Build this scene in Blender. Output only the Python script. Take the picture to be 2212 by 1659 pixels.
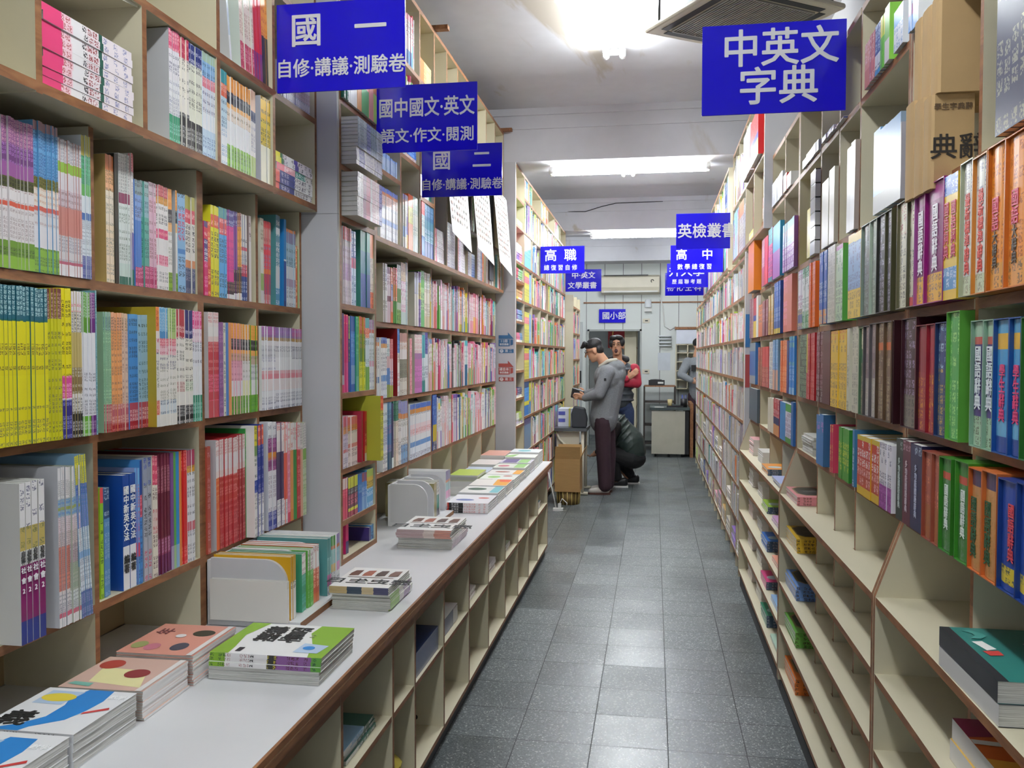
import bpy, bmesh, math, random
from mathutils import Vector, Matrix, Quaternion
for o in list(bpy.data.objects): bpy.data.objects.remove(o)
SC = bpy.context.scene
COL = SC.collection
PI = math.pi
rnd = random.Random(11)

# ------------------------------------------------------------------ camera
IW, IH, FPX = 2212, 1659, 1870.0
YAW, PITCH, ROLL, EYE = 0.16211, 0.032047, 0.00155, 1.53642
_f = Vector((-math.sin(YAW) * math.cos(PITCH), math.cos(YAW) * math.cos(PITCH), -math.sin(PITCH)))
_r0 = Vector((math.cos(YAW), math.sin(YAW), 0))
_u0 = _r0.cross(_f)
_r = math.cos(ROLL) * _r0 + math.sin(ROLL) * _u0
_u = -math.sin(ROLL) * _r0 + math.cos(ROLL) * _u0
cam_d = bpy.data.cameras.new('camera')
cam = bpy.data.objects.new('camera', cam_d)
COL.objects.link(cam)
cam_d.sensor_width = 36.0
cam_d.lens = FPX * 36.0 / IW
cam_d.clip_start = 0.05
cam.matrix_world = Matrix(((_r.x, _u.x, -_f.x, 0), (_r.y, _u.y, -_f.y, 0), (_r.z, _u.z, -_f.z, EYE), (0, 0, 0, 1)))
SC.camera = cam

# ------------------------------------------------------------------ world, exposure
SC.view_settings.view_transform = 'Standard'
SC.view_settings.look = 'None'
SC.view_settings.gamma = 1.0
SC.view_settings.use_curve_mapping = False
SC.view_settings.exposure = 0.35
wd = bpy.data.worlds.new('street_daylight')
SC.world = wd
wd.use_nodes = True
wd.node_tree.nodes['Background'].inputs[0].default_value = (0.80, 0.90, 1.0, 1)
wd.node_tree.nodes['Background'].inputs[1].default_value = 0.5
TUBE = 98.0          # emission strength of the fluorescent tubes

# measuring: a pixel of the photograph seen on a known plane of the room
def _ray(x, y):
    return _r * ((x - IW / 2) / FPX) + _u * ((IH / 2 - y) / FPX) + _f
def onX(x, y, X):
    d = _ray(x, y); return Vector((0, 0, EYE)) + d * (X / d.x)
def onY(x, y, Y):
    d = _ray(x, y); return Vector((0, 0, EYE)) + d * (Y / d.y)
def onZ(x, y, Z):
    d = _ray(x, y); return Vector((0, 0, EYE)) + d * ((Z - EYE) / d.z)

# ------------------------------------------------------------------ materials
def hexc(s):
    if len(s) == 3: s = ''.join(c * 2 for c in s)
    v = [int(s[i:i + 2], 16) / 255 for i in (0, 2, 4)]
    return tuple((c / 12.92 if c <= 0.04045 else ((c + 0.055) / 1.055) ** 2.4) for c in v)

MATS = {}
def pm(name, col, rough=0.5, var=0.06, scale=6.0, bump=0.0, metal=0.0, spec=0.5, stretch=None, trans=0.0, alpha=1.0):
    """plain procedural material: a noise varies the colour, optionally the bump"""
    if name in MATS: return MATS[name]
    m = bpy.data.materials.new(name); m.use_nodes = True
    nt = m.node_tree; b = nt.nodes['Principled BSDF']
    b.inputs['Roughness'].default_value = rough
    b.inputs['Metallic'].default_value = metal
    b.inputs['Specular IOR Level'].default_value = spec
    if trans: b.inputs['Transmission Weight'].default_value = trans
    if alpha < 1: b.inputs['Alpha'].default_value = alpha
    c = hexc(col)
    tc = nt.nodes.new('ShaderNodeTexCoord'); mp = nt.nodes.new('ShaderNodeMapping')
    if stretch: mp.inputs['Scale'].default_value = stretch
    nz = nt.nodes.new('ShaderNodeTexNoise'); nz.inputs['Scale'].default_value = scale; nz.inputs['Detail'].default_value = 4
    rp = nt.nodes.new('ShaderNodeValToRGB')
    rp.color_ramp.elements[0].position = 0.3; rp.color_ramp.elements[1].position = 0.7
    rp.color_ramp.elements[0].color = tuple(v * (1 - var) for v in c) + (1,)
    rp.color_ramp.elements[1].color = tuple(min(1, v * (1 + var)) for v in c) + (1,)
    L = nt.links.new
    L(tc.outputs['Object'], mp.inputs[0]); L(mp.outputs[0], nz.inputs['Vector'])
    L(nz.outputs['Fac'], rp.inputs[0]); L(rp.outputs[0], b.inputs['Base Color'])
    if bump:
        bp = nt.nodes.new('ShaderNodeBump'); bp.inputs['Strength'].default_value = bump; bp.inputs['Distance'].default_value = 0.01
        L(nz.outputs['Fac'], bp.inputs['Height']); L(bp.outputs[0], b.inputs['Normal'])
    MATS[name] = m
    return m

def emit_mat(name, col, strength):
    m = bpy.data.materials.new(name); m.use_nodes = True
    b = m.node_tree.nodes['Principled BSDF']
    b.inputs['Base Color'].default_value = (0.9, 0.9, 0.9, 1)
    b.inputs['Emission Color'].default_value = tuple(col) + (1,)
    b.inputs['Emission Strength'].default_value = strength
    MATS[name] = m
    return m

def cover_mat():
    """book covers and spines: face colour from the mesh, small print as a procedural pattern where a face carries text coordinates"""
    m = bpy.data.materials.new('printed_cover'); m.use_nodes = True
    nt = m.node_tree; L = nt.links.new; N = nt.nodes.new
    b = nt.nodes['Principled BSDF']; b.inputs['Roughness'].default_value = 0.32
    ca = N('ShaderNodeVertexColor'); ca.layer_name = 'Col'
    ik = N('ShaderNodeVertexColor'); ik.layer_name = 'Ink'
    uv = N('ShaderNodeUVMap'); uv.uv_map = 'tx'
    sp = N('ShaderNodeSeparateXYZ'); L(uv.outputs[0], sp.inputs[0])
    def M(op, a, bb=None, v=None):
        n = N('ShaderNodeMath'); n.operation = op
        if hasattr(a, 'is_linked'): L(a, n.inputs[0])
        else: n.inputs[0].default_value = a
        if bb is not None:
            if hasattr(bb, 'is_linked'): L(bb, n.inputs[1])
            else: n.inputs[1].default_value = bb
        return n.outputs[0]
    fu = M('FRACT', sp.outputs[0]); fv = M('FRACT', sp.outputs[1])
    du = M('ABSOLUTE', M('SUBTRACT', fu, 0.5)); dv = M('ABSOLUTE', M('SUBTRACT', fv, 0.5))
    inside = M('MULTIPLY', M('LESS_THAN', du, 0.36), M('LESS_THAN', dv, 0.40))
    nz = N('ShaderNodeTexNoise'); nz.inputs['Scale'].default_value = 5.5; nz.inputs['Detail'].default_value = 1.0
    oi = N('ShaderNodeObjectInfo'); ad = N('ShaderNodeVectorMath'); ad.operation = 'ADD'
    L(uv.outputs[0], ad.inputs[0]); cb = N('ShaderNodeCombineXYZ'); L(oi.outputs['Random'], cb.inputs[2]); L(cb.outputs[0], ad.inputs[1])
    L(ad.outputs[0], nz.inputs['Vector'])
    ink = M('MULTIPLY', inside, M('GREATER_THAN', nz.outputs['Fac'], 0.5))
    # letters are left out now and then, like gaps between words
    fl = N('ShaderNodeVectorMath'); fl.operation = 'FLOOR'; L(uv.outputs[0], fl.inputs[0])
    wn = N('ShaderNodeTexWhiteNoise'); wn.noise_dimensions = '2D'; L(fl.outputs[0], wn.inputs['Vector'])
    ink = M('MULTIPLY', ink, M('GREATER_THAN', wn.outputs['Value'], 0.16))
    mx = N('ShaderNodeMix'); mx.data_type = 'RGBA'
    L(ink, mx.inputs[0]); L(ca.outputs[0], mx.inputs[6]); L(ik.outputs[0], mx.inputs[7])
    L(mx.outputs[2], b.inputs['Base Color'])
    MATS['printed_cover'] = m
    return m

def pages_mat():
    m = bpy.data.materials.new('page_edges'); m.use_nodes = True
    nt = m.node_tree; L = nt.links.new; N = nt.nodes.new
    b = nt.nodes['Principled BSDF']; b.inputs['Roughness'].default_value = 0.85
    uv = N('ShaderNodeUVMap'); uv.uv_map = 'tx'
    mp = N('ShaderNodeMapping'); mp.inputs['Scale'].default_value = (1.0, 0.01, 1)
    nz = N('ShaderNodeTexNoise'); nz.inputs['Scale'].default_value = 900.0; nz.inputs['Detail'].default_value = 2
    rp = N('ShaderNodeValToRGB')
    rp.color_ramp.elements[0].position = 0.35; rp.color_ramp.elements[1].position = 0.6
    rp.color_ramp.elements[0].color = hexc('a9a8a2') + (1,); rp.color_ramp.elements[1].color = hexc('deddd8') + (1,)
    L(uv.outputs[0], mp.inputs[0]); L(mp.outputs[0], nz.inputs['Vector']); L(nz.outputs['Fac'], rp.inputs[0]); L(rp.outputs[0], b.inputs['Base Color'])
    MATS['page_edges'] = m
    return m

def wood_mat(name, c0, c1):
    m = bpy.data.materials.new(name); m.use_nodes = True
    nt = m.node_tree; L = nt.links.new; N = nt.nodes.new
    b = nt.nodes['Principled BSDF']; b.inputs['Roughness'].default_value = 0.55
    tc = N('ShaderNodeTexCoord'); mp = N('ShaderNodeMapping'); mp.inputs['Scale'].default_value = (6, 1.2, 6)
    nz = N('ShaderNodeTexNoise'); nz.inputs['Scale'].default_value = 5; nz.inputs['Detail'].default_value = 6; nz.inputs['Distortion'].default_value = 1.5
    rp = N('ShaderNodeValToRGB'); rp.color_ramp.elements[0].position = 0.3; rp.color_ramp.elements[1].position = 0.72
    rp.color_ramp.elements[0].color = hexc(c0) + (1,); rp.color_ramp.elements[1].color = hexc(c1) + (1,)
    L(tc.outputs['Object'], mp.inputs[0]); L(mp.outputs[0], nz.inputs['Vector']); L(nz.outputs['Fac'], rp.inputs[0]); L(rp.outputs[0], b.inputs['Base Color'])
    MATS[name] = m
    return m

def floor_mat(gx, gy):
    """dark grey terrazzo tiles, 30 cm, with thin joints; worn polish"""
    m = bpy.data.materials.new('terrazzo_tiles'); m.use_nodes = True
    nt = m.node_tree; L = nt.links.new; N = nt.nodes.new
    b = nt.nodes['Principled BSDF']
    tc = N('ShaderNodeTexCoord'); sp = N('ShaderNodeSeparateXYZ'); L(tc.outputs['Object'], sp.inputs[0])
    def M(op, a, bb=None):
        n = N('ShaderNodeMath'); n.operation = op
        for i, v in enumerate((a, bb)):
            if v is None: continue
            if hasattr(v, 'is_linked'): L(v, n.inputs[i])
            else: n.inputs[i].default_value = v
        return n.outputs[0]
    tx = M('DIVIDE', M('SUBTRACT', sp.outputs[0], gx), 0.3); ty = M('DIVIDE', M('SUBTRACT', sp.outputs[1], gy), 0.3)
    dx = M('ABSOLUTE', M('SUBTRACT', M('FRACT', tx), 0.5)); dy = M('ABSOLUTE', M('SUBTRACT', M('FRACT', ty), 0.5))
    joint = M('GREATER_THAN', M('MAXIMUM', dx, dy), 0.4935)
    cell = N('ShaderNodeCombineXYZ'); L(M('FLOOR', tx), cell.inputs[0]); L(M('FLOOR', ty), cell.inputs[1])
    wn = N('ShaderNodeTexWhiteNoise'); wn.noise_dimensions = '3D'; L(cell.outputs[0], wn.inputs['Vector'])
    # chips
    vo = N('ShaderNodeTexVoronoi'); vo.inputs['Scale'].default_value = 190; L(tc.outputs['Object'], vo.inputs['Vector'])
    rp = N('ShaderNodeValToRGB'); cr = rp.color_ramp
    cr.interpolation = 'CONSTANT'
    cr.elements[0].color = hexc('4c5355') + (1,)
    cr.elements[1].position = 0.34; cr.elements[1].color = hexc('5f6768') + (1,)
    e = cr.elements.new(0.60); e.color = hexc('6f7877') + (1,)
    e = cr.elements.new(0.80); e.color = hexc('3c4244') + (1,)
    e = cr.elements.new(0.93); e.color = hexc('b2b6b0') + (1,)
    sv = N('ShaderNodeSeparateColor'); L(vo.outputs['Color'], sv.inputs[0]); L(sv.outputs[0], rp.inputs[0])
    br = N('ShaderNodeMix'); br.data_type = 'RGBA'; br.blend_type = 'MULTIPLY'; br.inputs[0].default_value = 1.0
    L(rp.outputs[0], br.inputs[6])
    tone = M('ADD', M('MULTIPLY', wn.outputs['Value'], 0.14), 0.66)
    tcb = N('ShaderNodeCombineColor'); [L(tone, tcb.inputs[i]) for i in range(3)]; L(tcb.outputs[0], br.inputs[7])
    mj = N('ShaderNodeMix'); mj.data_type = 'RGBA'; L(joint, mj.inputs[0]); L(br.outputs[2], mj.inputs[6]); mj.inputs[7].default_value = hexc('1d2021') + (1,)
    L(mj.outputs[2], b.inputs['Base Color'])
    # polish: every tile a little different
    nz = N('ShaderNodeTexNoise'); nz.inputs['Scale'].default_value = 3.0; nz.inputs['Detail'].default_value = 5; L(tc.outputs['Object'], nz.inputs['Vector'])
    ro = M('ADD', M('MULTIPLY', nz.outputs['Fac'], 0.22), M('ADD', M('MULTIPLY', wn.outputs['Value'], 0.12), 0.20))
    L(M('MINIMUM', M('ADD', ro, M('MULTIPLY', joint, 0.4)), 1.0), b.inputs['Roughness'])
    # every tile lies a hair out of level
    nm = N('ShaderNodeVectorMath'); nm.operation = 'SUBTRACT'; L(wn.outputs['Color'], nm.inputs[0]); nm.inputs[1].default_value = (0.5, 0.5, 0.5)
    sc = N('ShaderNodeVectorMath'); sc.operation = 'SCALE'; L(nm.outputs[0], sc.inputs[0]); sc.inputs['Scale'].default_value = 0.012
    gn = N('ShaderNodeNewGeometry'); av = N('ShaderNodeVectorMath'); av.operation = 'ADD'; L(gn.outputs['Normal'], av.inputs[0]); L(sc.outputs[0], av.inputs[1])
    no = N('ShaderNodeVectorMath'); no.operation = 'NORMALIZE'; L(av.outputs[0], no.inputs[0])
    L(no.outputs[0], b.inputs['Normal'])
    b.inputs['Specular IOR Level'].default_value = 0.6
    MATS['terrazzo_tiles'] = m
    return m

def plaster_mat(name, base, stain, amount):
    """painted plaster with damp stains of irregular outline"""
    m = bpy.data.materials.new(name); m.use_nodes = True
    nt = m.node_tree; L = nt.links.new; N = nt.nodes.new
    b = nt.nodes['Principled BSDF']; b.inputs['Roughness'].default_value = 0.85
    tc = N('ShaderNodeTexCoord'); mp = N('ShaderNodeMapping'); mp.inputs['Scale'].default_value = (1.5, 0.55, 1); mp.inputs['Location'].default_value = (0.4, 1.1, 0)
    n1 = N('ShaderNodeTexNoise'); n1.inputs['Scale'].default_value = 1.1; n1.inputs['Detail'].default_value = 7; n1.inputs['Roughness'].default_value = 0.55; n1.inputs['Distortion'].default_value = 0.6
    rp = N('ShaderNodeValToRGB'); rp.color_ramp.elements[0].position = amount - 0.03; rp.color_ramp.elements[1].position = amount + 0.03
    n2 = N('ShaderNodeTexNoise'); n2.inputs['Scale'].default_value = 9; n2.inputs['Detail'].default_value = 6
    r2 = N('ShaderNodeValToRGB'); c = hexc(base)
    r2.color_ramp.elements[0].color = tuple(v * 0.93 for v in c) + (1,); r2.color_ramp.elements[1].color = tuple(min(1, v * 1.05) for v in c) + (1,)
    mx = N('ShaderNodeMix'); mx.data_type = 'RGBA'
    L(tc.outputs['Object'], mp.inputs[0]); L(mp.outputs[0], n1.inputs['Vector']); L(tc.outputs['Object'], n2.inputs['Vector'])
    L(n1.outputs['Fac'], rp.inputs[0]); L(n2.outputs['Fac'], r2.inputs[0])
    L(rp.outputs[0], mx.inputs[0]); L(r2.outputs[0], mx.inputs[6]); mx.inputs[7].default_value = hexc(stain) + (1,)
    L(mx.outputs[2], b.inputs['Base Color'])
    MATS[name] = m
    return m

COVER = cover_mat(); PAGES = pages_mat()
EDGE = wood_mat('wood_edge_band', '6e4526', '9b6a42')
CREAM = pm('cream_laminate', 'cfc7ac', 0.45, 0.03, 3)
CREAMB = pm('cream_back_panel', 'b8a07a', 0.6, 0.04, 3)
WHITEP = plaster_mat('white_painted_plaster', 'c9c9ce', 'b3ab9f', 0.62)
COLUMNP = pm('grey_white_column_paint', 'bfbfc2', 0.7, 0.04, 2)
TOPW = pm('white_worktop_laminate', 'd9d9da', 0.35, 0.02, 4)
DARK = pm('black_kick_board', '1c1e20', 0.6, 0.1, 5)
BLUE = pm('blue_acrylic', '1c14c0', 0.12, 0.03, 2, spec=0.35)
LETTER = pm('white_acrylic_lettering', 'd9d9dc', 0.3, 0.02, 4)
BLACK = pm('black_plastic', '151517', 0.45, 0.1, 6)
WHITE = pm('white_plastic', 'd4d4d0', 0.4, 0.03, 5)
IVORY = pm('ivory_plastic', 'cfc8b4', 0.45, 0.04, 5)
STEEL = pm('grey_metal', '8d9094', 0.35, 0.05, 8, metal=0.8)
CARD = pm('brown_cardboard', '9c7a4a', 0.8, 0.06, 12, stretch=(1, 1, 6))
CARDL = pm('kraft_cardboard', 'b99a6c', 0.75, 0.05, 10)
PAPER = pm('white_paper', 'e6e4de', 0.7, 0.03, 5)

# ------------------------------------------------------------------ objects
def mesh_obj(name, verts, faces, mats, parent=None, fm=None, smooth=False):
    me = bpy.data.meshes.new(name)
    me.from_pydata([tuple(v) for v in verts], [], faces)
    for m in (mats if isinstance(mats, (list, tuple)) else [mats]): me.materials.append(m)
    if fm: me.polygons.foreach_set('material_index', fm)
    if smooth: me.polygons.foreach_set('use_smooth', [True] * len(me.polygons))
    me.update()
    o = bpy.data.objects.new(name, me); COL.objects.link(o)
    if parent: o.parent = parent
    return o

def tag(o, label=None, cat=None, group=None, kind=None):
    if label: o['label'] = label
    if cat: o['category'] = cat
    if group: o['group'] = group
    if kind: o['kind'] = kind
    return o

def thing(name, label, cat, loc=(0, 0, 0), rz=0.0, group=None):
    o = bpy.data.objects.new(name, None); COL.objects.link(o)
    o.empty_display_size = 0.1
    o.location = loc; o.rotation_euler = (0, 0, rz)
    return tag(o, label, cat, group)

BOXF = [(0, 3, 2, 1), (4, 5, 6, 7), (0, 1, 5, 4), (1, 2, 6, 5), (2, 3, 7, 6), (3, 0, 4, 7)]   # -z +z -y +x +y -x
def boxv(x0, x1, y0, y1, z0, z1):
    return [(x0, y0, z0), (x1, y0, z0), (x1, y1, z0), (x0, y1, z0), (x0, y0, z1), (x1, y0, z1), (x1, y1, z1), (x0, y1, z1)]
FI = {'-z': 0, '+z': 1, '-y': 2, '+x': 3, '+y': 4, '-x': 5}
def box(name, x0, x1, y0, y1, z0, z1, mat, parent=None, edge=None, emat=None):
    """a board; EDGE: its edge-banded faces"""
    fm = [0] * 6
    for e in (edge or ()): fm[FI[e]] = 1
    return mesh_obj(name, boxv(x0, x1, y0, y1, z0, z1), BOXF, [mat, emat or EDGE] if edge else mat, parent, fm if edge else None)

class MB:
    """collects shapes into one mesh"""
    def __init__(s): s.v = []; s.f = []; s.m = []; s.sm = []
    def add(s, v, f, mi=0, sm=False):
        n = len(s.v); s.v += [Vector(p) for p in v]; s.f += [tuple(i + n for i in q) for q in f]; s.m += [mi] * len(f); s.sm += [sm] * len(f); return s
    def box(s, x0, x1, y0, y1, z0, z1, mi=0): return s.add(boxv(x0, x1, y0, y1, z0, z1), BOXF, mi)
    def tube(s, pts, r, n=8, mi=0, cap=True):
        pts = [Vector(p) for p in pts]; rs = r if isinstance(r, (list, tuple)) else [r] * len(pts)
        rings = []; up = Vector((0.13, 0.27, 0.95)).normalized()
        for i, p in enumerate(pts):
            d = (pts[min(i + 1, len(pts) - 1)] - pts[max(i - 1, 0)]).normalized()
            a = d.cross(up)
            if a.length < 0.05: a = d.cross(Vector((1, 0, 0)))
            a.normalize(); b = d.cross(a)
            rings.append([p + (a * math.cos(t) + b * math.sin(t)) * rs[i] for t in [2 * PI * k / n for k in range(n)]])
        v = [q for rg in rings for q in rg]; f = []
        for i in range(len(pts) - 1):
            for k in range(n):
                f.append((i * n + k, i * n + (k + 1) % n, (i + 1) * n + (k + 1) % n, (i + 1) * n + k))
        if cap: f.append(tuple(range(n))[::-1]); f.append(tuple((len(pts) - 1) * n + k for k in range(n)))
        return s.add(v, f, mi, True)
    def lathe(s, prof, n=20, mi=0, c=(0, 0, 0)):
        v = []; f = []
        for r, z in prof: v += [(c[0] + r * math.cos(2 * PI * k / n), c[1] + r * math.sin(2 * PI * k / n), c[2] + z) for k in range(n)]
        for i in range(len(prof) - 1):
            for k in range(n): f.append((i * n + k, i * n + (k + 1) % n, (i + 1) * n + (k + 1) % n, (i + 1) * n + k))
        return s.add(v, f, mi, True)
    def prism(s, poly, axis, a, b, mi=0):
        """poly: 2-D points in the plane normal to AXIS, extruded from a to b"""
        def P(p, t): return {'x': (t, p[0], p[1]), 'y': (p[0], t, p[1]), 'z': (p[0], p[1], t)}[axis]
        n = len(poly); v = [P(p, a) for p in poly] + [P(p, b) for p in poly]
        f = [tuple(range(n))[::-1], tuple(range(n, 2 * n))] + [(i, (i + 1) % n, n + (i + 1) % n, n + i) for i in range(n)]
        return s.add(v, f, mi)
    def build(s, name, mats, parent=None, loc=None, rot=None, bevel=0.0, bseg=2):
        o = mesh_obj(name, s.v, s.f, mats, parent, s.m)
        o.data.polygons.foreach_set('use_smooth', s.sm)
        bm = bmesh.new(); bm.from_mesh(o.data); bmesh.ops.recalc_face_normals(bm, faces=bm.faces); bm.to_mesh(o.data); bm.free()
        if loc: o.location = loc
        if rot: o.rotation_euler = rot
        if bevel:
            md = o.modifiers.new('bevel', 'BEVEL'); md.width = bevel; md.segments = bseg; md.limit_method = 'ANGLE'; md.angle_limit = 0.6
        return o

# ------------------------------------------------------------------ lettering (the built-in font)
_G = {}
def glyph_mesh(body, size, extrude=0.0, bold=0.0, line=1.0, align='CENTER', space=1.0):
    key = (body, size, extrude, bold, line, align, space)
    if key in _G: return _G[key]
    cu = bpy.data.curves.new('lettering', 'FONT')
    cu.body = body; cu.size = size; cu.extrude = extrude; cu.space_line = line; cu.align_x = align; cu.align_y = 'CENTER'
    cu.space_character = space; cu.resolution_u = 2
    o = bpy.data.objects.new('lettering', cu); COL.objects.link(o)
    me = bpy.data.meshes.new_from_object(o.evaluated_get(bpy.context.evaluated_depsgraph_get()))
    bpy.data.objects.remove(o); bpy.data.curves.remove(cu)
    me.materials.clear()
    if bold:
        # a bolder stroke: the outline again, shifted a little each way
        n = len(me.vertices); vs = [v.co.copy() for v in me.vertices]; fs = [tuple(q.vertices) for q in me.polygons]; s = bold * size * 0.55; V = []; F = []
        for k, (dx, dy) in enumerate(((0, 0), (s, 0), (-s, 0), (0, s), (0, -s), (s * .7, s * .7), (-s * .7, -s * .7), (s * .7, -s * .7), (-s * .7, s * .7))):
            V += [(v.x + dx, v.y + dy, v.z + k * 0.00002) for v in vs]; F += [tuple(i + k * n for i in q) for q in fs]
        me = bpy.data.meshes.new('lettering'); me.from_pydata(V, [], F); me.update()
    _G[key] = me
    return me
def text(body, size, mat, parent, M, extrude=0.0004, bold=0.012, line=1.0, align='CENTER', name='lettering', space=1.0, sx=1.0):
    """M: matrix that takes the text plane (x right, y up, z towards the reader) into the parent's frame"""
    me = glyph_mesh(body, size, extrude, bold, line, align, space)
    key = (me.name, mat.name)
    if key not in _G:
        c = me.copy(); c.name = name; c.materials.append(mat); _G[key] = c
    o = bpy.data.objects.new(name, _G[key]); COL.objects.link(o)
    o.parent = parent; o.matrix_local = M @ Matrix.Diagonal((sx, 1, 1, 1))
    return o
def face_mat(loc, right, up):
    r = Vector(right).normalized(); u = Vector(up).normalized(); n = r.cross(u)
    return Matrix(((r.x, u.x, n.x, loc[0]), (r.y, u.y, n.y, loc[1]), (r.z, u.z, n.z, loc[2]), (0, 0, 0, 1)))

# ================================================================== the room
XW_L, XW_R, Y_BACK, Z_CEIL = -1.68, 1.02, 15.0, 3.52
TILE_X, TILE_Y = 0.0654, 3.386
def struct(o): o['kind'] = 'structure'; return o
fl = struct(box('floor', XW_L - 0.4, XW_R + 0.4, -3.0, Y_BACK + 3.2, -0.08, 0.0, floor_mat(TILE_X, TILE_Y)))
ce = struct(box('ceiling', XW_L - 0.4, XW_R + 0.4, -3.0, Y_BACK + 3.2, Z_CEIL, Z_CEIL + 0.1, WHITEP))
struct(box('wall_left', XW_L - 0.1, XW_L, -3.0, Y_BACK + 0.1, 0, Z_CEIL, COLUMNP))
struct(box('wall_right', XW_R, XW_R + 0.1, -3.0, Y_BACK + 0.1, 0, Z_CEIL, COLUMNP))
for y0, y1, zb in ((-0.9, -0.5, 3.12), (3.2, 3.6, 3.12), (6.955, 7.355, 3.105), (11.0, 11.4, 3.13), (14.5, 14.98, 3.12)):
    b = MB(); b.box(XW_L, XW_R, y0, y1, zb, Z_CEIL)
    b.box(XW_L, XW_R, y0 - 0.035, y0, Z_CEIL - 0.055, Z_CEIL)            # plaster moulding along the top
    b.box(XW_L, XW_R, y0 - 0.015, y0, Z_CEIL - 0.16, Z_CEIL - 0.055)
    struct(b.build('beam', WHITEP))
def column(x0, x1, y0, y1, z0, zs, z1):
    b = MB(); b.box(x0, x1, y0, y1, z0, zs - 0.0015); b.box(x0, x1, y0, y1, zs, z1)
    b.box(x0, x1, y0 + 0.003, y1, zs - 0.0015, zs, 1)
    return struct(b.build('column', [COLUMNP, pm('joint_grey', '77777a', 0.8)]))
col_1 = column(XW_L, -1.208, 3.205, 3.224, 0.712, 2.087, 3.12)
col_2 = column(XW_L, -1.112, 6.955, 6.985, 0.0, 2.06, 3.105)
col_3 = column(0.604, XW_R, 5.985, 6.03, 0.0, 2.2, 2.24)

# ================================================================== bookcases
def hole(parent, p, axis):
    """four-lobed cable hole seen as a dark opening in a panel"""
    b = MB()
    for dx, dz in ((0, 0.011), (0, -0.011), (0.011, 0), (-0.011, 0), (0, 0)):
        v = [(0.011 * math.cos(2 * PI * k / 12) + dx, 0.011 * math.sin(2 * PI * k / 12) + dz) for k in range(12)]
        b.prism(v, 'y' if axis == 'y' else 'x', -0.001, 0.001)
    o = b.build('cable_hole', pm('hole_dark', '0b0a09', 0.9), parent); o.location = p
    return o

OBST = []
def reg(nm, x0, x1, y0, y1, z0, z1):
    if nm in ('upright', 'divider', 'side_panel'): OBST.append(('v', x0, x1, y0, y1, z0, z1))
    elif nm == 'shelf_board': OBST.append(('h', x0, x1, y0, y1, z0, z1))
def fit(x0, x1, ya, yb, z0, z1):
    """room left between the boards for books that would stand in this box"""
    for k, a0, a1, b0, b1, c0, c1 in OBST:
        if k != 'v' or min(x1, a1) - max(x0, a0) < 0.001 or min(z1, c1) - max(z0, c0) < 0.01 or min(yb, b1) - max(ya, b0) <= 0: continue
        if (b0 + b1) / 2 < (ya + yb) / 2: ya = max(ya, b1 + 0.0003)
        else: yb = min(yb, b0 - 0.0003)
    for k, a0, a1, b0, b1, c0, c1 in OBST:
        if k != 'h' or min(x1, a1) - max(x0, a0) < 0.001 or min(yb, b1) - max(ya, b0) < 0.001: continue
        if z0 + 0.05 < c0 < z1: z1 = c0 - 0.002
    return ya, yb, z1
def bookcase(label, side, xf, xb, posts, levels, z0, z1, name='bookcase', tp=0.02, ts=0.022, back=True, per_bay=None, group=None, skip=()):
    """side 'L': the front looks to +x. posts: y of the uprights. levels: shelf tops. per_bay: {bay: own shelf tops}"""
    xa, xc = min(xf, xb), max(xf, xb)
    t = thing(name, label, 'bookcase', ((xf + xb) / 2, (posts[0] + posts[-1]) / 2, z0), 0, group)
    ox, oy = t.location.x, t.location.y
    fr = '+x' if side == 'L' else '-x'
    def B(nm, x0, x1, y0, y1, za, zb, edge=None, mat=CREAM):
        reg(nm, x0, x1, y0, y1, za, zb); return box(nm, x0 - ox, x1 - ox, y0 - oy, y1 - oy, za - z0, zb - z0, mat, t, edge)
    for y in posts: B('upright', xa, xc, y - tp / 2, y + tp / 2, z0, z1, [fr])
    for i in range(len(posts) - 1):
        if i in skip: continue
        for z in (per_bay or {}).get(i, levels): B('shelf_board', xa, xc - 0.001 if side == 'R' else xc, posts[i] + tp / 2, posts[i + 1] - tp / 2, z - ts, z, [fr])
    if back:
        if side == 'L': B('back_panel', xa - 0.008, xa, posts[0], posts[-1], z0, z1, None, CREAMB)
        else: B('back_panel', xc, xc + 0.008, posts[0], posts[-1], z0, z1, None, CREAMB)
    return t

# left, nearest the camera: counter with pigeonholes, hutch above it, protruding cabinets above that
ZC = 0.71
ct = thing('shop_counter', 'long white counter top with brown edge running along the left shelves', 'counter', (-1.2, 3.8, 0.672))
box('worktop', -0.40, 0.41, -2.95, 2.95, 0.0, 0.038, TOPW, ct)
eb = MB(); eb.box(0.41, 0.418, -2.95, 2.95, 0.021, 0.0375); eb.box(0.41, 0.4165, -2.95, 2.95, 0.0175, 0.021, 1); eb.box(0.41, 0.418, -2.95, 2.95, -0.002, 0.0175)
eb.box(-0.40, 0.418, 2.95, 2.958, -0.002, 0.0375)
eb.build('edge_band', [EDGE, pm('edge_groove', 'd9c7a8', 0.6)], ct)
bc = thing('base_cabinet', 'low open cabinet with two rows of pigeonholes under the white counter', 'cabinet', (-1.2, 3.8, 0.0))
def BB(nm, x0, x1, y0, y1, z0, z1, e=('+x',), m=CREAM): return box(nm, x0 + 1.2, x1 + 1.2, y0 - 3.8, y1 - 3.8, z0, z1, m, bc, e)
bposts = [0.9, 1.35, 1.75, 2.147, 2.6, 2.855, 3.272, 3.74, 4.2, 4.69, 5.15, 5.6, 6.06, 6.62]
for y in bposts: BB('divider', -1.5, -0.803, y - 0.009, y + 0.009, 0.085, 0.6695)
for a, b_ in zip(bposts, bposts[1:]):
    BB('shelf_board', -1.5, -0.805, a + 0.009, b_ - 0.009, 0.387, 0.405)
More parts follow.
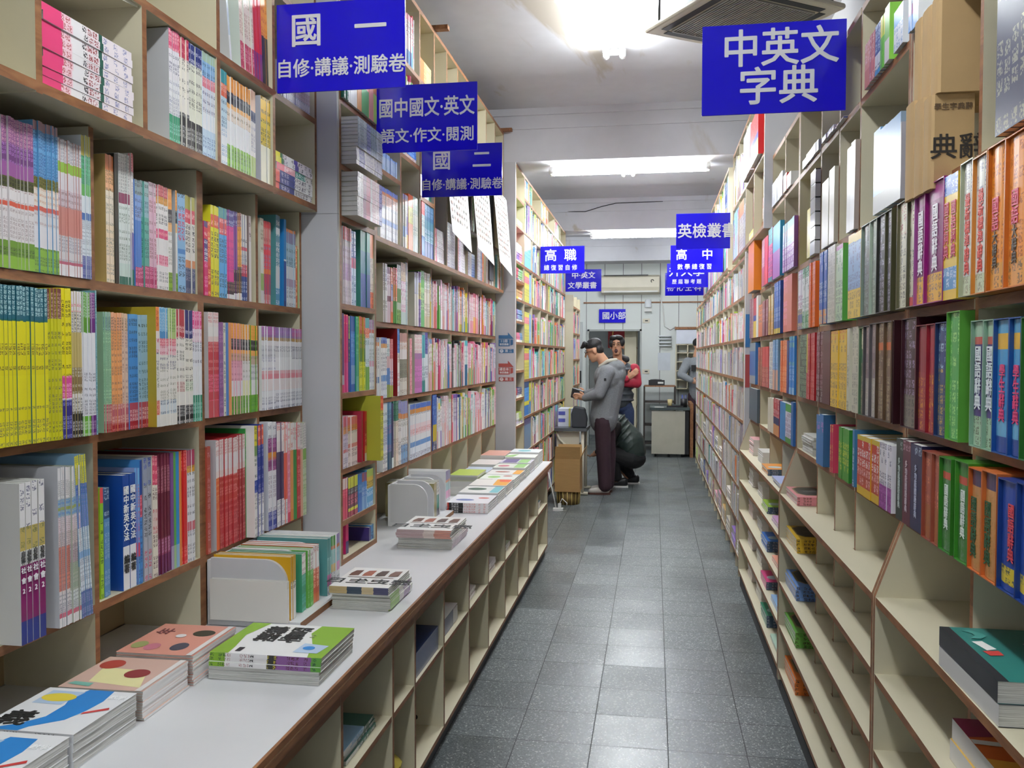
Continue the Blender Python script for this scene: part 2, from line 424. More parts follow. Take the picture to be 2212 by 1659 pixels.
BB('bottom_board', -1.5, -0.803, 0.9, 6.63, 0.066, 0.085)
BB('top_rail', -0.83, -0.8035, 0.9, 6.63, 0.622, 0.6695)
BB('back_panel', -1.51, -1.5, 0.9, 6.63, 0.066, 0.6695, None, CREAMB)
BB('kick_board', -1.5, -0.822, 0.9, 6.62, 0.0, 0.066, None, DARK)
for y, z in ((3.262, 0.115), (4.19, 0.14), (5.14, 0.16), (2.845, 0.10)): hole(bc, (-0.93 + 1.2, y - 3.8 - 0.0005, z), 'y')

XL, XU, X2, X2L, X3 = -1.351, -1.288, -1.206, -1.27, -1.111
h1 = bookcase('three-tier open hutch on the counter, cream boards with wooden edges, left of the first column', 'L', XL, -1.605, [0.95, 1.44, 1.925, 2.425, 2.442, 2.812, 3.185],
              [0.925, 1.345, 1.72], ZC, 2.09, tp=0.018, per_bay={3: []})
hole(h1, (-1.50 + 1.478, 3.175 - 2.0675 - 0.0005, 2.00 - ZC), 'y'); hole(h1, (-1.47 + 1.478, 3.175 - 2.0675 - 0.0005, 1.262 - ZC), 'y'); hole(h1, (-1.605 + 1.478 + 0.002, 2.19 - 2.0675, 1.27 - ZC), 'x')
u1 = bookcase('wall cabinet of open boxes overhanging the hutch, left of the first column', 'L', XU, -1.62, [0.93, 1.29, 1.667, 2.055, 2.437, 2.82, 3.190],
              [2.117, 2.445, 2.80], 2.092, 3.10, name='wall_cabinet', tp=0.02)
h2a = bookcase('narrow deep bookcase right of the first column, standing on the counter', 'L', X2, -1.60, [3.235, 3.66],
               [0.735, 0.865 + 0.02, 1.09, 1.39, 1.742, 2.09, 2.285, 2.54, 2.86], ZC, 3.33, per_bay={0: [0.732, 0.885, 1.09, 1.39, 1.742, 2.085, 2.285, 2.54, 2.86, 3.33]})
hole(h2a, (-1.33 + 1.403, 3.65 - 3.4475 - 0.0005, 1.70 - ZC), 'y'); hole(h2a, (-1.33 + 1.403, 3.65 - 3.4475 - 0.0005, 1.355 - ZC), 'y')
P2 = [3.71, 3.81, 4.38, 4.87, 5.37, 5.86, 6.35, 6.92]
h2 = bookcase('long three-tier hutch on the counter between the two columns', 'L', X2L, -1.55, P2, [0.985, 1.335, 1.697], ZC, 2.045, per_bay={0: [0.985, 1.335, 1.697]})
for y, z in ((4.37, 1.27), (4.86, 1.27), (5.85, 1.27), (6.34, 1.27)): hole(h2, (-1.36 + 1.41, y - 5.315 - 0.0005, z - ZC), 'y')
U2 = [3.68, 4.05, 4.40, 4.70, 4.995, 5.28, 5.57, 5.88, 6.20, 6.55, 6.93]
u2 = bookcase('long wall cabinet with stacked books above the hutch, between the two columns', 'L', X2, -1.56, U2, [2.068, 2.375, 2.68, 2.98, 3.335], 2.046, 3.335, name='wall_cabinet',
              per_bay={1: [2.068, 2.52, 2.68, 2.98, 3.335], 3: [2.068, 2.62, 2.98, 3.335], 4: [2.068, 2.62, 2.98, 3.335]})
hole(u2, (-1.3 + 1.383, 5.27 - 5.305 - 0.0005, 3.16 - 2.046), 'y')
L3 = [0.10, 0.40, 0.70, 1.01, 1.335, 1.655, 2.012, 2.32, 2.62, 2.91]
h3 = bookcase('tall bookcase behind the second column, running to the far beam on the left', 'L', X3, -1.42, [7.0, 7.45, 7.95, 8.55, 9.15, 9.75, 10.35, 10.98], L3 + [3.10], 0.0, 3.10,
              per_bay={0: [0.1, 0.4, 0.72, 0.96, 1.19, 1.42, 1.655, 1.83, 2.012, 2.17, 2.32, 2.62, 2.85, 3.10]})
h4 = bookcase('narrow bookcase beyond the far left bookcase, in front of a grey door panel', 'L', -1.05, -1.4, [11.45, 11.95, 12.45], [0.1, 0.45, 0.80, 1.15, 1.5, 1.85, 2.2], 0.0, 2.35)

# right, nearest the camera: three flared bookcases for dictionaries
XR, XRL, XRB = 0.642, 0.57, 0.945
RLV = [1.125, 1.36, 1.655, 1.945, 2.35, 2.645]
RLOW = [0.115, 0.315, 0.515, 0.715, 0.915]
def flared(label, ys, levels_up, per_bay=None, top=2.645):
    t = thing('bookcase', label, 'bookcase', (0.76, (ys[0] + ys[-1]) / 2, 0.0), 0, 'flared dictionary bookcases')
    ox, oy = 0.76, t.location.y
    prof = [(XRL, 0.06), (XRB, 0.06), (XRB, top), (XR, top), (XR, 1.12), (XRL, 0.915)]
    for k, y in enumerate((ys[0], ys[-1])):
        y0, y1 = (y, y + 0.018) if k == 0 else (y - 0.018, y)
        n = len(prof); v = [(p[0] - ox, yy - oy, p[1]) for yy in (y0, y1) for p in prof]
        f = [tuple(range(n)), tuple(range(n, 2 * n))[::-1]] + [(i, n + i, n + (i + 1) % n, (i + 1) % n) for i in range(n)]
        reg('side_panel', XR, XRB, y0, y1, 0.06, top)
        mesh_obj('side_panel', v, f, [CREAM, EDGE], t, [0, 0, 0, 0, 0, 1, 1, 1])
    for y in ys[1:-1]: reg('divider', XR + 0.003, XRB, y - 0.009, y + 0.009, 0.06, top)
    for y in ys[1:-1]: box('divider', XR + 0.003 - ox, XRB - ox, y - 0.009 - oy, y + 0.009 - oy, 0.06, top, CREAM, t, ['-x'])
    ya, yb = ys[0] + 0.018, ys[-1] - 0.018
    for z in RLOW:
        e = 0.0 if z < 0.9 else 0.0
        # one deep board; the dividers are notched into it
        box('shelf_board', XRL + 0.001 - ox, XR - ox, ya - oy, yb - oy, z - 0.02, z, CREAM, t, ['-x'])
        for a, b_ in zip(ys, ys[1:]):
            box('shelf_board', XR - ox, XRB - ox, a + 0.018 - oy, b_ - 0.018 - oy, z - 0.02, z, CREAM, t)
    for i, (a, b_) in enumerate(zip(ys, ys[1:])):
        for z in (per_bay or {}).get(i, levels_up):
            reg('shelf_board', XR + 0.001, XRB, a, b_, z - 0.022, z)
            box('shelf_board', XR + 0.001 - ox, XRB - ox, a + 0.0095 - oy, b_ - 0.0095 - oy, z - 0.022, z, CREAM, t, ['-x'])
    box('back_panel', XRB - ox, XRB + 0.008 - ox, ys[0] - oy, ys[-1] - oy, 0.06, top, CREAMB, t)
    box('kick_board', XRL + 0.012 - ox, XRB - ox, ys[0] + 0.002 - oy, ys[-1] - 0.002 - oy, 0.0, 0.06, DARK, t)
    return t
R1 = flared('flared cream bookcase nearest the camera on the right', [0.75, 1.05, 1.44, 1.885, 2.362], RLV, None)
R2 = flared('flared cream bookcase second from the camera on the right', [2.366, 2.92, 3.235, 3.575, 4.078], RLV)
R3 = flared('flared cream bookcase third from the camera on the right, before the white panel', [4.082, 4.53, 5.0, 5.47, 5.955], RLV)

XF = 0.603
FLV = [0.11, 0.36, 0.61, 0.86, 1.10, 1.385, 1.66, 1.95]
FYS = [[6.05, 6.5, 6.95, 7.4, 7.86], [7.88, 8.35, 8.8, 9.25, 9.7], [9.72, 10.3, 10.9, 11.5], [11.52, 12.1, 12.7]]
FAR = []
for i, ys in enumerate(FYS):
    FAR.append(bookcase(('tall bookcase right behind the white panel on the right', 'second tall bookcase behind the white panel on the right',
                         'third tall bookcase behind the white panel on the right', 'farthest tall bookcase on the right, beside the far desk')[i], 'R', XF, 0.86, ys, FLV + [2.22], 0.0, 2.24))
OH = [[5.02, 5.5, 5.98, 6.46, 6.94], [7.37, 7.9, 8.45, 9.0], [9.02, 9.6, 10.2, 10.95]]
for i, ys in enumerate(OH):
    o = bookcase(('overhead cabinet above the right bookcases, its white end towards the camera', 'overhead cabinet on the right just beyond the first beam',
                  'overhead cabinet on the right nearest the far beam')[i], 'R', XF - 0.004, 0.86, ys, [2.275, 2.68, 3.09], 2.25, 3.09, name='wall_cabinet')
    if i == 0:
        box('end_panel', 0.0 + XF - 0.004 - o.location.x, 0.86 - o.location.x, ys[0] - 0.022 - o.location.y, ys[0] - 0.0105 - o.location.y, 0.0, 0.84, pm('white_end_panel', 'd2d2d8', 0.5), o)

# sticks on top of the left wall cabinet
for y in (4.72, 6.9):
    tag(box('wooden_stick', -1.32, -1.13, y - 0.022, y + 0.022, 3.337, 3.36, EDGE), 'short wooden stick on top of the left cabinet, ' + ('nearer the camera' if y < 5 else 'beside the first beam'), 'stick')

# ================================================================== lamps
TUBEM = emit_mat('lit_fluorescent_tube', (0.93, 0.98, 1.0), TUBE)
FIX = pm('white_lamp_housing', 'd8d8d6', 0.4, 0.02, 5)
def lamp(label, c, along, length=1.22, tubes=2, under=True):
    t = thing('fluorescent_lamp', label, 'lamp', c, 0 if along == 'y' else PI / 2, 'fluorescent ceiling lamps')
    h = MB(); h.prism([(-0.022, 0.0), (0.022, 0.0), (0.012, -0.045), (-0.012, -0.045)], 'y', -length / 2, length / 2); h.build('housing', FIX, t)
    xs = [-0.052, 0.052] if tubes == 2 else [0.0]
    for s in (-1, 1):
        e = MB(); y = s * (length / 2 - 0.012)
        for x in xs: e.tube([(x, y - 0.018, -0.055), (x, y + 0.018, -0.055)], 0.021, 12)
        e.box(min(xs) - 0.02, max(xs) + 0.02, y - 0.014, y + 0.014, -0.05, -0.022); e.build('end_cap', FIX, t)
    for x in xs:
        b = MB(); b.tube([(x, -length / 2 + 0.03, -0.055), (x, length / 2 - 0.03, -0.055)], 0.0165, 10); b.build('tube', TUBEM, t)
    return t
lamp('lit two-tube lamp on the ceiling in front of the first beam, lengthwise', (-0.262, 5.05, Z_CEIL), 'y')
lamp('lit two-tube lamp nearest the shop front, above the photographer', (-0.25, 1.4, Z_CEIL), 'y')
lamp('unseen two-tube lamp added behind the photographer to light the foreground', (-0.25, -1.9, Z_CEIL), 'y')  # out of view, added to light the foreground
lamp('lit two-tube lamp under the first beam, across the aisle', (-0.21, 7.15, 3.105), 'x', 1.28)
lamp('lit two-tube lamp on the ceiling behind the first beam, lengthwise', (-0.28, 8.75, Z_CEIL), 'y')
lamp('lit two-tube lamp under the far beam, across the aisle', (-0.21, 11.2, 3.13), 'x', 1.20)
lamp('lit two-tube lamp on the ceiling beyond the far beam, lengthwise', (-0.28, 12.9, Z_CEIL), 'y')

# ================================================================== books
NAMED = [('white', 'e9e7e4'), ('grey', '9a9a9c'), ('black', '1c1c1e'), ('red', 'c83038'), ('maroon', '6a2434'), ('pink', 'e8a0b4'), ('magenta', 'd83a80'), ('orange', 'e8883a'),
         ('peach', 'f0b890'), ('yellow', 'e8dc30'), ('olive', '9a9238'), ('green', '4f9a3a'), ('pale green', 'b0d0a0'), ('teal', '3a8a80'), ('pale blue', 'a8c8e0'), ('blue', '3f80c8'),
         ('navy', '24347a'), ('purple', '7a4a90'), ('lilac', 'b8a8d0'), ('brown', '6a5040'), ('tan', 'c0a878'), ('cream', 'e4dcc4')]
def colname(h):
    c = hexc(h); return min(NAMED, key=lambda n: sum((a ** .45 - b ** .45) ** 2 for a, b in zip(hexc(n[1]), c)))[0]
def ordn(i): return '%d%s' % (i, 'th' if 10 < i % 100 < 14 else {1: 'st', 2: 'nd', 3: 'rd'}.get(i % 10, 'th'))
def parse(style):
    """'hex:percent:ink/...' from the top of the spine to its foot"""
    out = []
    for s in style.split('/'):
        p = s.split(':'); out.append([hexc(p[0]), float(p[1]) if len(p) > 1 else 0.0, hexc(p[2]) if len(p) > 2 and p[2] else None])
    tot = sum(b[1] for b in out); rest = [b for b in out if b[1] == 0]
    for b in rest: b[1] = max(0.0, 100 - tot) / len(rest)
    tot = sum(b[1] for b in out)
    for b in out: b[1] /= tot
    return out
def coloured(me, cols, inks, uvs):
    """per-face colours and per-corner text coordinates"""
    nl = len(me.loops)
    a = me.color_attributes.new('Col', 'FLOAT_COLOR', 'CORNER'); k = me.color_attributes.new('Ink', 'FLOAT_COLOR', 'CORNER'); u = me.uv_layers.new(name='tx')
    fa = []; fk = []; fu = []
    for p, c, i, q in zip(me.polygons, cols, inks, uvs):
        for j in range(p.loop_total): fa += [*c, 1]; fk += [*i, 1]; fu += list(q[j])
    a.data.foreach_set('color', fa); k.data.foreach_set('color', fk); u.data.foreach_set('uv', fu)
Z4 = [(0, 0)] * 4
def spine_faces(d, t, h, bands, cc):
    v = []; f = []; c = []; k = []; u = []
    z = h
    for col, fr, ink in bands:
        z2 = z - fr * h; n = len(v)
        v += [(0, t, z2), (0, 0, z2), (0, 0, z), (0, t, z)]; f.append((n, n + 1, n + 2, n + 3)); c.append(col); k.append(ink or col)
        if ink:
            w = max(t, 0.004); nu = max(1, round(t / 0.026)) ; r = w / nu
            u.append([(0, z2 / r), (nu, z2 / r), (nu, z / r), (0, z / r)])
        else: u.append(Z4)
        z = z2
    for y, o in ((0, 1), (t, 0)):
        n = len(v); q = [(0, y, 0), (d, y, 0), (d, y, h), (0, y, h)]
        v += q; f.append((n, n + 1, n + 2, n + 3) if o else (n + 3, n + 2, n + 1, n)); c.append(cc); k.append(cc); u.append(Z4)
    return v, f, c, k, u
_BM = {}
def book_meshes(d, t, h, style, cover, name, pages_name='page_block'):
    key = (round(d, 3), round(t, 4), round(h, 3), style, cover, name)
    if key in _BM: return _BM[key]
    bands = parse(style); cc = hexc(cover) if cover else bands[0][0] if len(bands) == 1 else bands[max(range(len(bands)), key=lambda i: bands[i][1])][0]
    v, f, c, k, u = spine_faces(d, t, h, bands, cc)
    me = bpy.data.meshes.new(name); me.from_pydata(v, [], f); me.materials.append(COVER); coloured(me, c, k, u); me.update()
    e = min(0.0004, t * 0.06); g = 0.0015
    pv = boxv(0.0006, d - 0.002, e, t - e, g, h - g)
    pf = [BOXF[0], BOXF[1], BOXF[2], BOXF[3], BOXF[4]]
    pg = bpy.data.meshes.new(pages_name); pg.from_pydata(pv, [], pf); pg.materials.append(PAGES)
    ul = pg.uv_layers.new(name='tx')
    for p in pg.polygons:
        for li in p.loop_indices:
            co = pg.vertices[pg.loops[li].vertex_index].co; ul.data[li].uv = (co.y, co.x + co.z)
    _BM[key] = (me, pg)
    return me, pg
def place(name, d, t, h, style, cover, mw, label, cat='book', group=None, pages=True):
    me, pg = book_meshes(d, t, h, style, cover, name)
    o = bpy.data.objects.new(name, me); COL.objects.link(o); o.matrix_world = mw
    ws = label.split()
    tag(o, ' '.join(ws if len(ws) <= 16 else [x for x in ws if x not in ('the', 'of', 'with', 'a')][:16]), cat, group)
    if pages:
        c = bpy.data.objects.new('page_block', pg); COL.objects.link(c); c.parent = o
    return o
def title(o, body, col, t, h, f0, f1, size=None, bold=0.02, x=-0.0012, fill=0.84):
    """vertical lettering on a spine between the fractions f0, f1 from its top"""
    n = len(body); span = (f1 - f0) * h; s = size or min(t * fill, span / n * 0.98)
    mt = pm('ink_' + col, col, 0.4, 0.02)
    return text('\n'.join(body), s / 0.95, mt, o, face_mat((x, t / 2, h - (f0 + f1) / 2 * h), (0, -1, 0), (0, 0, 1)), bold=bold, line=max(0.7, span / n / s * 0.95 * 0.72 / 0.72) if False else span / n / (s / 0.95), name='title')

class Stuff:
    """books beyond the largest few hundred: one mesh"""
    def __init__(s): s.v = []; s.f = []; s.c = []; s.k = []; s.u = []; s.n = 0
    def add(s, d, t, h, style, mw):
        v, f, c, k, u = spine_faces(d, t, h, parse(style), parse(style)[0][0])
        n = len(v); pc = hexc('d8d6d0')
        v += [(0, 0, h), (d, 0, h), (d, t, h), (0, t, h)]; f.append((n, n + 1, n + 2, n + 3)); c.append(pc); k.append(pc); u.append(Z4)
        n = len(v); v += [(0, 0, 0), (d, 0, 0), (d, t, 0), (0, t, 0)]; f.append((n + 3, n + 2, n + 1, n)); c.append(pc); k.append(pc); u.append(Z4)
        n0 = len(s.v); s.v += [mw @ Vector(p) for p in v]; s.f += [tuple(i + n0 for i in q) for q in f]; s.c += c; s.k += k; s.u += u; s.n += 1
    def build(s, name, label, cat):
        o = mesh_obj(name, s.v, s.f, COVER); coloured(o.data, s.c, s.k, s.u)
        return tag(o, label, cat, None, 'stuff')
MASS = Stuff()
COUNT = {}

def upright(side, X, y, z, lean=0.0, turn=0.0):
    """matrix of a standing book; y: its face nearer the camera on the right wall, the far one on the left wall"""
    R = Matrix.Rotation(PI if side == 'L' else 0.0, 4, 'Z') @ Matrix.Rotation(turn, 4, 'Z') @ Matrix.Rotation(lean, 4, 'X')
    return Matrix.Translation((X, y, z)) @ R
def run(side, X, zb, where, spec, name='workbook', d=0.235, obj=True, hmax=None):
    for line in spec.strip().split('\n'):
        p = line.strip().split('|')
        a = p[0].split(); x0, x1, n, yt = float(a[0]), float(a[1]), int(a[2]), float(a[3])
        style, desc = p[1], p[2]
        o = dict(q.split('=') for q in p[3].split(';')) if len(p) > 3 and p[3] else {}
        Xp = X + float(o.get('dx', 0)); 
        xr = x0
        pa, pb = onX(x0, yt, Xp), onX(x1, yt, Xp)
        h = onX(float(o.get('at', xr)), yt, Xp).z - zb
        if hmax: h = min(h, hmax)
        ya, yb = min(pa.y, pb.y), max(pa.y, pb.y); dd = float(o.get('d', d))
        ya, yb, zt = fit(*((Xp - dd, Xp) if side == 'L' else (Xp, Xp + dd)), ya, yb, zb, zb + h)
        h = zt - zb; t = (yb - ya) / n
        for i in range(n):
            # counted from left to right as one faces the shelf in the photograph
            y = (ya + t * (i + 1)) if side == 'L' else (yb - t * (i + 1))
            hh = h * (1 + (0.0 if n == 1 else rnd.uniform(-0.004, 0.004)))
            Xj = Xp + (0 if n == 1 else rnd.uniform(-0.003, 0.002)) * (1 if side == 'L' else -1)
            mw = upright(side, Xj, y, zb + 0.0006, float(o.get('lean', 0)))
            tt = t - 0.0004
            wh = where
            if side == 'R' and 'right bookcase' in where:
                for nm in ('nearest right bookcases', 'second right bookcase', 'third right bookcase'): wh = wh.replace('the ' + nm, nm).replace(nm, 'third right bookcase' if y > 4.08 else 'second right bookcase' if y > 2.364 else 'nearest right bookcase')
            if obj and not o.get('mass'):
                lab = ('%s, %s' % (desc, wh)) if n == 1 else ('%s %s from left, %s' % (ordn(i + 1), desc, wh))
                b = place(o.get('name', name), float(o.get('d', d)), tt, h, style, o.get('cov'), mw, lab, 'book', desc + 's, ' + where if n > 1 else None)
                b.scale.z = hh / h
                COUNT[o.get('name', name)] = COUNT.get(o.get('name', name), 0) + 1
                if 'T' in o:
                    for tspec in o['T'].split('+'):
                        q = tspec.split(',')
                        title(b, q[0], q[1], tt, h, float(q[2]), float(q[3]), bold=float(q[4]) if len(q) > 4 else 0.025)
            else: MASS.add(float(o.get('d', d)), tt, hh, style, mw)

W1 = 'first hutch'
# ---- left, first hutch, top tier
run('L', XL + 0.004, 1.7205, 'top tier, bay nearest camera', '''
-45 70 16 229|8a4f86:17:c9a/6a3a72:12:a7b/9a5a98:9/55582a:7:222/e8e2e2:9:a88/d8604a:3/e4dede:22:a99/6f9636:10:453/8fba46:8|purple and green workbook
70 124 11 258|9a7a80:6/6aa4d0:30:248/7a7630:7:331/ece0d4:12:c97/d8685a:3/e2dede:10:b99/eae6e8:14/8fba4a:16:564|blue and green workbook
124 174 10 297|d9d5d6:16:889/93bb45:7/e0dade:12/cfc0c8:12:866/cc8a80:20/dcd8da:18:889/c56a80:2/efeaec:8|pale grey workbook with lime band
174 203 7 290|c0b850:14/5ab080:20:364/66b45c:8/e2e9ed:12/4a6fb0:5/dfe5ea:25:889/5a64a0:16:aac|yellow and teal topped workbook''')
run('L', XL - 0.004, 1.7205, 'top tier, second bay', '''
225 246 4 331|d9824f:12/ecb488:16:764/ecdfcc:26:998/f0dcc0:46:998|peach and cream workbook|cov=b59a60
246 254 1 331|2a2a1c|dark olive folder
255 278 5 329|d8d8d4:30:888/8a3a5a:8/dfe6e2:46:787/cfe0d8:10/2e6a58:6|white workbook with maroon band
278 289 3 330|d84a5e:14:fcc/e8e4e2:46:a99/7a70a8:28/2a6a58:12|rose topped workbook
289 304 3 387|8fa4a8:14:333/7f9fd4:24:446/4f80c8:44/b04066:18:e9b|blue workbook with red foot
304 320 3 389|9ab8b8:14:344/8fb8c0:20:467/62ac9c:46:255/b04066:20:e9b|mint workbook with red foot
320 336 3 392|d8c4cc:14:544/e2bccc:66:966/b23a66:20:e9b|pale pink workbook with red foot
336 363 6 397|b8404e:11:e99/cc9034:7:ea6/f0ecea:24:222/e0507e:9:fbb/f0ecea:16/f0a8bc:10:c46/f0ecea:23:888|white workbook with red top
363 372 2 407|eb9a3e:20:fb6/232226:13:999/efb878:9:a75/efece6:40:998/8ab434:18:351|orange and black workbook
378 382 1 411|eb9a3e:20:fb6/232226:13:999/efb878:9/efece6:40/8ab434:18:351|orange and black workbook behind grey sheet|cov=b8b8b8
382 399 2 417|86b8dc:16:235/8fbfe4:8:c46/86b8dc:32:c35/4a88c8:5:fff/8fbfe4:39:357|sky blue workbook with pink print
399 419 3 421|a8a444:14/d84e60:14:fcc/e8e4dc:38:333/d08a5a:8/3a4a6e:26:889|red and white workbook with navy foot''')
run('L', XL - 0.004, 1.7205, 'top tier, third bay', '''
439 448 2 477|5a3a74:8/dc3c4c:16:fcc/4a3a80:30:fff/d8306e:46:f9c|red and violet workbook
448 454 1 478|e2542e:60:fc8/d83a2a:40:fc8|vermilion workbook
454 472 3 442|e8dc30:10/e4583c:14:fca/ece434:52:332/e8dc2a:24:764|yellow workbook with red label
472 488 3 447|5aa09c:12/e0504c:18:fcc/5aace4:44:024/6ab4e4:26:246|blue workbook with red label
488 504 4 452|3f3586:18:bbd/e43f92:62:b28/2a2022:14:976/eeeeee:5|hot pink and black workbook
504 512 2 456|3f3a86:16:bbd/84429a:50/2a2022:27:987/efefef:7|purple and black workbook
512 520 2 459|8a5a62:16:ecb/eda644:46:a73/2a2426:30:987/efefef:8|orange and black workbook, slim
520 532 3 462|efeee8:20/efeee8:18:333/e8686c:4/eae8e2:16:aaa/da4448:14:fcc/2a4a90:28:cde|white, red and navy workbook
532 537 1 466|6a5048|dark brown slim workbook
537 542 1 466|d8ccc8:30:544/e8e2de:70|cream slim workbook
552 556 1 456|3a9ad4|bright blue folder with grey front|cov=aeb0b2''')
run('L', XL - 0.004, 1.7205, 'top tier, fourth bay', '''
562 569 2 470|d8d4c2:40:875/e6e6de:25/9abc6c:20/dddddd:15|cream and green workbook
569 585 4 476|d44a4c:8/da9c94:20:a44/e44c5c:30:8ac/e48c42:6/ac4a70:25:867/ca989c:11:ddd|rose red workbook|lean=0.02
594 604 2 463|6a90a4:14:fff/e6eef2:7/70a4b8:36:fff/e2eaee:24/4f9ec6:19:def|teal textbook with white lettering|cov=5a9a9c;lean=0.02
612 617 1 473|2f86c8:46/e6ecf0:2/2a4a9c:46/1a327c:6|tall blue and navy textbook|cov=2f86c8;lean=0.015
618 637 5 494|e08a4a:4/9088ac:14/a8c4d4:30:578/e4e6ea:16/b8a0b8:10/e8e8ec:26:889|pale blue and white workbook
637 642 1 531|e4784a:100:fda|orange workbook
642 646 1 538|8aae6e|green slim workbook''')
# ---- middle tier (many stand out over the posts)
run('L', -1.322, 1.3455, 'middle tier, bay nearest camera', '''
-45 103 18 609|1f6272:21:bdd/2a6a5a:1/e9de20:14/e6da1c:20:653/e9de20:20/e6da1e:12:775/e9de20:12:775|yellow workbook with teal top
103 133 5 622|76403a:20:ca9/d8d424:8/d0cc28:30:664/ccc828:30:775/d8d424:12:664|yellow workbook with dull red top
133 154 3 622|eee022:8/eee022:50:331/e0509c:15:fbd/efe8f0:1/322c80:26:99d|yellow, pink and navy workbook
154 174 4 629|ebe3e3:8/ebe3e3:6:d46/e9e5df:14:333/c8b474:24/86704a:18:ddc/e9e5e1:12:444/2b2b29:18:ddd|white and tan workbook with black foot
174 192 4 631|5f9e2c:18:cec/5a982a:10/f0f0f3:26/ebebf0:32:667/6ab430:14:dec|green and white workbook
192 205 3 633|6c227c:18:cac/6a2078:10/f2f0f4:26/ecebf0:32:556/6c227c:14:bab|purple and white workbook
205 208 1 628|6aa0a8:100:bdd|thin teal workbook over the post''')
run('L', -1.330, 1.3455, 'middle tier, second bay', '''
209 238 6 673|9cbcae:4/8fb4ac:11:233/a4cca6:60:476/c06470:16:ecb/a8202e:7:d88|mint green workbook with red foot
238 264 6 675|f2b48c:4/eeb088:11:433/f2ac6e:62:865/c06470:16:ecb/a8202e:7:d88|orange workbook with red foot
264 277 3 677|eccca8:4/e4c4a4:11:433/e4c8b4:62:977/c06470:16:ecb/a8202e:7:d88|cream workbook with red foot
277 298 4 679|62a8de:4/5aa0d8:13:234/4a94d6:60:246/b84a5c:16:ecc/a8202e:7:d88|blue workbook with red foot
298 325 5 680|a6c8d8:4/a0c4d4:13:344/9cc0d2:60:467/b84a5c:16:ecc/a8202e:7:d88|pale blue workbook with red foot''')
run('L', -1.305, 1.3455, 'middle tier, second bay', '''
336 343 1 663|f0904a:16:c53/ea8a4a:4/efe4e0:6:432/e8d8d8:12:c46/e9e7dd:12:557/ece8e0:28:998/e8a090:12:c54/efebe4:10|tall orange topped workbook, olive front|cov=b09a30
343 362 5 664|6ab0dc:20:bde/4a90c8:6/e06a80:6:fcc/f0c4cc:8:c46/e9e7dd:12:557/efebe4:26:998/dfe6ea:12:357/efebe4:10|tall blue topped workbook
362 381 5 666|b4d478:20:685/b8d080:6/e06a80:6:fcc/f0c4cc:8:c46/e9e7dd:12:557/efebe4:26:998/dfe6ea:12:357/efebe4:10|tall lime topped workbook
381 398 4 668|ba3a44:14/ba3a44:11:fdd/efebe3:38:443/e9d4cc:9:a66/efebe4:12/1d1d1f:16:ccc|red, white and black workbook
398 417 4 670|202c70:14/202c70:11:dde/efebe0:38:443/e4ead8:9:575/efebe4:12/1d1d1f:16:ccc|navy, white and black workbook
417 435 4 672|e4508e:16:fbd/f2dce4:12:c9b/e9e9ef:22:556/eeeef0:26/2f9272:24:9dc|pink, white and green workbook''')
run('L', -1.338, 1.3455, 'middle tier, third bay', '''
446 473 6 673|f2e9e4:14:c66/f2eeea:9/f0d8d4:5/ca3a44:30:e99/cc424c:26:f8a/d05058:16|white topped red workbook|cov=c6c2c2
473 482 2 696|8c5c94:8/8c5c94:92:b8b|violet workbook
482 487 1 697|e2e2cc:100:788|cream green workbook
487 493 1 697|4c88cc|mid blue workbook
493 499 1 697|ea9c60|plain orange workbook
499 524 9 698|f2a434:17:fb5/1f1f23:12:888/f2ac52:4/cca884:8:764/ecb4c4:22:b68/efedef:17/6cac32:20:484|amber workbook with black band
524 541 6 701|f2a434:17:fb5/1f1f23:12:888/f2ac52:4/cca884:8:764/e8e4e2:22:998/efedc0:17/7cb03a:20:484|amber workbook with pale middle
541 556 5 703|eea838:17:fb5/1f1f23:12:999/f2ac52:6/ccb0a0:10:876/dcdade:18:889/efedef:17/6cac32:20:484|amber workbook with grey middle''')
run('L', -1.338, 1.3455, 'middle tier, fourth bay', '''
562 595 11 704|b464a4:10:a7c/9c6ca0:3/b48e60:4/efedef:6/dadade:14:889/efeff1:16:99b/e8b0b8:4/e8909c:6/f2e6e6:14/efeff3:13:99a/e9e9f1:10:236|white workbook with plum top and pink band
595 630 12 707|9a74b4:10:a7c/8c7cb0:3/b49a70:4/efedef:6/e4e4e6:14:889/f1f1f3:16/e8b0b8:4/e8909c:6/f2e6e6:14/efeff3:13:99a/e9e9f1:10:236|white workbook with violet top and pink band
630 652 8 710|c0649c:10:a7c/a46c98:3/bc9240:4/efedef:6/cfcfd4:16:667/f1f1f3:14/e8b0b8:4/e88a98:6/f2e6e6:14/efeff3:13:99a/e9e9f1:10:236|white workbook with rose top and pink band''')
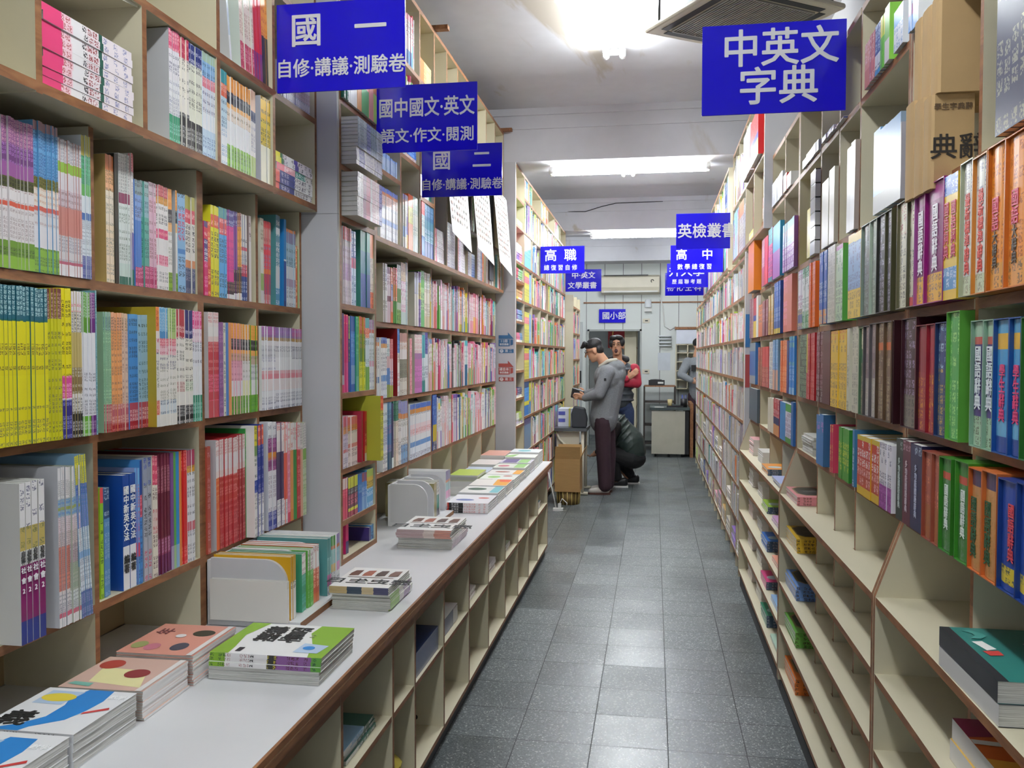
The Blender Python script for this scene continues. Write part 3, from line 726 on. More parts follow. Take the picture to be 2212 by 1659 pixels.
# ---- bottom tier; from the second bay on, workbooks carry a separate object name
run('L', -1.306, 0.9255, 'bottom tier, bay nearest camera', '''
41 53 1 1046|eeeceb:30:889/c8b468:16:885/eeeceb:10:665/821a60:38/27327e:16|first white schoolbook with violet label|cov=d6d4d0;T=社會2,fff,.51,.70+自修,555,.42,.50;d=.21
54 66 1 1043|eeeceb:30:889/c8b468:16:885/eeeceb:10:665/821a60:38/27327e:16|second white schoolbook with violet label|cov=d6d4d0;T=社會2,fff,.51,.70+自修,555,.42,.50;d=.21
67 80 1 1040|eeeceb:30:889/c8b468:16:885/eeeceb:10:665/821a60:38/27327e:16|third white schoolbook with violet label|cov=d6d4d0;T=社會2,fff,.51,.70+自修,555,.42,.50;d=.21
82 95 1 1037|eeeceb:30:889/c8b468:16:885/eeeceb:10:665/821a60:38/27327e:16|fourth white schoolbook with violet label|cov=d6d4d0;T=社會2,fff,.51,.70+自修,555,.42,.50;d=.21
124 150 8 1013|f0ecec:8/f0ecec:12:999/7aa4d6:5:cdb/a8b060:2/7aa4d6:4:cdb/f2e4ea:10:b99/ead8d8:9:877/dc8a78:28:966/e8e0e0:14:667/d86a80:3/f5f1f1:6|white and salmon workbook|cov=c4c4c8
150 171 7 1009|f0ecec:8/f0ecec:12:999/7aa4d6:5:cdb/a8b060:2/7aa4d6:4:cdb/f2e4ea:10:b99/ead8d8:9:877/c8b8c0:12:866/b8bcac:18:797/e2e6e4:12:667/d86a80:3/f5f1f1:6|white and sage workbook
172 197 8 980|e4dc34:17:886/4a6eb8:6:99c/6a8ac8:20:99c/e6eef4:14:9ab/8fb4dc:4/e2e8ee:20:889/5a6aa4:16:aac|blue and white workbook with yellow top|lean=-0.058;at=188;cov=86aac4''')
run('L', -1.362, 0.9255, 'bottom tier, second bay', '''
215 222 1 1055|e4525a:14/8fc832:16/a8d636:70:463|lime green slim reader
223 238 2 1056|264a78:28:bcd/6094c8:72:9bd|navy topped blue reader''', d=0.2)
run('L', -1.352, 0.9255, 'bottom tier, second bay', '''
264 278 1 1028|1c4c9e:62/f0f2f6:38:|first thick blue and white grammar book|cov=1c4c9e;T=國中新英文法,fff,.10,.58+編著,333,.70,.86
279 292 1 1024|1c4c9e:62/f0f2f6:38:|second thick blue and white grammar book|cov=1c4c9e;T=國中新英文法,fff,.10,.58+編著,333,.70,.86
292 300 2 1012|7ab8e6:14/7ab8e6:24:c46/8a9ed4:26:c58/d84a6c:12/5a9eda:24:248|pale blue and rose reader
300 308 2 996|2a4a98:28/d0485e:18:f9a/4a90d4:54:248|navy and rose reader
309 317 1 991|9aa2b4:22:24a/b2b6c0:46:223/b8b8c4:32:c46|first grey grammar book
318 326 1 989|9aa2b4:22:24a/b2b6c0:46:223/b8b8c4:32:c46|second grey grammar book
327 338 2 986|da4a6e:24:fbb/ece4d4:20:644/e8d0c8:20:c66/ece4d4:36:644|cream reader with rose top
338 368 8 984|7a2842:10/86404e:22:c89/6c2638:38/9a4a6e:14:c9b/6c2a5a:16|maroon workbook
368 374 1 979|7c4c8e:80/b0a0c0:20|violet workbook
374 379 1 978|5aac4a:80/a0c890:20|grass green workbook
379 386 1 977|2f8ccc:80/90b8d8:20|azure workbook
386 391 1 976|e4863a|orange workbook
391 404 3 975|d42c2c:20:f88/d42c2c:60/d83a3a:20:f88|bright red workbook
404 421 4 974|b43c60:14/e4a42c:6:853/eaeaee:38:445/efeff1:6/d4727c:8/eaeaec:28:667|white workbook with crimson top''', name='studybook')
run('L', -1.345, 0.9255, 'bottom tier, third bay', '''
446 454 1 966|ac4c3c:100:c88|brick red workbook
465 474 3 953|f2ece8:14:c77/f0eaea:14/f0e0dc:6/e66e3c:30:ea7/e86a34:36|white topped orange workbook|cov=c8c4c8
474 512 12 951|f2ece8:14:c77/f0eaea:14/f0e0dc:6/c24038:24:e99/b83238:42:d77|white topped red workbook
512 530 5 941|f2ece8:14:c77/f0eaea:12/f0e0dc:6/b43a34:24:e99/a82e34:44:d77|white topped dark red workbook
530 539 2 926|5aac4c:34:253/3a9448:66|leaf green workbook
539 548 2 922|b43a4c:9/dca0a6:14:b46/efebe6:40:544/cfe2da:20:587/eeeeee:17|white workbook with crimson top''', d=0.24, name='studybook')  # workbooks like those in the tiers above, named apart
run('L', -1.318, 0.9255, 'bottom tier, third bay', '''
548 556 2 921|e6da2c:18:553/7c9e5c:9/efebe6:22:242/2a4c9e:11:99d/f0ece8:40:999|white workbook with yellow top
556 569 3 919|ea623c:18:fcb/2a3c90:44:99c/efedee:38:667|orange and navy workbook''', d=0.24, name='studybook')
run('L', -1.318, 0.9255, 'bottom tier, fourth bay', '''
576 597 4 914|efeff1:15:778/8a3c7c:13:c8b/dc8e2c:7:b48/8a3c7c:10:c8b/eeecf0:38:a9a/2c3c96:17:bbd|white workbook with plum band|cov=dcdce0
597 612 3 915|f6f0ee:18:d66/f0e8e6:10/4a3c60:46/f0eeee:26:aab|white and violet workbook
612 620 2 914|f6f0ee:18:d66/f0e8e6:12/e86a54:46/f2eeec:24:aab|white and coral workbook
620 627 2 914|f4eeec:28:d88/e88ca4:62:fbc/d83c58:10|white and pink workbook
627 633 1 914|f4eeec:28:d88/ea9e54:60/e48c3c:12|white and orange workbook
633 641 2 914|f4eeec:28:d88/3c9e50:72|white and green workbook
641 649 2 914|f4eeec:28:d88/da3c44:60:f99/c42c3c:12|white and red workbook
649 654 2 914|f4eeec:28:999/e8b494:72|white and peach workbook
654 661 3 914|f4eeec:28:999/8cc04c:12/d8e4c0:60:8b4|white and lime workbook''', d=0.24, name='studybook')
for y, z, lab in ():
    pass
# ---- cabinets above the first hutch: the same workbooks, under a separate object name
run('L', XU - 0.006, 2.1175, 'lower row of the overhanging cabinet', '''
363 386 5 58|e2607e:18:fcc/f2eef0:26:667/f2f2f2:32:aab/3a9e74:24:9dc|pink, white and green textbook|cov=c8c8ca
386 406 4 76|c23c4c:19:e99/f0ebdf:36:554/f0ebe2:14/1f1f21:31:bbb|red and cream textbook, black foot
406 436 6 90|2a3674:19:dde/eaead8:42:554/f0f0de:12/1f1f21:27:bbb|navy and cream textbook, black foot
436 463 6 109|b4ccb0:9/90bade:15:468/ea8a94:10:fcc/eaeaee:24:668/f2f4f6:16/cadeee:26:57a|pale blue and rose textbook
476 489 3 149|3a9ea4:14/ea744e:14:fca/c4dfea:32:468/eef2f4:40:8ac|teal and orange textbook
489 541 13 161|f2a234:17:d95/232325:13:888/f2b464:5/eadaca:14:764/efefef:26/8abe3c:25:573|orange textbook with black band
541 552 3 192|e8c0a0:24/24345a:12:889/e8e4e0:40:aab/a8c060:24|peach and navy textbook
562 584 5 205|f2c424:27:331/ecd040:30:442/f0ecd0:43|yellow and cream textbook|cov=b8b8c0''', name='studybook', d=0.23)
run('L', XU - 0.012, 2.4455, 'upper row of the overhanging cabinet', '''
496 500 1 -60|c84a5a:10/c8d4dc:60/e8e8ea:30|grey textbook leaning, front facing|cov=d0d0d0;lean=-0.14
518 548 6 -60|e8d4c8:70:b98/c84a5c:30:e9a|cream textbook with red foot|cov=d4dcd0;lean=-0.07
548 566 3 -40|d0303c:70/883a7a:30|red textbook|lean=-0.07
566 580 3 -30|ee9a2a:50:c62/2a2228:50|orange and black textbook|lean=-0.05
606 668 16 128|eae6f0:40:a9a/d8c8d8:30:b9a/e8e8f0:30:99b|white and lilac textbook''', name='studybook', d=0.23)

# flat piles -------------------------------------------------------------------
def lay(c, z, d, h, ts, facing, styles, label, name='studybook', group=None, jit=0.004, ang=0.0, obj=True, cover=None, labs=None, cat='book'):
    """books lying flat; c: centre, facing: angle that the spines look to; ts: thickness from the bottom"""
    out = []
    for i, t in enumerate(ts):
        a = facing + ang + rnd.uniform(-1, 1) * jit * 3; s = Vector((math.cos(a), math.sin(a), 0)); lz = Vector((-s.y, s.x, 0))
        o = Vector((c[0] + rnd.uniform(-jit, jit), c[1] + rnd.uniform(-jit, jit), z)) + s * (d / 2) - lz * (h / 2)
        mw = Matrix(((-s.x, 0, lz.x, o.x), (-s.y, 0, lz.y, o.y), (0, 1, 0, o.z), (0, 0, 0, 1)))
        st = styles[min(i, len(styles) - 1)]; cv = cover[min(i, len(cover) - 1)] if isinstance(cover, list) else cover
        if obj:
            n = len(ts); q = 'topmost' if i == n - 1 else 'lowest' if i == 0 else ordn(n - i) + ' from top'
            b = place(name, d, t - 0.0003, h, st, cv, mw, (labs[i] if labs else '%s %s' % (q, label)) if n > 1 else label, cat, group)
            COUNT[name] = COUNT.get(name, 0) + 1; out.append(b)
        else: MASS.add(d, t - 0.0003, h, st, mw)
        z += t
    return out
pa, pb = onX(93, 76, XU), onX(292, 262, XU)
lay(((XU - 0.095 - 0.004), (pa.y + pb.y) / 2, 0), 2.1175, 0.19, pb.y - pa.y - 0.004, [0.0195] * 9, 0.0, ['f0e6e8:36:99b/2c5c4c:4/ece2e4:14:944/ece8e8:16:333/f2d0d8:10:b66/e04478:20'], 'of the white and pink books lying in the overhanging cabinet', cover='e8e2e2', group='white and pink books lying flat')
pa, pb = onX(598, 340, XU), onX(677, 380, XU)
SB = ['f0f0f0:50:556/2c3c86:40:ccd/ea6458:10', 'f0f0f0:50:556/2c3c86:40:ccd/ea6458:10', 'f0f0f0:50:556/2c3c86:40:ccd/ea6458:10', 'f2eeee:20:888/2a9286:30:dee/e8b0bc:30:b67/d83c58:20', 'ece8f0:40:556/4a3c96:10/e8e8ea:30:667/3a7a4a:6/e8e03a:14', 'ece8f0:40:556/4a3c96:10/e8e8ea:30:667/3a7a4a:6/e8e03a:14']
lay(((XU - 0.1), (pa.y + pb.y) / 2, 0), 2.1175, 0.19, pb.y - pa.y - 0.004, [0.024, 0.022, 0.022, 0.024, 0.02, 0.02], 0.0, SB, 'of six books lying in the last box left of the column', cover='e8e4e4')
card = MB(); card.box(-0.002, 0.0, -0.16, 0.16, -0.22, 0); 
cd = card.build('paper_notice', pm('ivory_card', 'd6d6c4', 0.7), None, (-1.276, 1.86, 2.62), (0.10, 0.10, 0)); tag(cd, 'blank ivory card hanging over the top left cabinet', 'notice')

# ---- second section, deep narrow bookcase
W2 = 'narrow bookcase by first column'
run('L', X2 - 0.004, 1.7425, W2, '''
742 758 6 488|c8303a:17:e88/ded2d2:8:656/d8c8d8:22:967/d8b8d8:22:a8b/ece0ea:31:bab|red topped lilac book|cov=c0b8b8
759 768 2 498|3a70b8:16:cde/2a4a98:20:dde/c04a68:14/d0e0f0:50:57a|blue and white book
779 799 5 491|4a9a84:26/3a8090:30/3a5a9e:44|teal to navy book|cov=3c8474
799 806 1 503|ea8c4c:32/e8e0cc:46:a98/e4702c:22:a42|cream and orange book
806 812 2 505|b8a828:40/e0c430:60|yellow book''', name='reference_book', d=0.25)
run('L', X2 - 0.004, 1.3905, W2, '''
735 743 1 676|4a1c60:78/a8a8b4:12/d02a6c:10|dark purple book
743 752 2 679|e0307c:12:fc6/d82a74:50/e0508e:38|magenta book
752 757 2 683|b8b060:30:446/403a60:30:aa8/3a4a90:40|mottled yellow and navy book
757 768 3 683|1a5aa8:20/3a78c4:45:6ad/7aa0c8:25/2a5aa8:10|blue book
768 776 3 684|2a9a70:50:7c9/3ca07e:30/6ab4a0:20|green book
776 789 3 684|d05028:18:c84/b84a2a:5/4f7e22:38:a84/dcdc28:39:8a3|orange, green and yellow book
789 798 2 687|5ab4b8:14/ee7848:14:fcb/d4e6ee:40:8aa/6aa838:32|teal, orange and white book
798 812 4 691|b890b8:14:868/d86a5a:5/e4ecf2:40:899/e0a8c0:8/e8eaf0:33:99b|white book with lilac top''', name='reference_book', d=0.25)
run('L', X2 + 0.002, 1.0905, W2, '''
736 751 6 902|c85060:20/d89040:14:963/d8c8d8:30:768/d87070:6/ece4e6:30:447|rose and white workbook
751 772 6 902|d86a5c:16/e08c38:12:a63/e4d8c8:26:998/e08a7c:8/f0e0da:38:866|coral and white workbook
781 784 1 889|a02a40|crimson binder|cov=b02c44;d=.26
787 799 3 889|d0242c:20/b81e2a:50:e88/e89848:14/f0e0d0:16|red workbook
799 802 1 889|d8a038:30:553/d8c838:40:664/e8e0d8:30|ochre workbook
822 828 2 856|e0502c:22:fb6/d8d838:78:664|tall yellow workbook pulled forward|cov=b0ae36;dx=.06;d=.27''', name='reference_book', d=0.25)
run('L', X2 - 0.002, 0.8855, W2, '''
736 751 5 1037|ece6e0:26/d83c5c:20:f9a/d84a66:54|white topped pink pocket book
752 773 5 1033|d8dc34:28:992/3a3a3c:16:aaa/6a3848:34:d78/d8dc34:8/a83048:14|yellow and black pocket book
774 782 2 1026|3a80cc:50:8bd/2a6cc0:50|strong blue pocket book
782 792 3 1023|a85060:24/5a90d4:40:cde/8ab4dc:36|blue and rose pocket book
792 807 4 1016|b0c850:20:664/d8b83c:30:652/5aa8d8:50:def|blue pocket book with yellow top''', name='reference_book', d=0.16)
pk = place('reference_book', 0.20, 0.028, 0.17, 'c82a68:70/3a2a68:30', 'c8286c', Matrix.Translation((-1.225, 3.36, 0.7327)) @ Matrix.Rotation(PI - 0.05, 4, 'Z'), 'magenta vocabulary book facing out on the counter board of the narrow bookcase', 'book')
text('2000', 0.05, pm('ink_fff', 'ffffff', 0.4), pk, face_mat((0.075, 0.0290, 0.118), (-1, 0, 0), (0, 0, 1)), name='title')
bb = MB(); bb.box(0.0, 0.2, 0.0284, 0.0288, 0.137, 0.17); bb.build('cover_band', pm('violet_print', '452a72', 0.4), pk)
bb = MB(); bb.box(0.015, 0.075, 0.0284, 0.029, 0.012, 0.045); bb.build('barcode_label', pm('barcode_white', 'e6e6e2', 0.5), pk)
bb = MB()
for i in range(9): bb.box(0.02 + i * 0.006, 0.0225 + i * 0.006, 0.029, 0.0292, 0.02, 0.04)
bb.build('barcode', BLACK, pk)
run('L', -1.215, 0.7325, 'counter board of narrow bookcase', '''
797 801 1 1140|3a3070:100|navy exercise book
801 807 1 1135|4a90c8:100:248|blue exercise book''', name='reference_book', d=0.2)
# piles in its upper boxes
def pile_px(xa, xb, ya, X, z, n, tt, styles, label, cover, d=0.2, name='reference_book', obj=True, group=None, dx=0.0):
    a, b_ = onX(xa, ya, X), onX(xb, ya, X)
    return lay((X - d / 2 + dx, (a.y + b_.y) / 2, 0), z, d, abs(b_.y - a.y), [tt] * n, 0.0, styles, label, name=name, cover=cover, obj=obj, group=group)
def corner_pile(xc, xe, y, z, n, tt, styles, label, cover, d=0.24):
    P = onY(xc, y, 3.258); L_ = min(onX(xe, y, P.x).y, 3.9) - 3.258
    return lay((P.x - d / 2, 3.258 + L_ / 2, 0), z, d, L_, [tt] * n, 0.0, styles, label, name='reference_book', cover=cover, jit=0.0015)
corner_pile(772.5, 825, 420, 2.0865, 9, 0.0190, ['4a48a0:12:bbd/f2e0e4:30:c9a/ece8ec:8/b84468:16/9a4a78:12/f0f0f0:22:aaa'], 'white and crimson book of the pile beside first column', 'd8d4c4')
corner_pile(770.5, 825, 330, 2.2865, 4, 0.017, ['e8eaf4:30:99b/f4f4f6:40:bbc/5a58b0:20:ccd/efeff3:10'], 'white and blue book, lower half of upper pile by column', 'd8d8cc')
corner_pile(773, 826, 300, 2.355, 8, 0.0145, ['d0dce0:25:788/a8bcc0:25:688/7a88b8:15:ccd/c8d4d4:35:688'], 'grey green book, upper half of upper pile by column', 'ccccc0')
run('L', X2 + 0.012, 2.5405, 'highest filled box of narrow bookcase', '''
740 752 3 60|1e5a48:50/1e5a48:50:eee|dark green book
752 772 4 60|eceef2:60:aab/f2f2f4:40|white book
772 780 1 60|e8a868:100|tan book
780 797 4 60|e88a80:60:fcc/58b060:40|salmon and green book
797 806 1 60|e89a90|salmon book
806 815 2 60|d88a40:55/a8d848:45|orange and lime book''', name='reference_book', d=0.25, hmax=0.27)

# ================================================================== dictionaries on the right
def slip(Xp, ya, yb, zb, h, case, style, label, titles=(), d=0.215, inset=0.004, name='boxed_dictionary'):
    """a slipcase, open towards the aisle, with the volume in it"""
    t = yb - ya; w = 0.0022
    b = MB()
    b.box(0, d, 0, w, 0, h); b.box(0, d, t - w, t, 0, h); b.box(0, d, w, t - w, 0, w); b.box(0, d, w, t - w, h - w, h); b.box(d - w, d, w, t - w, w, h - w)
    o = b.build(name, pm('slipcase_' + case, case, 0.3, 0.04, 9)); o.matrix_world = Matrix.Translation((Xp, ya, zb + 0.0006))
    tag(o, label, 'dictionary')
    # rounded spine of the volume
    tv = t - 2 * w - 0.001; hv = h - 2 * w - 0.002; bands = parse(style); v = []; f = []; c = []; k = []; u = []; z = hv; N = 6
    for col, fr, ink in bands:
        z2 = z - fr * hv
        for i in range(N):
            q = []
            for j in (i, i + 1):
                a = (j / N - 0.5) * 1.7; q.append((inset + 0.0035 * (1 - math.cos(a)) / (1 - math.cos(0.85)), tv * (0.5 + math.sin(a) / math.sin(0.85) / 2)))
            n = len(v); v += [(q[1][0], q[1][1], z2), (q[0][0], q[0][1], z2), (q[0][0], q[0][1], z), (q[1][0], q[1][1], z)]
            f.append((n, n + 1, n + 2, n + 3)); c.append(col); k.append(ink or col)
            nu = max(1, round(tv / 0.022)); r = tv / nu; A, B_ = i / N * nu, (i + 1) / N * nu
            u.append([(B_, z2 / r), (A, z2 / r), (A, z / r), (B_, z / r)] if ink else Z4)
        z = z2
    n = len(v); x0 = inset + 0.0035; v += [(x0, 0, hv), (x0, tv, hv), (d - 0.01, tv, hv), (d - 0.01, 0, hv), (x0, 0, 0), (x0, tv, 0), (d - 0.01, tv, 0), (d - 0.01, 0, 0)]
    f += [(n, n + 1, n + 2, n + 3), (n + 4, n + 7, n + 6, n + 5), (n + 3, n + 2, n + 6, n + 7), (n, n + 3, n + 7, n + 4), (n + 1, n + 5, n + 6, n + 2)]
    g = hexc('d8d6d0'); c += [g] * 3 + [bands[0][0]] * 2; k += [g] * 3 + [bands[0][0]] * 2; u += [Z4] * 5
    vol = mesh_obj('volume', v, f, COVER, o); coloured(vol.data, c, k, u); vol.location = (0, w + 0.0005, w + 0.001)
    for q in titles:
        body, col, f0, f1 = q[:4]; off = q[4] if len(q) > 4 else 0.0; fill = q[5] if len(q) > 5 else 0.8
        m = title(vol, body, col, tv, hv, f0, f1, bold=0.03, x=inset - 0.0008, fill=fill)
        if off: m.location.y += off * tv
    COUNT[name] = COUNT.get(name, 0) + 1
    return o
def slips(Xp, zb, where, spec, **kw):
    for line in spec.strip().split('\n'):
        p = line.split('|'); a = p[0].split()
        pa, pb = onX(float(a[0]), float(a[2]), Xp), onX(float(a[1]), float(a[2]), Xp)
        zt = pa.z; ya, yb, zt = fit(Xp, Xp + 0.215, pb.y, pa.y, zb, zt)
        tl = [(q.split(',')[0], q.split(',')[1], *[float(x) for x in q.split(',')[2:]]) for q in p[4].split('+')] if len(p) > 4 and p[4] else ()
        wh = where.replace('the nearest', 'nearest').replace('nearest right bookcases', 'second right bookcase' if ya > 2.364 else 'nearest right bookcase')
        slip(Xp, ya + 0.0004, yb - 0.0004, zb, zt - zb, p[1], p[2], p[3] + ', ' + wh, tl, **kw)

XD = 0.606
slips(XD, 1.6555, 'second row of nearest right bookcases', '''
1861 1879 478|7c8a7e|5e6a60:100:899|first grey green boxed dictionary
1879 1894 470|a2b0a0|788878:100:aba|second grey green boxed dictionary
1894 1912 463|2a2a24|26282c:72:aab/1c1e26:28:99a|first black boxed dictionary
1912 1938 452|46442c|2a2c30:72:aab/1c1e26:28:99a|second black boxed dictionary in an olive case
1938 1960 433|5c5840|d8d4bc:30:a44/d4d2ba:70:776|first cream boxed dictionary in a dark green case
1960 1976 424|4e4c38|d6d0b8:26:946/d2ccb4:66:665/c82a28:8|second cream boxed dictionary with red ribbon mark
1976 1998 410|9c5290|a43a8c:14/7c1464:62/e8b02a:24:865|first purple boxed dictionary|國語辭典,f4eef4,.18,.76
1998 2039 395|8a1a6c|a43a8c:14/7c1464:62/e8b02a:24:865|second purple boxed dictionary, wide case|國語辭典,f4eef4,.18,.76
2072 2101 358|a8ac90|e8e8e0:24:99a/ecece6:62/cfd8b8:14:997|first pale green boxed dictionary with red title|最新標準辭典,d84434,.24,.86
2101 2132 345|c87c2c|e6e6de:24:99a/ecece6:62/cfd8b8:14:997|second pale green boxed dictionary with red title|最新標準辭典,d84434,.24,.86
2134 2172 322|b8661c|ea922c:82:b62/e0a048:18:864|first orange boxed dictionary with blue badge|國語,d84a6c,.36,.60,.12,.62+大辭典,4a3a28,.60,.86,.12,.55
2172 2222 300|c8702c|ea9440:82:b62/e4a050:18:864|second orange boxed dictionary with blue badge|國語,d84a6c,.36,.60,.12,.62+大辭典,4a3a28,.60,.86,.12,.55''', d=0.225)
run('R', XD + 0.002, 1.6555, 'second row of nearest right bookcases', '''
1772 1788 2 548|1c54b4:70:bcd/1c54b4:10/e89a4a:20:6ac|royal blue dictionary with white lettering|cov=2a5a9a
1788 1804 1 535|d2cfc0:100:aa9|thick grey cream dictionary
1805 1820 2 534|a84a90:6/d0e0c0:24:5a4/c4dcb8:46:787/b8d4b0:24:687|pale green dictionary|cov=58a03c
1833 1846 1 511|e6c43c:10/90b8dc:56:67a/e8c63c:34:a83|first yellow and blue dictionary
1846 1860 1 505|e6c43c:10/90b8dc:56:67a/e8c63c:34:a83|second yellow and blue dictionary|cov=d8b42c
2039 2055 1 386|3a70c8:16:cde/e8c43c:52/e8c43c:6/4a90c8:18:cde/e8c03c:8|first yellow dictionary, blue badge|T=國語詞典,c83a5c,.22,.68
2055 2072 1 378|3a70c8:16:cde/e8c43c:52/e8c43c:6/4a90c8:18:cde/e8c03c:8|second yellow dictionary, blue badge|T=國語詞典,c83a5c,.22,.68''', name='dictionary', d=0.22)
run('R', 0.628, 1.6555, 'second shelf of the third right bookcase', '''
1613 1628 3 652|9a7078:100:c9a|dusty rose dictionary
1628 1634 1 646|c8283c:44/1c3c9a:14/e8c43c:42|red, blue and yellow dictionary
1634 1639 1 640|eceae4|white dictionary, slim
1639 1647 1 660|e88838:60:446/d8703a:40|orange dictionary with blue lettering
1647 1661 4 652|985c60:60:cab/8a5058:40|mauve dictionary
1661 1671 3 640|dccca4:40:a86/d8a85c:60:986|sand dictionary
1673 1693 4 610|2a64c0:76:bcd/2a54a8:14/e0c43c:10|blue dictionary with white lettering
1692 1700 2 600|e2806c:88:f9c/d8705c:12|salmon dictionary
1701 1711 1 594|e2806c|salmon dictionary showing its front|cov=e88874
1724 1734 4 588|eceaf0:66:a48/2a3a8c:34:ec4|white and navy dictionary
1734 1748 3 582|2e8a4c:16:ded/e6ece8:56:465/2e8a4c:28:ded|green and white dictionary
1749 1768 3 570|e0601c:34:fb8/e86c20:66:a42|orange dictionary|cov=e86c20''', name='dictionary', d=0.22)
run('R', 0.624, 1.9455, 'third shelf of the third right bookcase', '''
1617 1645 1 519|ec8a24:100|large orange picture dictionary showing its front|cov=ec8820;d=.2;dx=-.02
1646 1652 2 521|e8b0b8:60:b68/c84a6c:40|pink slim dictionary
1652 1659 1 515|e82830|scarlet dictionary
1660 1669 1 499|2a8a94:30:4cc/e03a7c:62:246/2a7a84:8|teal and pink dictionary
1670 1690 1 492|38b0d4:50/b060b4:50|teal and violet dictionary, wide
1692 1722 6 489|60b8d0:16/8aa8cc:34:eee/a86cb8:50:fff|violet and teal dictionary''', name='dictionary', d=0.2, hmax=0.385)
slips(0.616, 1.3605, 'third row of the nearest right bookcases', '''
1856 1865 709|4a6a4c|d8d4b8:24:876/3a6a4a:16/5c5a48:60:cba|dark green boxed dictionary
1865 1878 705|4a4648|7c6c70:58:a99/bcb6b0:42:998|first mauve boxed dictionary
1878 1892 700|565052|827276:58:a99/bcb6b0:42:998|second mauve boxed dictionary
1892 1909 696|4a3828|6a5240:20:a97/c8642c:8/6e5644:72:a97|first brown boxed dictionary with orange label
1909 1926 692|5c4632|6a5240:20:a97/c8642c:8/6e5644:72:a97|second brown boxed dictionary with orange label
1928 1948 686|2a0c14|3a2228:70:98a/7c7468:30:444|first black maroon boxed dictionary
1948 1980 682|340e18|3a2228:70:98a/7c7468:30:444|second black maroon boxed dictionary, wide case
1978 2001 704|7c1422|8c2434:44/96303c:56:c83|first crimson boxed dictionary with gilt lettering
2001 2019 701|88202c|9c2c3c:44/a43a40:56:d93|second crimson boxed dictionary with gilt lettering
2020 2044 698|22345c|2c4474:40:acd/34486c:60:ca5|navy boxed dictionary with gilt lettering
2045 2097 668|5aa03c|52a858:100:ad8|tall lime boxed dictionary, wide case
2097 2124 694|84a890|a4c8ac:12/c85c50:6/4a3c7c:58/a8ccac:24:564|first mint boxed dictionary with violet panel|國語辭典,e4ecf0,.20,.72
2124 2146 692|8cb098|a4c8ac:12/c85c50:6/4a3c7c:58/a8ccac:24:564|second mint boxed dictionary with violet panel|國語辭典,e4ecf0,.20,.72
2146 2180 690|1c4c90|58a0c8:10/e4b43c:12/4a9cd0:12/3a8cc8:42/6ab0d8:12/2a4c98:12|first blue boxed dictionary with sunflower|學生辭典,e4487c,.34,.78
2180 2206 687|1c4c90|58a0c8:10/e4b43c:12/4a9cd0:12/3a8cc8:42/6ab0d8:12/2a4c98:12|second blue boxed dictionary with sunflower|學生辭典,e4487c,.34,.78
2206 2240 686|2e6a2c|3a7a34:100:8c6|dark green boxed dictionary at the frame edge''', d=0.22)
run('R', 0.622, 1.3605, 'third row of the second right bookcase', '''
1795 1829 4 716|ecc030:12:d63/ecc43a:88:975|golden yellow dictionary|cov=e8bc30
1830 1842 1 710|cfccb8:100:998|first stone coloured dictionary
1842 1854 1 707|cfccb8:100:998|second stone coloured dictionary''', name='dictionary', d=0.22)
run('R', 0.63, 1.3605, 'third row of the third right bookcase', '''
1618 1632 1 742|8c98a0:20/3a70b0:60/8c98a0:20|grey dictionary with blue panel, showing its front
1634 1646 2 751|a8483c:30:c97/90503c:70:b86|russet dictionary
1646 1660 2 750|c83838:50/a8443c:50:d98|red brown dictionary
1662 1670 1 739|d8d4c8:100:669|cream dictionary with printed spine
1670 1680 2 735|80b0d8:60:46a/d8a890:40|pale blue dictionary
1680 1700 4 737|e8702c:34:fc9/e8702c:66:fb8|orange phrase book
1700 1704 1 736|28307c|navy slim dictionary
1704 1729 5 728|3a8cd8:50:be8/3a8cd8:38:bdf/a8d0ec:12|azure dictionary|d=.2
1729 1743 1 724|2c4a3a:100:9b9|dark green thick dictionary
1743 1746 1 722|d8c83c:60/c83a3c:40|thin yellow and red dictionary
1746 1764 3 720|b8181e:100:d88|scarlet dictionary|cov=a81820
1764 1778 2 718|642028:80:b9a/4a161e:20:ccc|maroon dictionary with grey lettering
1778 1794 1 717|5a1c24|maroon dictionary, thick, by the divider|cov=4a141c''', name='dictionary', d=0.22)
run('R', 0.63, 1.1255, 'fourth row of the third right bookcase', '''
1618 1636 1 836|54606a:100|slate grey box with dark label|cov=55626c
1659 1671 2 858|dcd4c0:100|cream dictionary, fourth row end
1671 1684 2 860|b81c28:50:ecc/28285c:20/d8945c:30|crimson dictionary with navy and tan foot
1684 1697 1 866|3a88c8:100|azure thick dictionary showing its front|cov=3a88c8
1697 1709 1 871|4a9c3c:20/dcd8e8:66:736/4a9c3c:14|green dictionary with white panel
1709 1716 1 868|2a6ab0|deep blue dictionary at the post''', name='dictionary', d=0.2)
run('R', 0.624, 1.1255, 'fourth row of the second right bookcase', '''
1764 1771 1 895|3a80c4:14/3a80c4:20:e8d/3a80c4:66|first blue thick dictionary
1771 1779 1 894|3a80c4:14/3a80c4:20:e8d/3a80c4:66|second blue thick dictionary|cov=2c5c88
1787 1799 2 914|c83c5c:50:ec6/c4384c:50:ec8|rose dictionary with yellow lettering
1812 1842 3 921|4a9c34:22/4a9c34:60:dd4/4a9c34:18|grass green dictionary|cov=2c7c28
1842 1846 1 928|3a78a8:100:cde|slim blue dictionary beside the green ones''', name='dictionary', d=0.2)
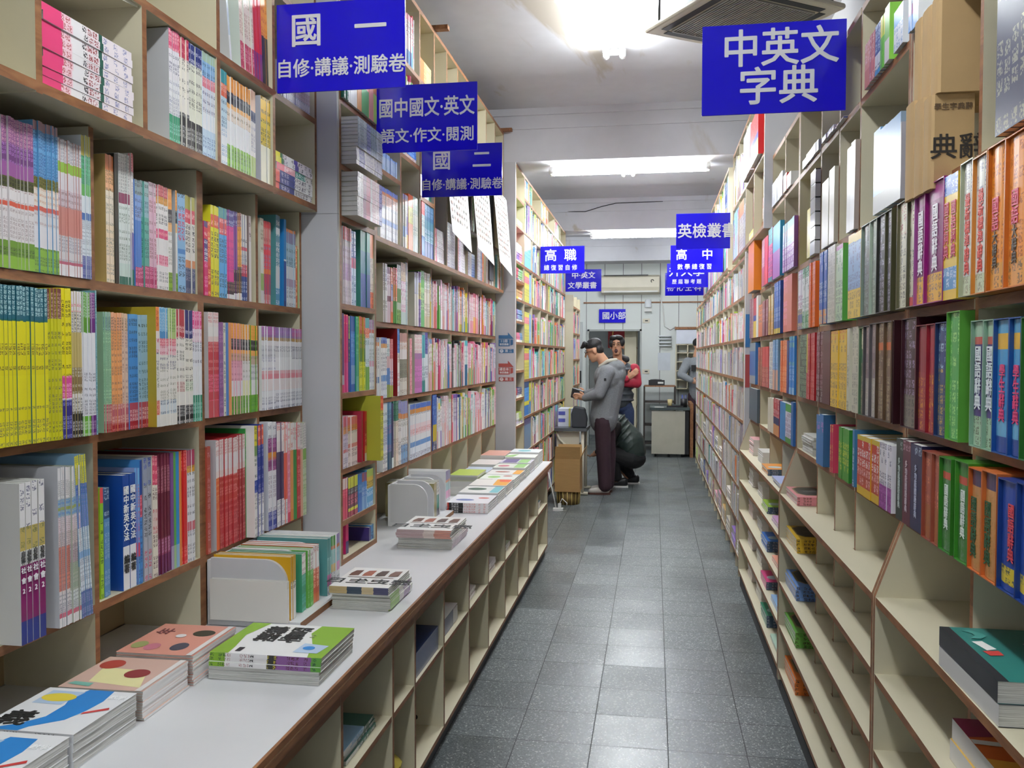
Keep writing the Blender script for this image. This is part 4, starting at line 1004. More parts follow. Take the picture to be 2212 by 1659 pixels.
run('R', 0.612, 1.1255, 'fourth row of the nearest right bookcases', '''
1852 1898 3 938|d8c040:8/c83024:44:eee/c0442c:34:ebb/e0b82c:14|red dictionary with yellow foot|cov=d8a828
1898 1937 3 954|e6e2ea:64:557/8c2c8c:36:b6b|white and purple dictionary
1937 1951 1 945|223430:14:9aa/22342f:86|dark green national dictionary|T=多功能國語辭典,b8c4c0,.24,.86
1951 1968 1 950|642036:12:b9a/5c1c34:88|maroon national dictionary|T=多功能國語辭典,c8b8c0,.24,.86
1968 1992 1 957|262c58:12:abc/20244c:88|navy national dictionary, thick|T=多功能國語辭典,b8bcd0,.24,.86;cov=1e2248''', name='dictionary', d=0.24)
slips(XD, 1.1255, 'fourth row of the nearest right bookcases', '''
1992 2012 972|8c4434|a85848:60:d86/a8643c:40|first russet boxed dictionary with picture spine
2012 2029 978|98503c|a85848:60:d86/a8643c:40|second russet boxed dictionary with picture spine
2029 2055 985|347a24|3c7c34:14/c85040:8/44803c:78:686|first green boxed dictionary with white title|國語辭典,e4ece4,.28,.78,.0,.6
2055 2092 990|3c8428|3c7c34:14/c85040:8/44803c:78:686|second green boxed dictionary with white title|國語辭典,e4ece4,.28,.78,.0,.6
2092 2121 1008|c86428|4a3c5c:16/c89058:84:b84|first orange boxed dictionary with green title|國語辭典,2c5c3c,.28,.90,.2,.6
2121 2154 1014|c86c34|4a3c5c:16/c89058:84:b84|second orange boxed dictionary with green title|國語辭典,2c5c3c,.28,.90,.2,.6
2156 2196 1031|1c3c80|2448a0:78/e0c83c:16:665/2448a0:6|first blue boxed dictionary with red title|國語辭典,d84c58,.20,.74,-.15,.6
2196 2240 1041|1c3c80|2448a0:78/e0c83c:16:665/2448a0:6|second blue boxed dictionary with red title|國語辭典,d84c58,.20,.74,-.15,.6''', d=0.225)
# kraft cartons, blue and dark volumes in the high boxes nearest the camera
def carton(xs, xe, xf, yt, yb, X, label, prints=()):
    """spines of a pile of cartons: xs..xe the rounded end, xf the right end of the long side seen towards the camera"""
    a, b_ = onX(xs, yt, X), onX(xe, yt, X); z0 = onX(xe, yb, X).z; z1 = onX(xe, yt, X).z
    w = a.y - b_.y; d = min(onY(xf, yt, b_.y).x - X, 0.30)
    m = MB(); r = 0.012; pts = [(0.006, 0), (0.0, 0.004), (-0.002, w * 0.3), (-0.002, w * 0.7), (0.0, w - 0.004), (0.006, w), (d, w), (d, 0)]
    m.prism(pts, 'z', 0, z1 - z0); o = m.build('book_carton', CARDL, None, (X, b_.y, z0)); tag(o, label, 'carton', None)
    for body, size, u, v, col in prints:
        text(body, size, pm('ink_' + col, col, 0.6), o, face_mat((u * d, -0.0008, v * (z1 - z0)), (1, 0, 0), (0, 0, 1)), name='print', bold=0.02)
    return o
XK = 0.600
carton(1996, 2014, 2106, 204, 405, XK, 'kraft carton with printed title, lower front, right of the blue volumes', [('典辭', 0.058, 0.62, 0.42, '2c2622'), ('學生字典辭', 0.016, 0.5, 0.86, '6a543c')])
carton(1976, 1996, 2004, 209, 415, XK, 'kraft carton, second of the lower row, right of the blue volumes')
carton(1957, 1976, 1984, 216, 425, XK, 'kraft carton, far end of the lower row, right of the blue volumes')
for k, (xa, xb, lab) in enumerate(((1998, 2014, 'kraft carton with a printed grid, upper front of the pile'), (1978, 1998, 'kraft carton, second of the upper row of the pile'), (1962, 1978, 'kraft carton, far end of the upper row of the pile'))):
    a, b_ = onX(xa, 405, XK), onX(xb, 405, XK); z0 = onX(2014, 204, XK).z + 0.001; w = a.y - b_.y - 0.001
    m = MB(); dd = 0.27; m.prism([(0.006, 0), (0.0, 0.004), (-0.002, w * 0.3), (-0.002, w * 0.7), (0.0, w - 0.004), (0.006, w), (dd, w), (dd, 0)], 'z', 0, 2.325 - z0)
    o = m.build('book_carton', CARDL, None, (XK + 0.008, b_.y, z0)); tag(o, lab, 'carton')
    if k == 0:
        q = MB(); [q.box(0.10 + j * 0.012, 0.109 + j * 0.012, -0.0012, -0.0004, 0.03 + i * 0.0075, 0.035 + i * 0.0075) for i in range(7) for j in range(4) if (i, j) != (4, 1)]
        q.build('print', pm('ink_6a543c', '6a543c', 0.6), o)
run('R', 0.626, 1.9455, 'beside the kraft cartons', '''
1888 1902 1 288|7aa6d4:78/8a8c90:22|first blue clothbound volume|cov=7aa6d4
1902 1915 1 281|7aa6d4:78/8a8c90:22|second blue clothbound volume|cov=7aa6d4
1915 1928 1 270|7aa6d4:78/8a8c90:22|third blue clothbound volume|cov=7aa6d4
1928 1946 1 258|7aa6d4:78/8a8c90:22|fourth blue clothbound volume, nearest the cartons|cov=8aa0b4
1946 1956 1 264|a8a8a8:20/b08a8a:20/a8a8b0:60:889|grey shrink-wrapped volume between blue volumes and cartons
2156 2172 1 -60|44485c:40:aa8/44485c:60:998|first slate set volume with gilt lettering|cov=44485c
2172 2188 1 -70|44485c:40:aa8/44485c:60:998|second slate set volume with gilt lettering
2188 2206 1 -80|44485c:40:aa8/44485c:60:998|third slate set volume with gilt lettering
2206 2226 1 -90|44485c:40:aa8/44485c:60:998|fourth slate set volume with gilt lettering''', name='set_volume', d=0.235, hmax=0.375)
run('R', 0.63, 1.9455, 'third shelf of the second right bookcase', '''
1744 1752 1 455|e8d83c|tall yellow album beside white boxes
1776 1790 1 398|b8b4a8|tall grey cream album, left of a post|cov=b4b0a2
1792 1806 1 370|bcb6aa|tall stone album, right of a post|cov=b4ae9c
1830 1838 1 325|c0c0c4:100|first silver shrink-wrapped album|lean=0.02
1838 1850 1 312|ccccd0:100|second silver shrink-wrapped album|lean=0.03;cov=a89a90''', name='set_volume', d=0.2, hmax=0.37)
a, b_ = onX(1750, 470, 0.625), onX(1768, 470, 0.625)
for i in range(6):
    y0_, y1_, _z = fit(0.625, 0.825, b_.y - 0.002, a.y, 1.95, 2.2); L_ = y1_ - y0_ - 0.003
    m = MB(); m.box(0, 0.2, 0, L_, 0, 0.05); m.box(0.0, 0.2, 0, L_, 0.05, 0.054, 1)
    o = m.build('flat_box', [pm('glossy_white_box', 'd8d8d8', 0.15), BLACK], None, (0.625, y0_ + 0.0015, 1.9456 + i * 0.056)); tag(o, '%s glossy white box of the pile right of the yellow album' % ('topmost' if i == 5 else 'lowest' if i == 0 else ordn(6 - i) + ' from top'), 'box', 'glossy white boxes in a pile')

# ================================================================== the long rows further away
def pick(seq): return seq[rnd.randrange(len(seq))]
PASTEL = ['eeecea', 'f2f0ee', 'e8e6e8', 'f4f0f0', 'efe8ea', 'e6eaee', 'f0ecdf']
BRIGHT = ['e87a98', 'd84a58', 'e88a4a', '6ab04a', '3a80b8', '3a9a90', '8a6ab8', 'c83a70', 'e8d040', '2a3a78', '5ac0c8', 'b0c850', 'e8a8b8', '222224', 'c8a060']
GREYED = ['c8c4c8', 'b8b4b8', 'd4d0c8', 'a89ca0', 'c0b8a8', 'cfd2d8', 'dcd4cc', 'b0a8b4', 'e2dedc', 'a8b0b8']
INKS = ['666', '888', 'a46', '557', '445', '755']
def rstyle(mood):
    r = rnd.random()
    if mood == 'white':
        if r < 0.62: return '%s:%d/%s:%d:%s/%s:%d/%s' % (pick(BRIGHT), rnd.randint(5, 16), pick(PASTEL), rnd.randint(30, 50), pick(INKS), pick(PASTEL), rnd.randint(8, 20), pick(PASTEL if rnd.random() < .5 else BRIGHT))
        if r < 0.82: return '%s:%d:%s/%s:%d/%s' % (pick(PASTEL), rnd.randint(30, 60), pick(INKS), pick(['f0c8d0', 'e8a0b0', 'd8dce8', 'e8b0a0']), rnd.randint(8, 30), pick(PASTEL))
        return '%s:%d:eee/%s' % (pick(BRIGHT), rnd.randint(30, 70), pick(BRIGHT + PASTEL))
    if mood == 'pink':
        if r < 0.5: return '%s:%d:a46/%s:%d:c58/%s' % (pick(['f0c8d4', 'f2e8ea', 'e8b0c4']), rnd.randint(10, 30), pick(['eee', 'f4e4e8']), rnd.randint(25, 50), pick(['e87a98', 'f2eeee', 'e8887a', '6ab04a']))
        return rstyle('white')
    if mood == 'grey':
        if r < 0.6: return '%s:%d:%s/%s' % (pick(GREYED), rnd.randint(35, 70), pick(['666', '544', '446']), pick(GREYED))
        if r < 0.82: return '%s:%d/%s:%d:%s/%s' % (pick(BRIGHT), rnd.randint(8, 25), pick(GREYED), rnd.randint(30, 50), pick(INKS), pick(GREYED))
        return '%s:%d:eee/%s' % (pick(BRIGHT + ['7a5a5a', '6a6a72', '8a4a4a']), rnd.randint(30, 80), pick(GREYED))
    return '%s:%d:eee/%s' % (pick(BRIGHT), rnd.randint(25, 80), pick(BRIGHT + PASTEL))
def scolour(st):
    b = sorted(parse(st), key=lambda q: -q[1]); hx = lambda c: min(NAMED, key=lambda n: sum((x ** .45 - y ** .45) ** 2 for x, y in zip(hexc(n[1]), c)))[0]
    a = hx(b[0][0]); c = next((hx(q[0]) for q in b[1:] if hx(q[0]) != a), None)
    return a + (' and ' + c if c else '')
def fill(side, X, zb, y0, y1, where, mood, name='reference_book', hr=(0.22, 0.29), tr=(0.009, 0.02), obj=False, same=0.45, d=0.2, full=1.0):
    """a row of books between two uprights, from left to right as one faces it"""
    ya, yb, zt = fit(*((X - d, X) if side == 'L' else (X, X + d)), y0, y1, zb, zb + hr[1]); hm = zt - zb - 0.004
    y = ya if side == 'L' else yb; end = ya + (yb - ya) * full if side == 'L' else yb - (yb - ya) * full
    st = rstyle(mood); h = rnd.uniform(*hr); t = rnd.uniform(*tr); i = 0
    while True:
        if rnd.random() > same: st = rstyle(mood); h = rnd.uniform(*hr); t = rnd.uniform(*tr)
        y2 = y + t if side == 'L' else y - t
        if (side == 'L' and y2 > end) or (side == 'R' and y2 < end): break
        i += 1; hh = min(h, hm)
        mw = upright(side, X + rnd.uniform(-0.006, 0.004) * (1 if side == 'L' else -1), y2, zb + 0.0006)
        if obj:
            place(name, d, round(t - 0.0004, 4), round(hh, 3), st, None, mw, '%s %s, %s from left, %s' % (scolour(st), 'paperback' if name == 'paperback' else 'book', ordn(i), where), 'book')
            COUNT[name] = COUNT.get(name, 0) + 1
        else: MASS.add(d, t - 0.0004, hh, st, mw)
        y = y2
X2F = X2L + 0.006
run('L', X2F, 1.6975, 'upper tier between columns', '''
828 837 3 568|d8d8dc:30:446/eeeeec:50:655/e0d8dc:20|white spiral bound book|cov=c0bcae
837 844 2 576|8a5a78:12/e8dce0:40:967/7a2a44:10/e0c8d0:38|mauve book
844 850 2 578|e07a4a:30:fdc/b8b0d0:30:557/f0a8a0:20/e8743c:20|coral and lilac book
850 857 2 577|d83a3c:30:fcc/e8803c:30:fdc/4f9a3a:40|red, orange and green book
857 867 2 571|d8dcd8:40:567/5a8a24:24/b8c8b0:12/4f7e1e:24:9c5|white and olive green book|cov=3a5a44
867 877 2 566|e0cca4:30:a86/f0e8ea:50:c7a/c8dcd8:20|cream and pink book
877 883 3 567|eceaea:30/d8e4e8:40:788/c0d8d8:30|white and aqua book
896 904 2 588|c4c8d4:40:88a/dcd8d0:60|pale grey book|cov=c6c6ba
904 909 2 586|a890c0:20:eee/e0d470:30:775/8a70b0:50:dce|violet and yellow book
909 917 2 584|6ab84a:30:cfc/a8d890:40:576/6ac070:30|fresh green book|cov=6aa84a
917 928 4 588|eeeee6:30:9a9/f0e8d8:50:a98/d8c8a8:20|white and cream book''', name='reference_book', d=0.2)
run('L', X2F, 1.3355, 'middle tier between columns', '''
812 818 2 729|3a5a9a:8:bcd/d8843a:6/ececea:50:778/4a7ab8:10/e8ecf2:26|blue and orange topped book in the gap
823 836 5 729|2f5ab4:10:9be/e09a3c:7/efefee:45:667/5a90cc:10/e6ecf4:28:99b|blue and orange topped white book
836 842 2 731|dce4e4:30:488/d8b0b0:20/3a78bc:28/8a9a30:22|white, blue and olive book
842 849 2 732|e08a8c:34:a34/e8c4cc:20/e8e4ec:26:658/a8b84a:20|salmon and white book
858 864 2 710|2f74c4:36:8be/efece8:30:a86/efefef:34:c88|white book with tall blue top|cov=8a181e
864 880 4 719|c8968a:14/efe8e6:28:c97/8a8a78:30:665/e4e0d4:28:a98|cream book with grey middle
885 890 1 731|e08898:100:fcc|rose slim book|cov=c0bcac
896 912 5 722|eee6e0:32:d9a/a870a8:10/c070b0:58:e8d|white and orchid book|cov=c8c2b0
912 918 2 724|4ab0b8:40/e0ecf0:40:588/2a8a84:20|teal and white book
918 924 2 718|3c2c8c:36:88c/e0eaf0:40:668/e0e8f0:24|violet topped book''', name='reference_book', d=0.2)
run('L', X2F, 0.9855, 'bottom tier between columns', '''
826 836 4 873|e0e8e8:30:467/d8dce4:40:558/eceae6:30:446|white and pale blue book
836 846 3 868|6a9ab8:34:446/4a7aac:40:a79/38586c:26|steel blue book
846 850 1 872|2a2a60:84/e0ecec:16|navy book with white foot
850 861 3 867|1e6a54:30:6a8/e8dccc:34:b98/f0d8c4:36:cba|green topped cream book|cov=2a6a5a
861 867 2 866|9a98c8:20:667/dc8a4a:8/ece8e4:72:877|lilac and orange topped book
867 880 4 868|8a90c8:20:99c/d88a4a:8/ecebea:42:887/7aa8d4:30:447|white book with lilac top and blue foot
886 931 13 875|3060c4:9:68c/dc9440:8/eeeef0:20:667/f2dde0:20:d88/eeeeee:12/6a9ad4:9/e4eaf4:22:557|white book, blue and orange top
934 943 1 854|3058b0:54:7ad/c8b020:30/22265c:16:ccc|thick blue and yellow book|cov=3058b0''', name='reference_book', d=0.2)
BAYS2 = list(zip(P2[1:], P2[2:]))
for ti, (z, nm) in enumerate(((1.6975, 'upper tier'), (1.3355, 'middle tier'), (0.9855, 'bottom tier'))):
    for bi, (a, b_) in enumerate(BAYS2):
        if bi == 0 or (bi == 1 and ti != 2 and False): continue
        st = a + 0.012
        if bi == 1: st = {0: onX(929, 640, X2F).y, 1: onX(925, 770, X2F).y, 2: b_}[ti]
        if bi == 2 and ti == 2: st = onX(944, 900, X2F).y
        if b_ - st < 0.03: continue
        fill('L', X2F, z, st, b_ - 0.01, '%s of long hutch, %s bay from first column' % (nm, ordn(bi + 1)), 'pink' if bi in (2, 4) else 'white', obj=bi <= 2, hr=(0.25, 0.30) if ti == 0 else (0.26, 0.31), tr=(0.008, 0.017), d=0.2, same=0.5)
# boxes of the wall cabinet above
XU2 = X2 - 0.004
run('L', XU2, 2.0685, 'wall cabinet between columns', '''
822 858 13 400|4a68c4:9:9ae/d8844a:6/f0dcd8:20:c86/e8e8ea:26:99a/8aa8dc:10/eef0f4:29:bbc|white textbook with blue and orange top
871 877 2 418|a898c8:10/d8b0a0:10/c8c4ba:40:998/8aa8dc:20/f0e8e0:20|lilac topped grey textbook
877 882 2 422|c0b8c8:40:889/7a68b8:34/e8c040:26|violet and yellow textbook
882 892 1 418|ea6c20:22/dcd82c:30:a92/e8842c:48|tall orange textbook with yellow label|cov=ea6c20
892 904 4 424|a8d0b8:30:dee/e8f0e0:40:8a9/c8d8d0:30|mint and white textbook
910 917 3 434|c83038:24:f88/d8e4e8:40:69a/3a78b8:36|white and blue textbook with red top|cov=a82c1c
917 936 6 440|4a80a8:30:9bd/5a9ab0:40:cde/3a5a9a:30|sea blue textbook''', name='studybook', d=0.22)
run('L', XU2, 2.3755, 'wall cabinet between columns, upper box', '''826 843 4 326|8ab4e4:24:acf/c8dcf0:76:acd|tall pale blue textbook
843 857 4 342|6a9ad8:12:acf/c4d8ee:88:abd|pale blue textbook''', name='studybook', d=0.2)
def boxpile(bi, z, n, t, styles, lab, cover='d8d4c8', obj=True, fr=0.92, dx=-0.006, d=0.2):
    a, b_ = U2[bi] + 0.012, U2[bi + 1] - 0.012; L_ = (b_ - a) * fr
    lay((XU2 - d / 2 + dx, a + L_ / 2 + 0.003, 0), z, d, L_ - 0.006, [t] * n, 0.0, styles, lab, name='studybook', cover=cover, obj=obj, jit=0.0012)
boxpile(1, 2.5205, 5, 0.022, ['e4dcd8:30:a76/d8c0b4:40:c98/a8c8d0:30', '3a6ac8:60:adf/f0f0f2:40', '3a6ac8:60:adf/f0f0f2:40', 'b84a98:60:e9d/f0e8ee:40', '1e6a54:40:8b9/f0f0f2:60'], 'books lying in second box, upper')
boxpile(2, 2.3755, 6, 0.02, ['1e6a5a:22/e4f0ec:60:8aa/f0f0f0:18'], 'green and white books lying in third box')
boxpile(3, 2.0685, 11, 0.0172, ['eeeaec:70:a9a/e05068:14/f0eaec:16'], 'of the pink ended white books lying in fourth box')
boxpile(4, 2.0685, 15, 0.0178, ['e8e8f0:60:88a/f2f2f6:30:99b/6a5aa0:10'], 'white books lying in fifth box', obj=False)
boxpile(5, 2.0685, 15, 0.0178, ['f0f0f2:50:a9a/e4dce8:30:98a/e8887a:20'], 'white books', obj=False)
boxpile(6, 2.0685, 9, 0.0178, ['3a6ac0:40:adf/f2f2f6:60:9ab'], 'blue and white books', obj=False)
boxpile(7, 2.0685, 15, 0.0168, ['e08a5a:24/8a9ac8:14/eeeef0:62:88a'], 'striped books', obj=False)
fill('L', XU2, 2.0685, U2[8] + 0.012, U2[9] - 0.012, '', 'grey', hr=(0.24, 0.26)); fill('L', XU2, 2.0685, U2[9] + 0.012, U2[10] - 0.012, '', 'cold', hr=(0.24, 0.26), full=0.8)
for bi in (3, 4, 6, 8, 9):
    boxpile(bi, {3: 2.6205, 4: 2.6205}.get(bi, 2.6805), 5, 0.02, [rstyle('white')], 'books', obj=False)
for bi, z in ((0, 2.6805), (1, 2.6805), (1, 2.9805), (2, 2.6805), (5, 2.3755), (7, 2.3755), (6, 2.3755)):
    fill('L', XU2, z, U2[bi] + 0.012, U2[bi + 1] - 0.012, '', 'white', hr=(0.2, 0.27), full=rnd.uniform(0.5, 0.9))
boxpile(0, 2.9805, 7, 0.026, ['e8e4e0:30:876/d84a58:30/e8a888:40'], 'books', obj=False); boxpile(2, 2.9805, 4, 0.03, ['f0d898:60:b85/e88a4a:40'], 'books', obj=False)
# bookcase behind the second column
Y3 = [7.0, 7.45, 7.95, 8.55, 9.15, 9.75, 10.35, 10.98]
XF3 = X3 - 0.004
def yl(x): return onX(x, 700, XF3).y
def srun(z, x0, x1, n, h, st, desc, where, obj=True, name='studybook'):
    a, b_ = yl(x0), yl(x1); a, b_, zt = fit(XF3 - 0.2, XF3, a, b_, z, z + h); t = (b_ - a) / n
    for i in range(n):
        mw = upright('L', XF3, a + t * (i + 1), z + 0.0006)
        if obj: place(name, 0.2, t - 0.0004, zt - z, st, None, mw, '%s%s, %s' % (ordn(i + 1) + ' ' if n > 1 else '', desc, where), 'book'); COUNT[name] = COUNT.get(name, 0) + 1
        else: MASS.add(0.2, t - 0.0004, zt - z, st, mw)
for z, w, ns in ((2.0125, 'ledge shelf', 6), (1.6555, 'shelf at eye height', 6), (1.3355, 'shelf below eye height', 5)):
    srun(z, 1132.5, 1143, ns, 0.27, 'e4da40:16:884/d86a78:22:fbb/dcd650:62:885', 'yellow and rose book from left', w + ', bookcase behind second column')
    srun(z, 1143.5, 1147, 3, 0.26, '8ab4e0:60/a8c8ec:40', 'pale blue book from left', w + ', bookcase behind second column')
srun(1.0105, 1132.5, 1143, 4, 0.30, '284a80:18/3a8ad4:40:8cf/e8dc3a:12/3a80cc:30', 'blue and yellow book from left', 'shelf at hip height, bookcase behind second column')
srun(1.0105, 1143.5, 1147, 2, 0.28, 'e8dc3a:60:884/3a80cc:40', 'yellow book from left', 'shelf at hip height, bookcase behind second column')
srun(0.7005, 1132.5, 1147, 5, 0.28, '4a3c6a:20:99b/7a98b8:80:89a', 'slate and violet book from left', 'lower shelf, bookcase behind second column')
srun(2.3205, 1133, 1146, 6, 0.27, '8a8ad0:14/4aa8e8:60:cef/8ad0f0:26', 'sky blue book from left', 'shelf above the ledge, bookcase behind second column')
for li, z in enumerate(L3):
    for bi in range(1, 7):
        if li == 9 and bi not in (1, 3, 5): continue
        a = Y3[bi] + 0.012
        if bi == 1 and z in (2.012, 1.655, 1.335, 1.01, 0.70, 2.32): a = yl(1148)
        fill('L', XF3, z + 0.0005, a, Y3[bi + 1] - 0.012, '', 'cold' if rnd.random() < .4 else 'white', hr=(0.22, 0.28), tr=(0.015, 0.03), full=rnd.uniform(0.8, 1))
for z, n in ((0.4005, 3), (0.9605, 5), (1.1905, 4), (1.6555, 4), (1.8305, 5), (2.0125, 4), (2.1705, 5), (2.3205, 8), (2.6205, 3)):
    lay((XF3 - 0.11, 7.225, 0), z, 0.2, 0.38, [0.02] * n, 0.0, [rstyle('white'), rstyle('cold')], '', obj=False)
for z in (0.45, 0.8, 1.15, 1.5, 1.85): 
    for a, b_ in ((11.46, 11.94), (11.96, 12.44)): fill('L', -1.056, z + 0.0005, a + 0.012, b_ - 0.012, '', 'cold', hr=(0.22, 0.28), tr=(0.02, 0.03), full=0.9)
# bookcases behind the white panel
for u, ys in enumerate(FYS):
    for li, z in enumerate(FLV):
        for bi in range(len(ys) - 1):
            a, b_ = ys[bi] + 0.012, ys[bi + 1] - 0.012
            o_ = u == 0 and bi < 2 and li > 0
            if li == 0 or (li in (1, 2) and rnd.random() < 0.5 and not o_):
                lay((XF + 0.105, (a + b_) / 2, 0), z, 0.2, (b_ - a) * 0.9, [0.018] * rnd.randint(5, 10), PI, [rstyle('grey')], '', obj=False); continue
            fill('R', XF + 0.002, z + 0.0005, a, b_, '%s shelf up, %s bay behind white panel' % (ordn(li + 1), 'first' if bi == 0 else 'second'), 'grey' if li < 6 or rnd.random() < .5 else 'white', name='paperback', obj=o_,
                 hr=(0.17, 0.225), tr=(0.016, 0.034), d=0.18, same=0.55)
for u, ys in enumerate(OH):
    for z in (2.2755, 2.6805):
        for bi in range(len(ys) - 1):
            if u == 0 and bi <= (2 if z < 2.5 else 1):
                continue
            fill('R', XF, z, ys[bi] + 0.012, ys[bi + 1] - 0.012, '', 'white', hr=(0.26, 0.36), tr=(0.015, 0.035), d=0.2)
run('R', XF - 0.002, 2.2755, 'box at the near end of the overhead cabinet', '''
1586 1596 3 455|8ab8e4:50:bdf/b8d0e8:50|pale blue book
1597 1606 2 440|e8a070:30/d8d4cc:70:865|peach and grey book
1606 1618 2 445|c4c4c4:70:444/a8a8a8:30|grey textbook with side print
1618 1628 2 430|e8e070:40/f0ecc8:40/e8d84a:20|yellow and cream book''', name='set_volume', d=0.2, hmax=0.35)
run('R', XF - 0.03, 2.6805, 'upper box at the near end of the overhead cabinet', '''
1606 1622 2 300|c8ccd4:30/e4e8ee:70:aab|white ring bound book
1622 1638 1 270|d82a30:50:e88/2a3a8c:14/e0b83c:36|large red, blue and yellow book''', name='set_volume', d=0.2, hmax=0.36)
# high shelf and lower rows of the flared bookcases
run('R', 0.634, 2.3505, 'high shelf of the third right bookcase', '''
1628 1646 1 380|6a1c34|maroon volume in glossy wrap, high shelf end
1648 1656 2 428|c8a0a8:50:a56/dcd8d8:50|rose grey book
1657 1664 2 420|e0dccc:60:886/d88a4a:40|cream and orange book
1690 1699 1 385|c8342c:80:fcc/d89a3c:20|red english course book
1700 1708 2 380|e4e4e8:100|wrapped white book
1668 1690 4 400|d0d4dc:60:99a/b8bcc8:40|silvery wrapped book
1734 1742 2 350|3a4468:50:99b/c8ccd4:50|navy and silver book
1742 1753 1 335|3a7ac8:70:cde/e4e4e8:30|blue course book
1753 1770 3 320|d4d8e0:60:88a/e8d0d8:40|white and pink wrapped book''', name='set_volume', d=0.2, hmax=0.27)
run('R', 0.63, 2.3505, 'high shelf of the second right bookcase', '''
1776 1800 5 300|2a3478:40:99d/d87838:10/e8e4ea:50:99b|navy and white book
1802 1822 4 280|2c3068:70:aac/e0803c:30|navy book with orange foot
1868 1880 2 100|e8a898:60:fdd/d88a7a:40|salmon tall book
1880 1890 2 80|c8787a:100:ecc|old rose tall book
1890 1902 2 60|2a4a98:60:bcd/d8dce4:30:556/3a90c8:10|blue book with barcode
1902 1912 2 40|e0d83c:40/6ab83a:60|yellow and lime book
1912 1922 1 20|8ac850:60/e8e4e0:40|green and white book
1930 1950 2 30|4a9ad8:40/e4e8f0:60:8ac|blue and white magazine
1950 1985 4 -20|e8ecf4:50:9ac/a84a98:20/3a80c8:30|white and violet magazine''', name='set_volume', d=0.2, hmax=0.285)

# ================================================================== signs
def sign(label, xl, y, zt, w, h, lines, name='hanging_sign', col=None, bracket=None):
    """lines: (text, size, u, v, squeeze) with u, v from the sign's top left, as fractions"""
    t = thing(name, label, 'sign', (xl + w / 2, y, zt - h))
    b = MB(); b.box(-w / 2, w / 2, -0.003, 0.003, 0, h); b.build('board', BLUE, t, bevel=0.0012)
    for body, size, u, v, sx in lines:
        text(body, size, LETTER, t, face_mat(((u - 0.5) * w, -0.0032, (1 - v) * h), (1, 0, 0), (0, 0, 1)), extrude=0.0015, bold=0.028, sx=sx)
    if bracket:
        q = MB(); s = bracket; x = s * w / 2
        q.box(min(x, x - s * 0.02), max(x, x - s * 0.02), 0.003, 0.014, h * 0.2, h * 0.8); q.build('bracket', WHITE, t)
    return t
sign('blue hanging sign reading 國一 over 自修·講議·測驗卷, nearest on the left', -1.285, 2.842, 2.739, 0.456, 0.300, [('國', 0.118, .235, .33, 1), ('一', 0.118, .735, .33, 1), ('自修·講議·測驗卷', 0.066, .50, .745, .93)], bracket=-1)
sign('blue hanging sign reading 國中國文·英文, second on the left', -1.203, 3.672, 2.712, 0.450, 0.290, [('國中國文·英文', 0.088, .50, .36, .78), ('語文·作文·閱測', 0.066, .51, .77, .97)], bracket=-1)
sign('blue hanging sign reading 國二 over 自修·講議·測驗卷, third on the left', -1.203, 4.425, 2.636, 0.426, 0.270, [('國', 0.104, .25, .33, 1), ('二', 0.104, .75, .33, 1), ('自修·講議·測驗卷', 0.062, .50, .78, .93)], bracket=-1)
sign('blue hanging sign reading 高職 over 總復習自修, on the far left bookcase', -1.108, 8.50, 2.616, 0.434, 0.265, [('高', 0.125, .235, .36, 1), ('職', 0.125, .68, .36, 1), ('總 復 習 自 修', 0.058, .46, .80, .93)], bracket=-1)
sign('blue hanging sign reading 中·英文 文學叢書, farthest on the left', -1.108, 10.96, 2.632, 0.452, 0.278, [('中·英文', 0.088, .50, .28, 1.05), ('文學叢書', 0.088, .47, .74, 1.05)], bracket=-1)
sign('blue hanging sign reading 中英文字典, nearest on the right', 0.160, 3.125, 2.685, 0.480, 0.308, [('中英文', 0.135, .545, .30, .97), ('字典', 0.135, .535, .725, 1.0)], bracket=1)
sign('blue hanging sign reading 英檢叢書, right side at the first beam', 0.172, 7.16, 2.688, 0.426, 0.285, [('英檢叢書', 0.122, .57, .52, .95)], bracket=1)
sign('blue hanging sign on the right, just behind the first beam sign, high school mathematics 高中', 0.142, 7.845, 2.521, 0.455, 0.242, [('高', 0.102, .21, .37, 1), ('中', 0.102, .70, .37, 1), ('數 學 總 復 習', 0.053, .46, .80, .93)], bracket=1)
sign('blue hanging sign on the right, third from the first beam, with entrance exam titles 升大學', 0.142, 9.98, 2.585, 0.455, 0.27, [('升大學', 0.12, .48, .36, 1.1), ('歷 屆 聯 考 題', 0.056, .48, .77, .95)], bracket=1)
sign('blue hanging sign reading 物·化·生·科, farthest on the right', 0.134, 10.90, 2.567, 0.464, 0.280, [('物·化·生·科', 0.10, .49, .66, .88)], bracket=1)
sign('small blue wall sign reading 國小部 above the door', -0.932, 14.955, 2.346, 0.452, 0.232, [('國小部', 0.135, .56, .52, 1)], name='wall_sign')

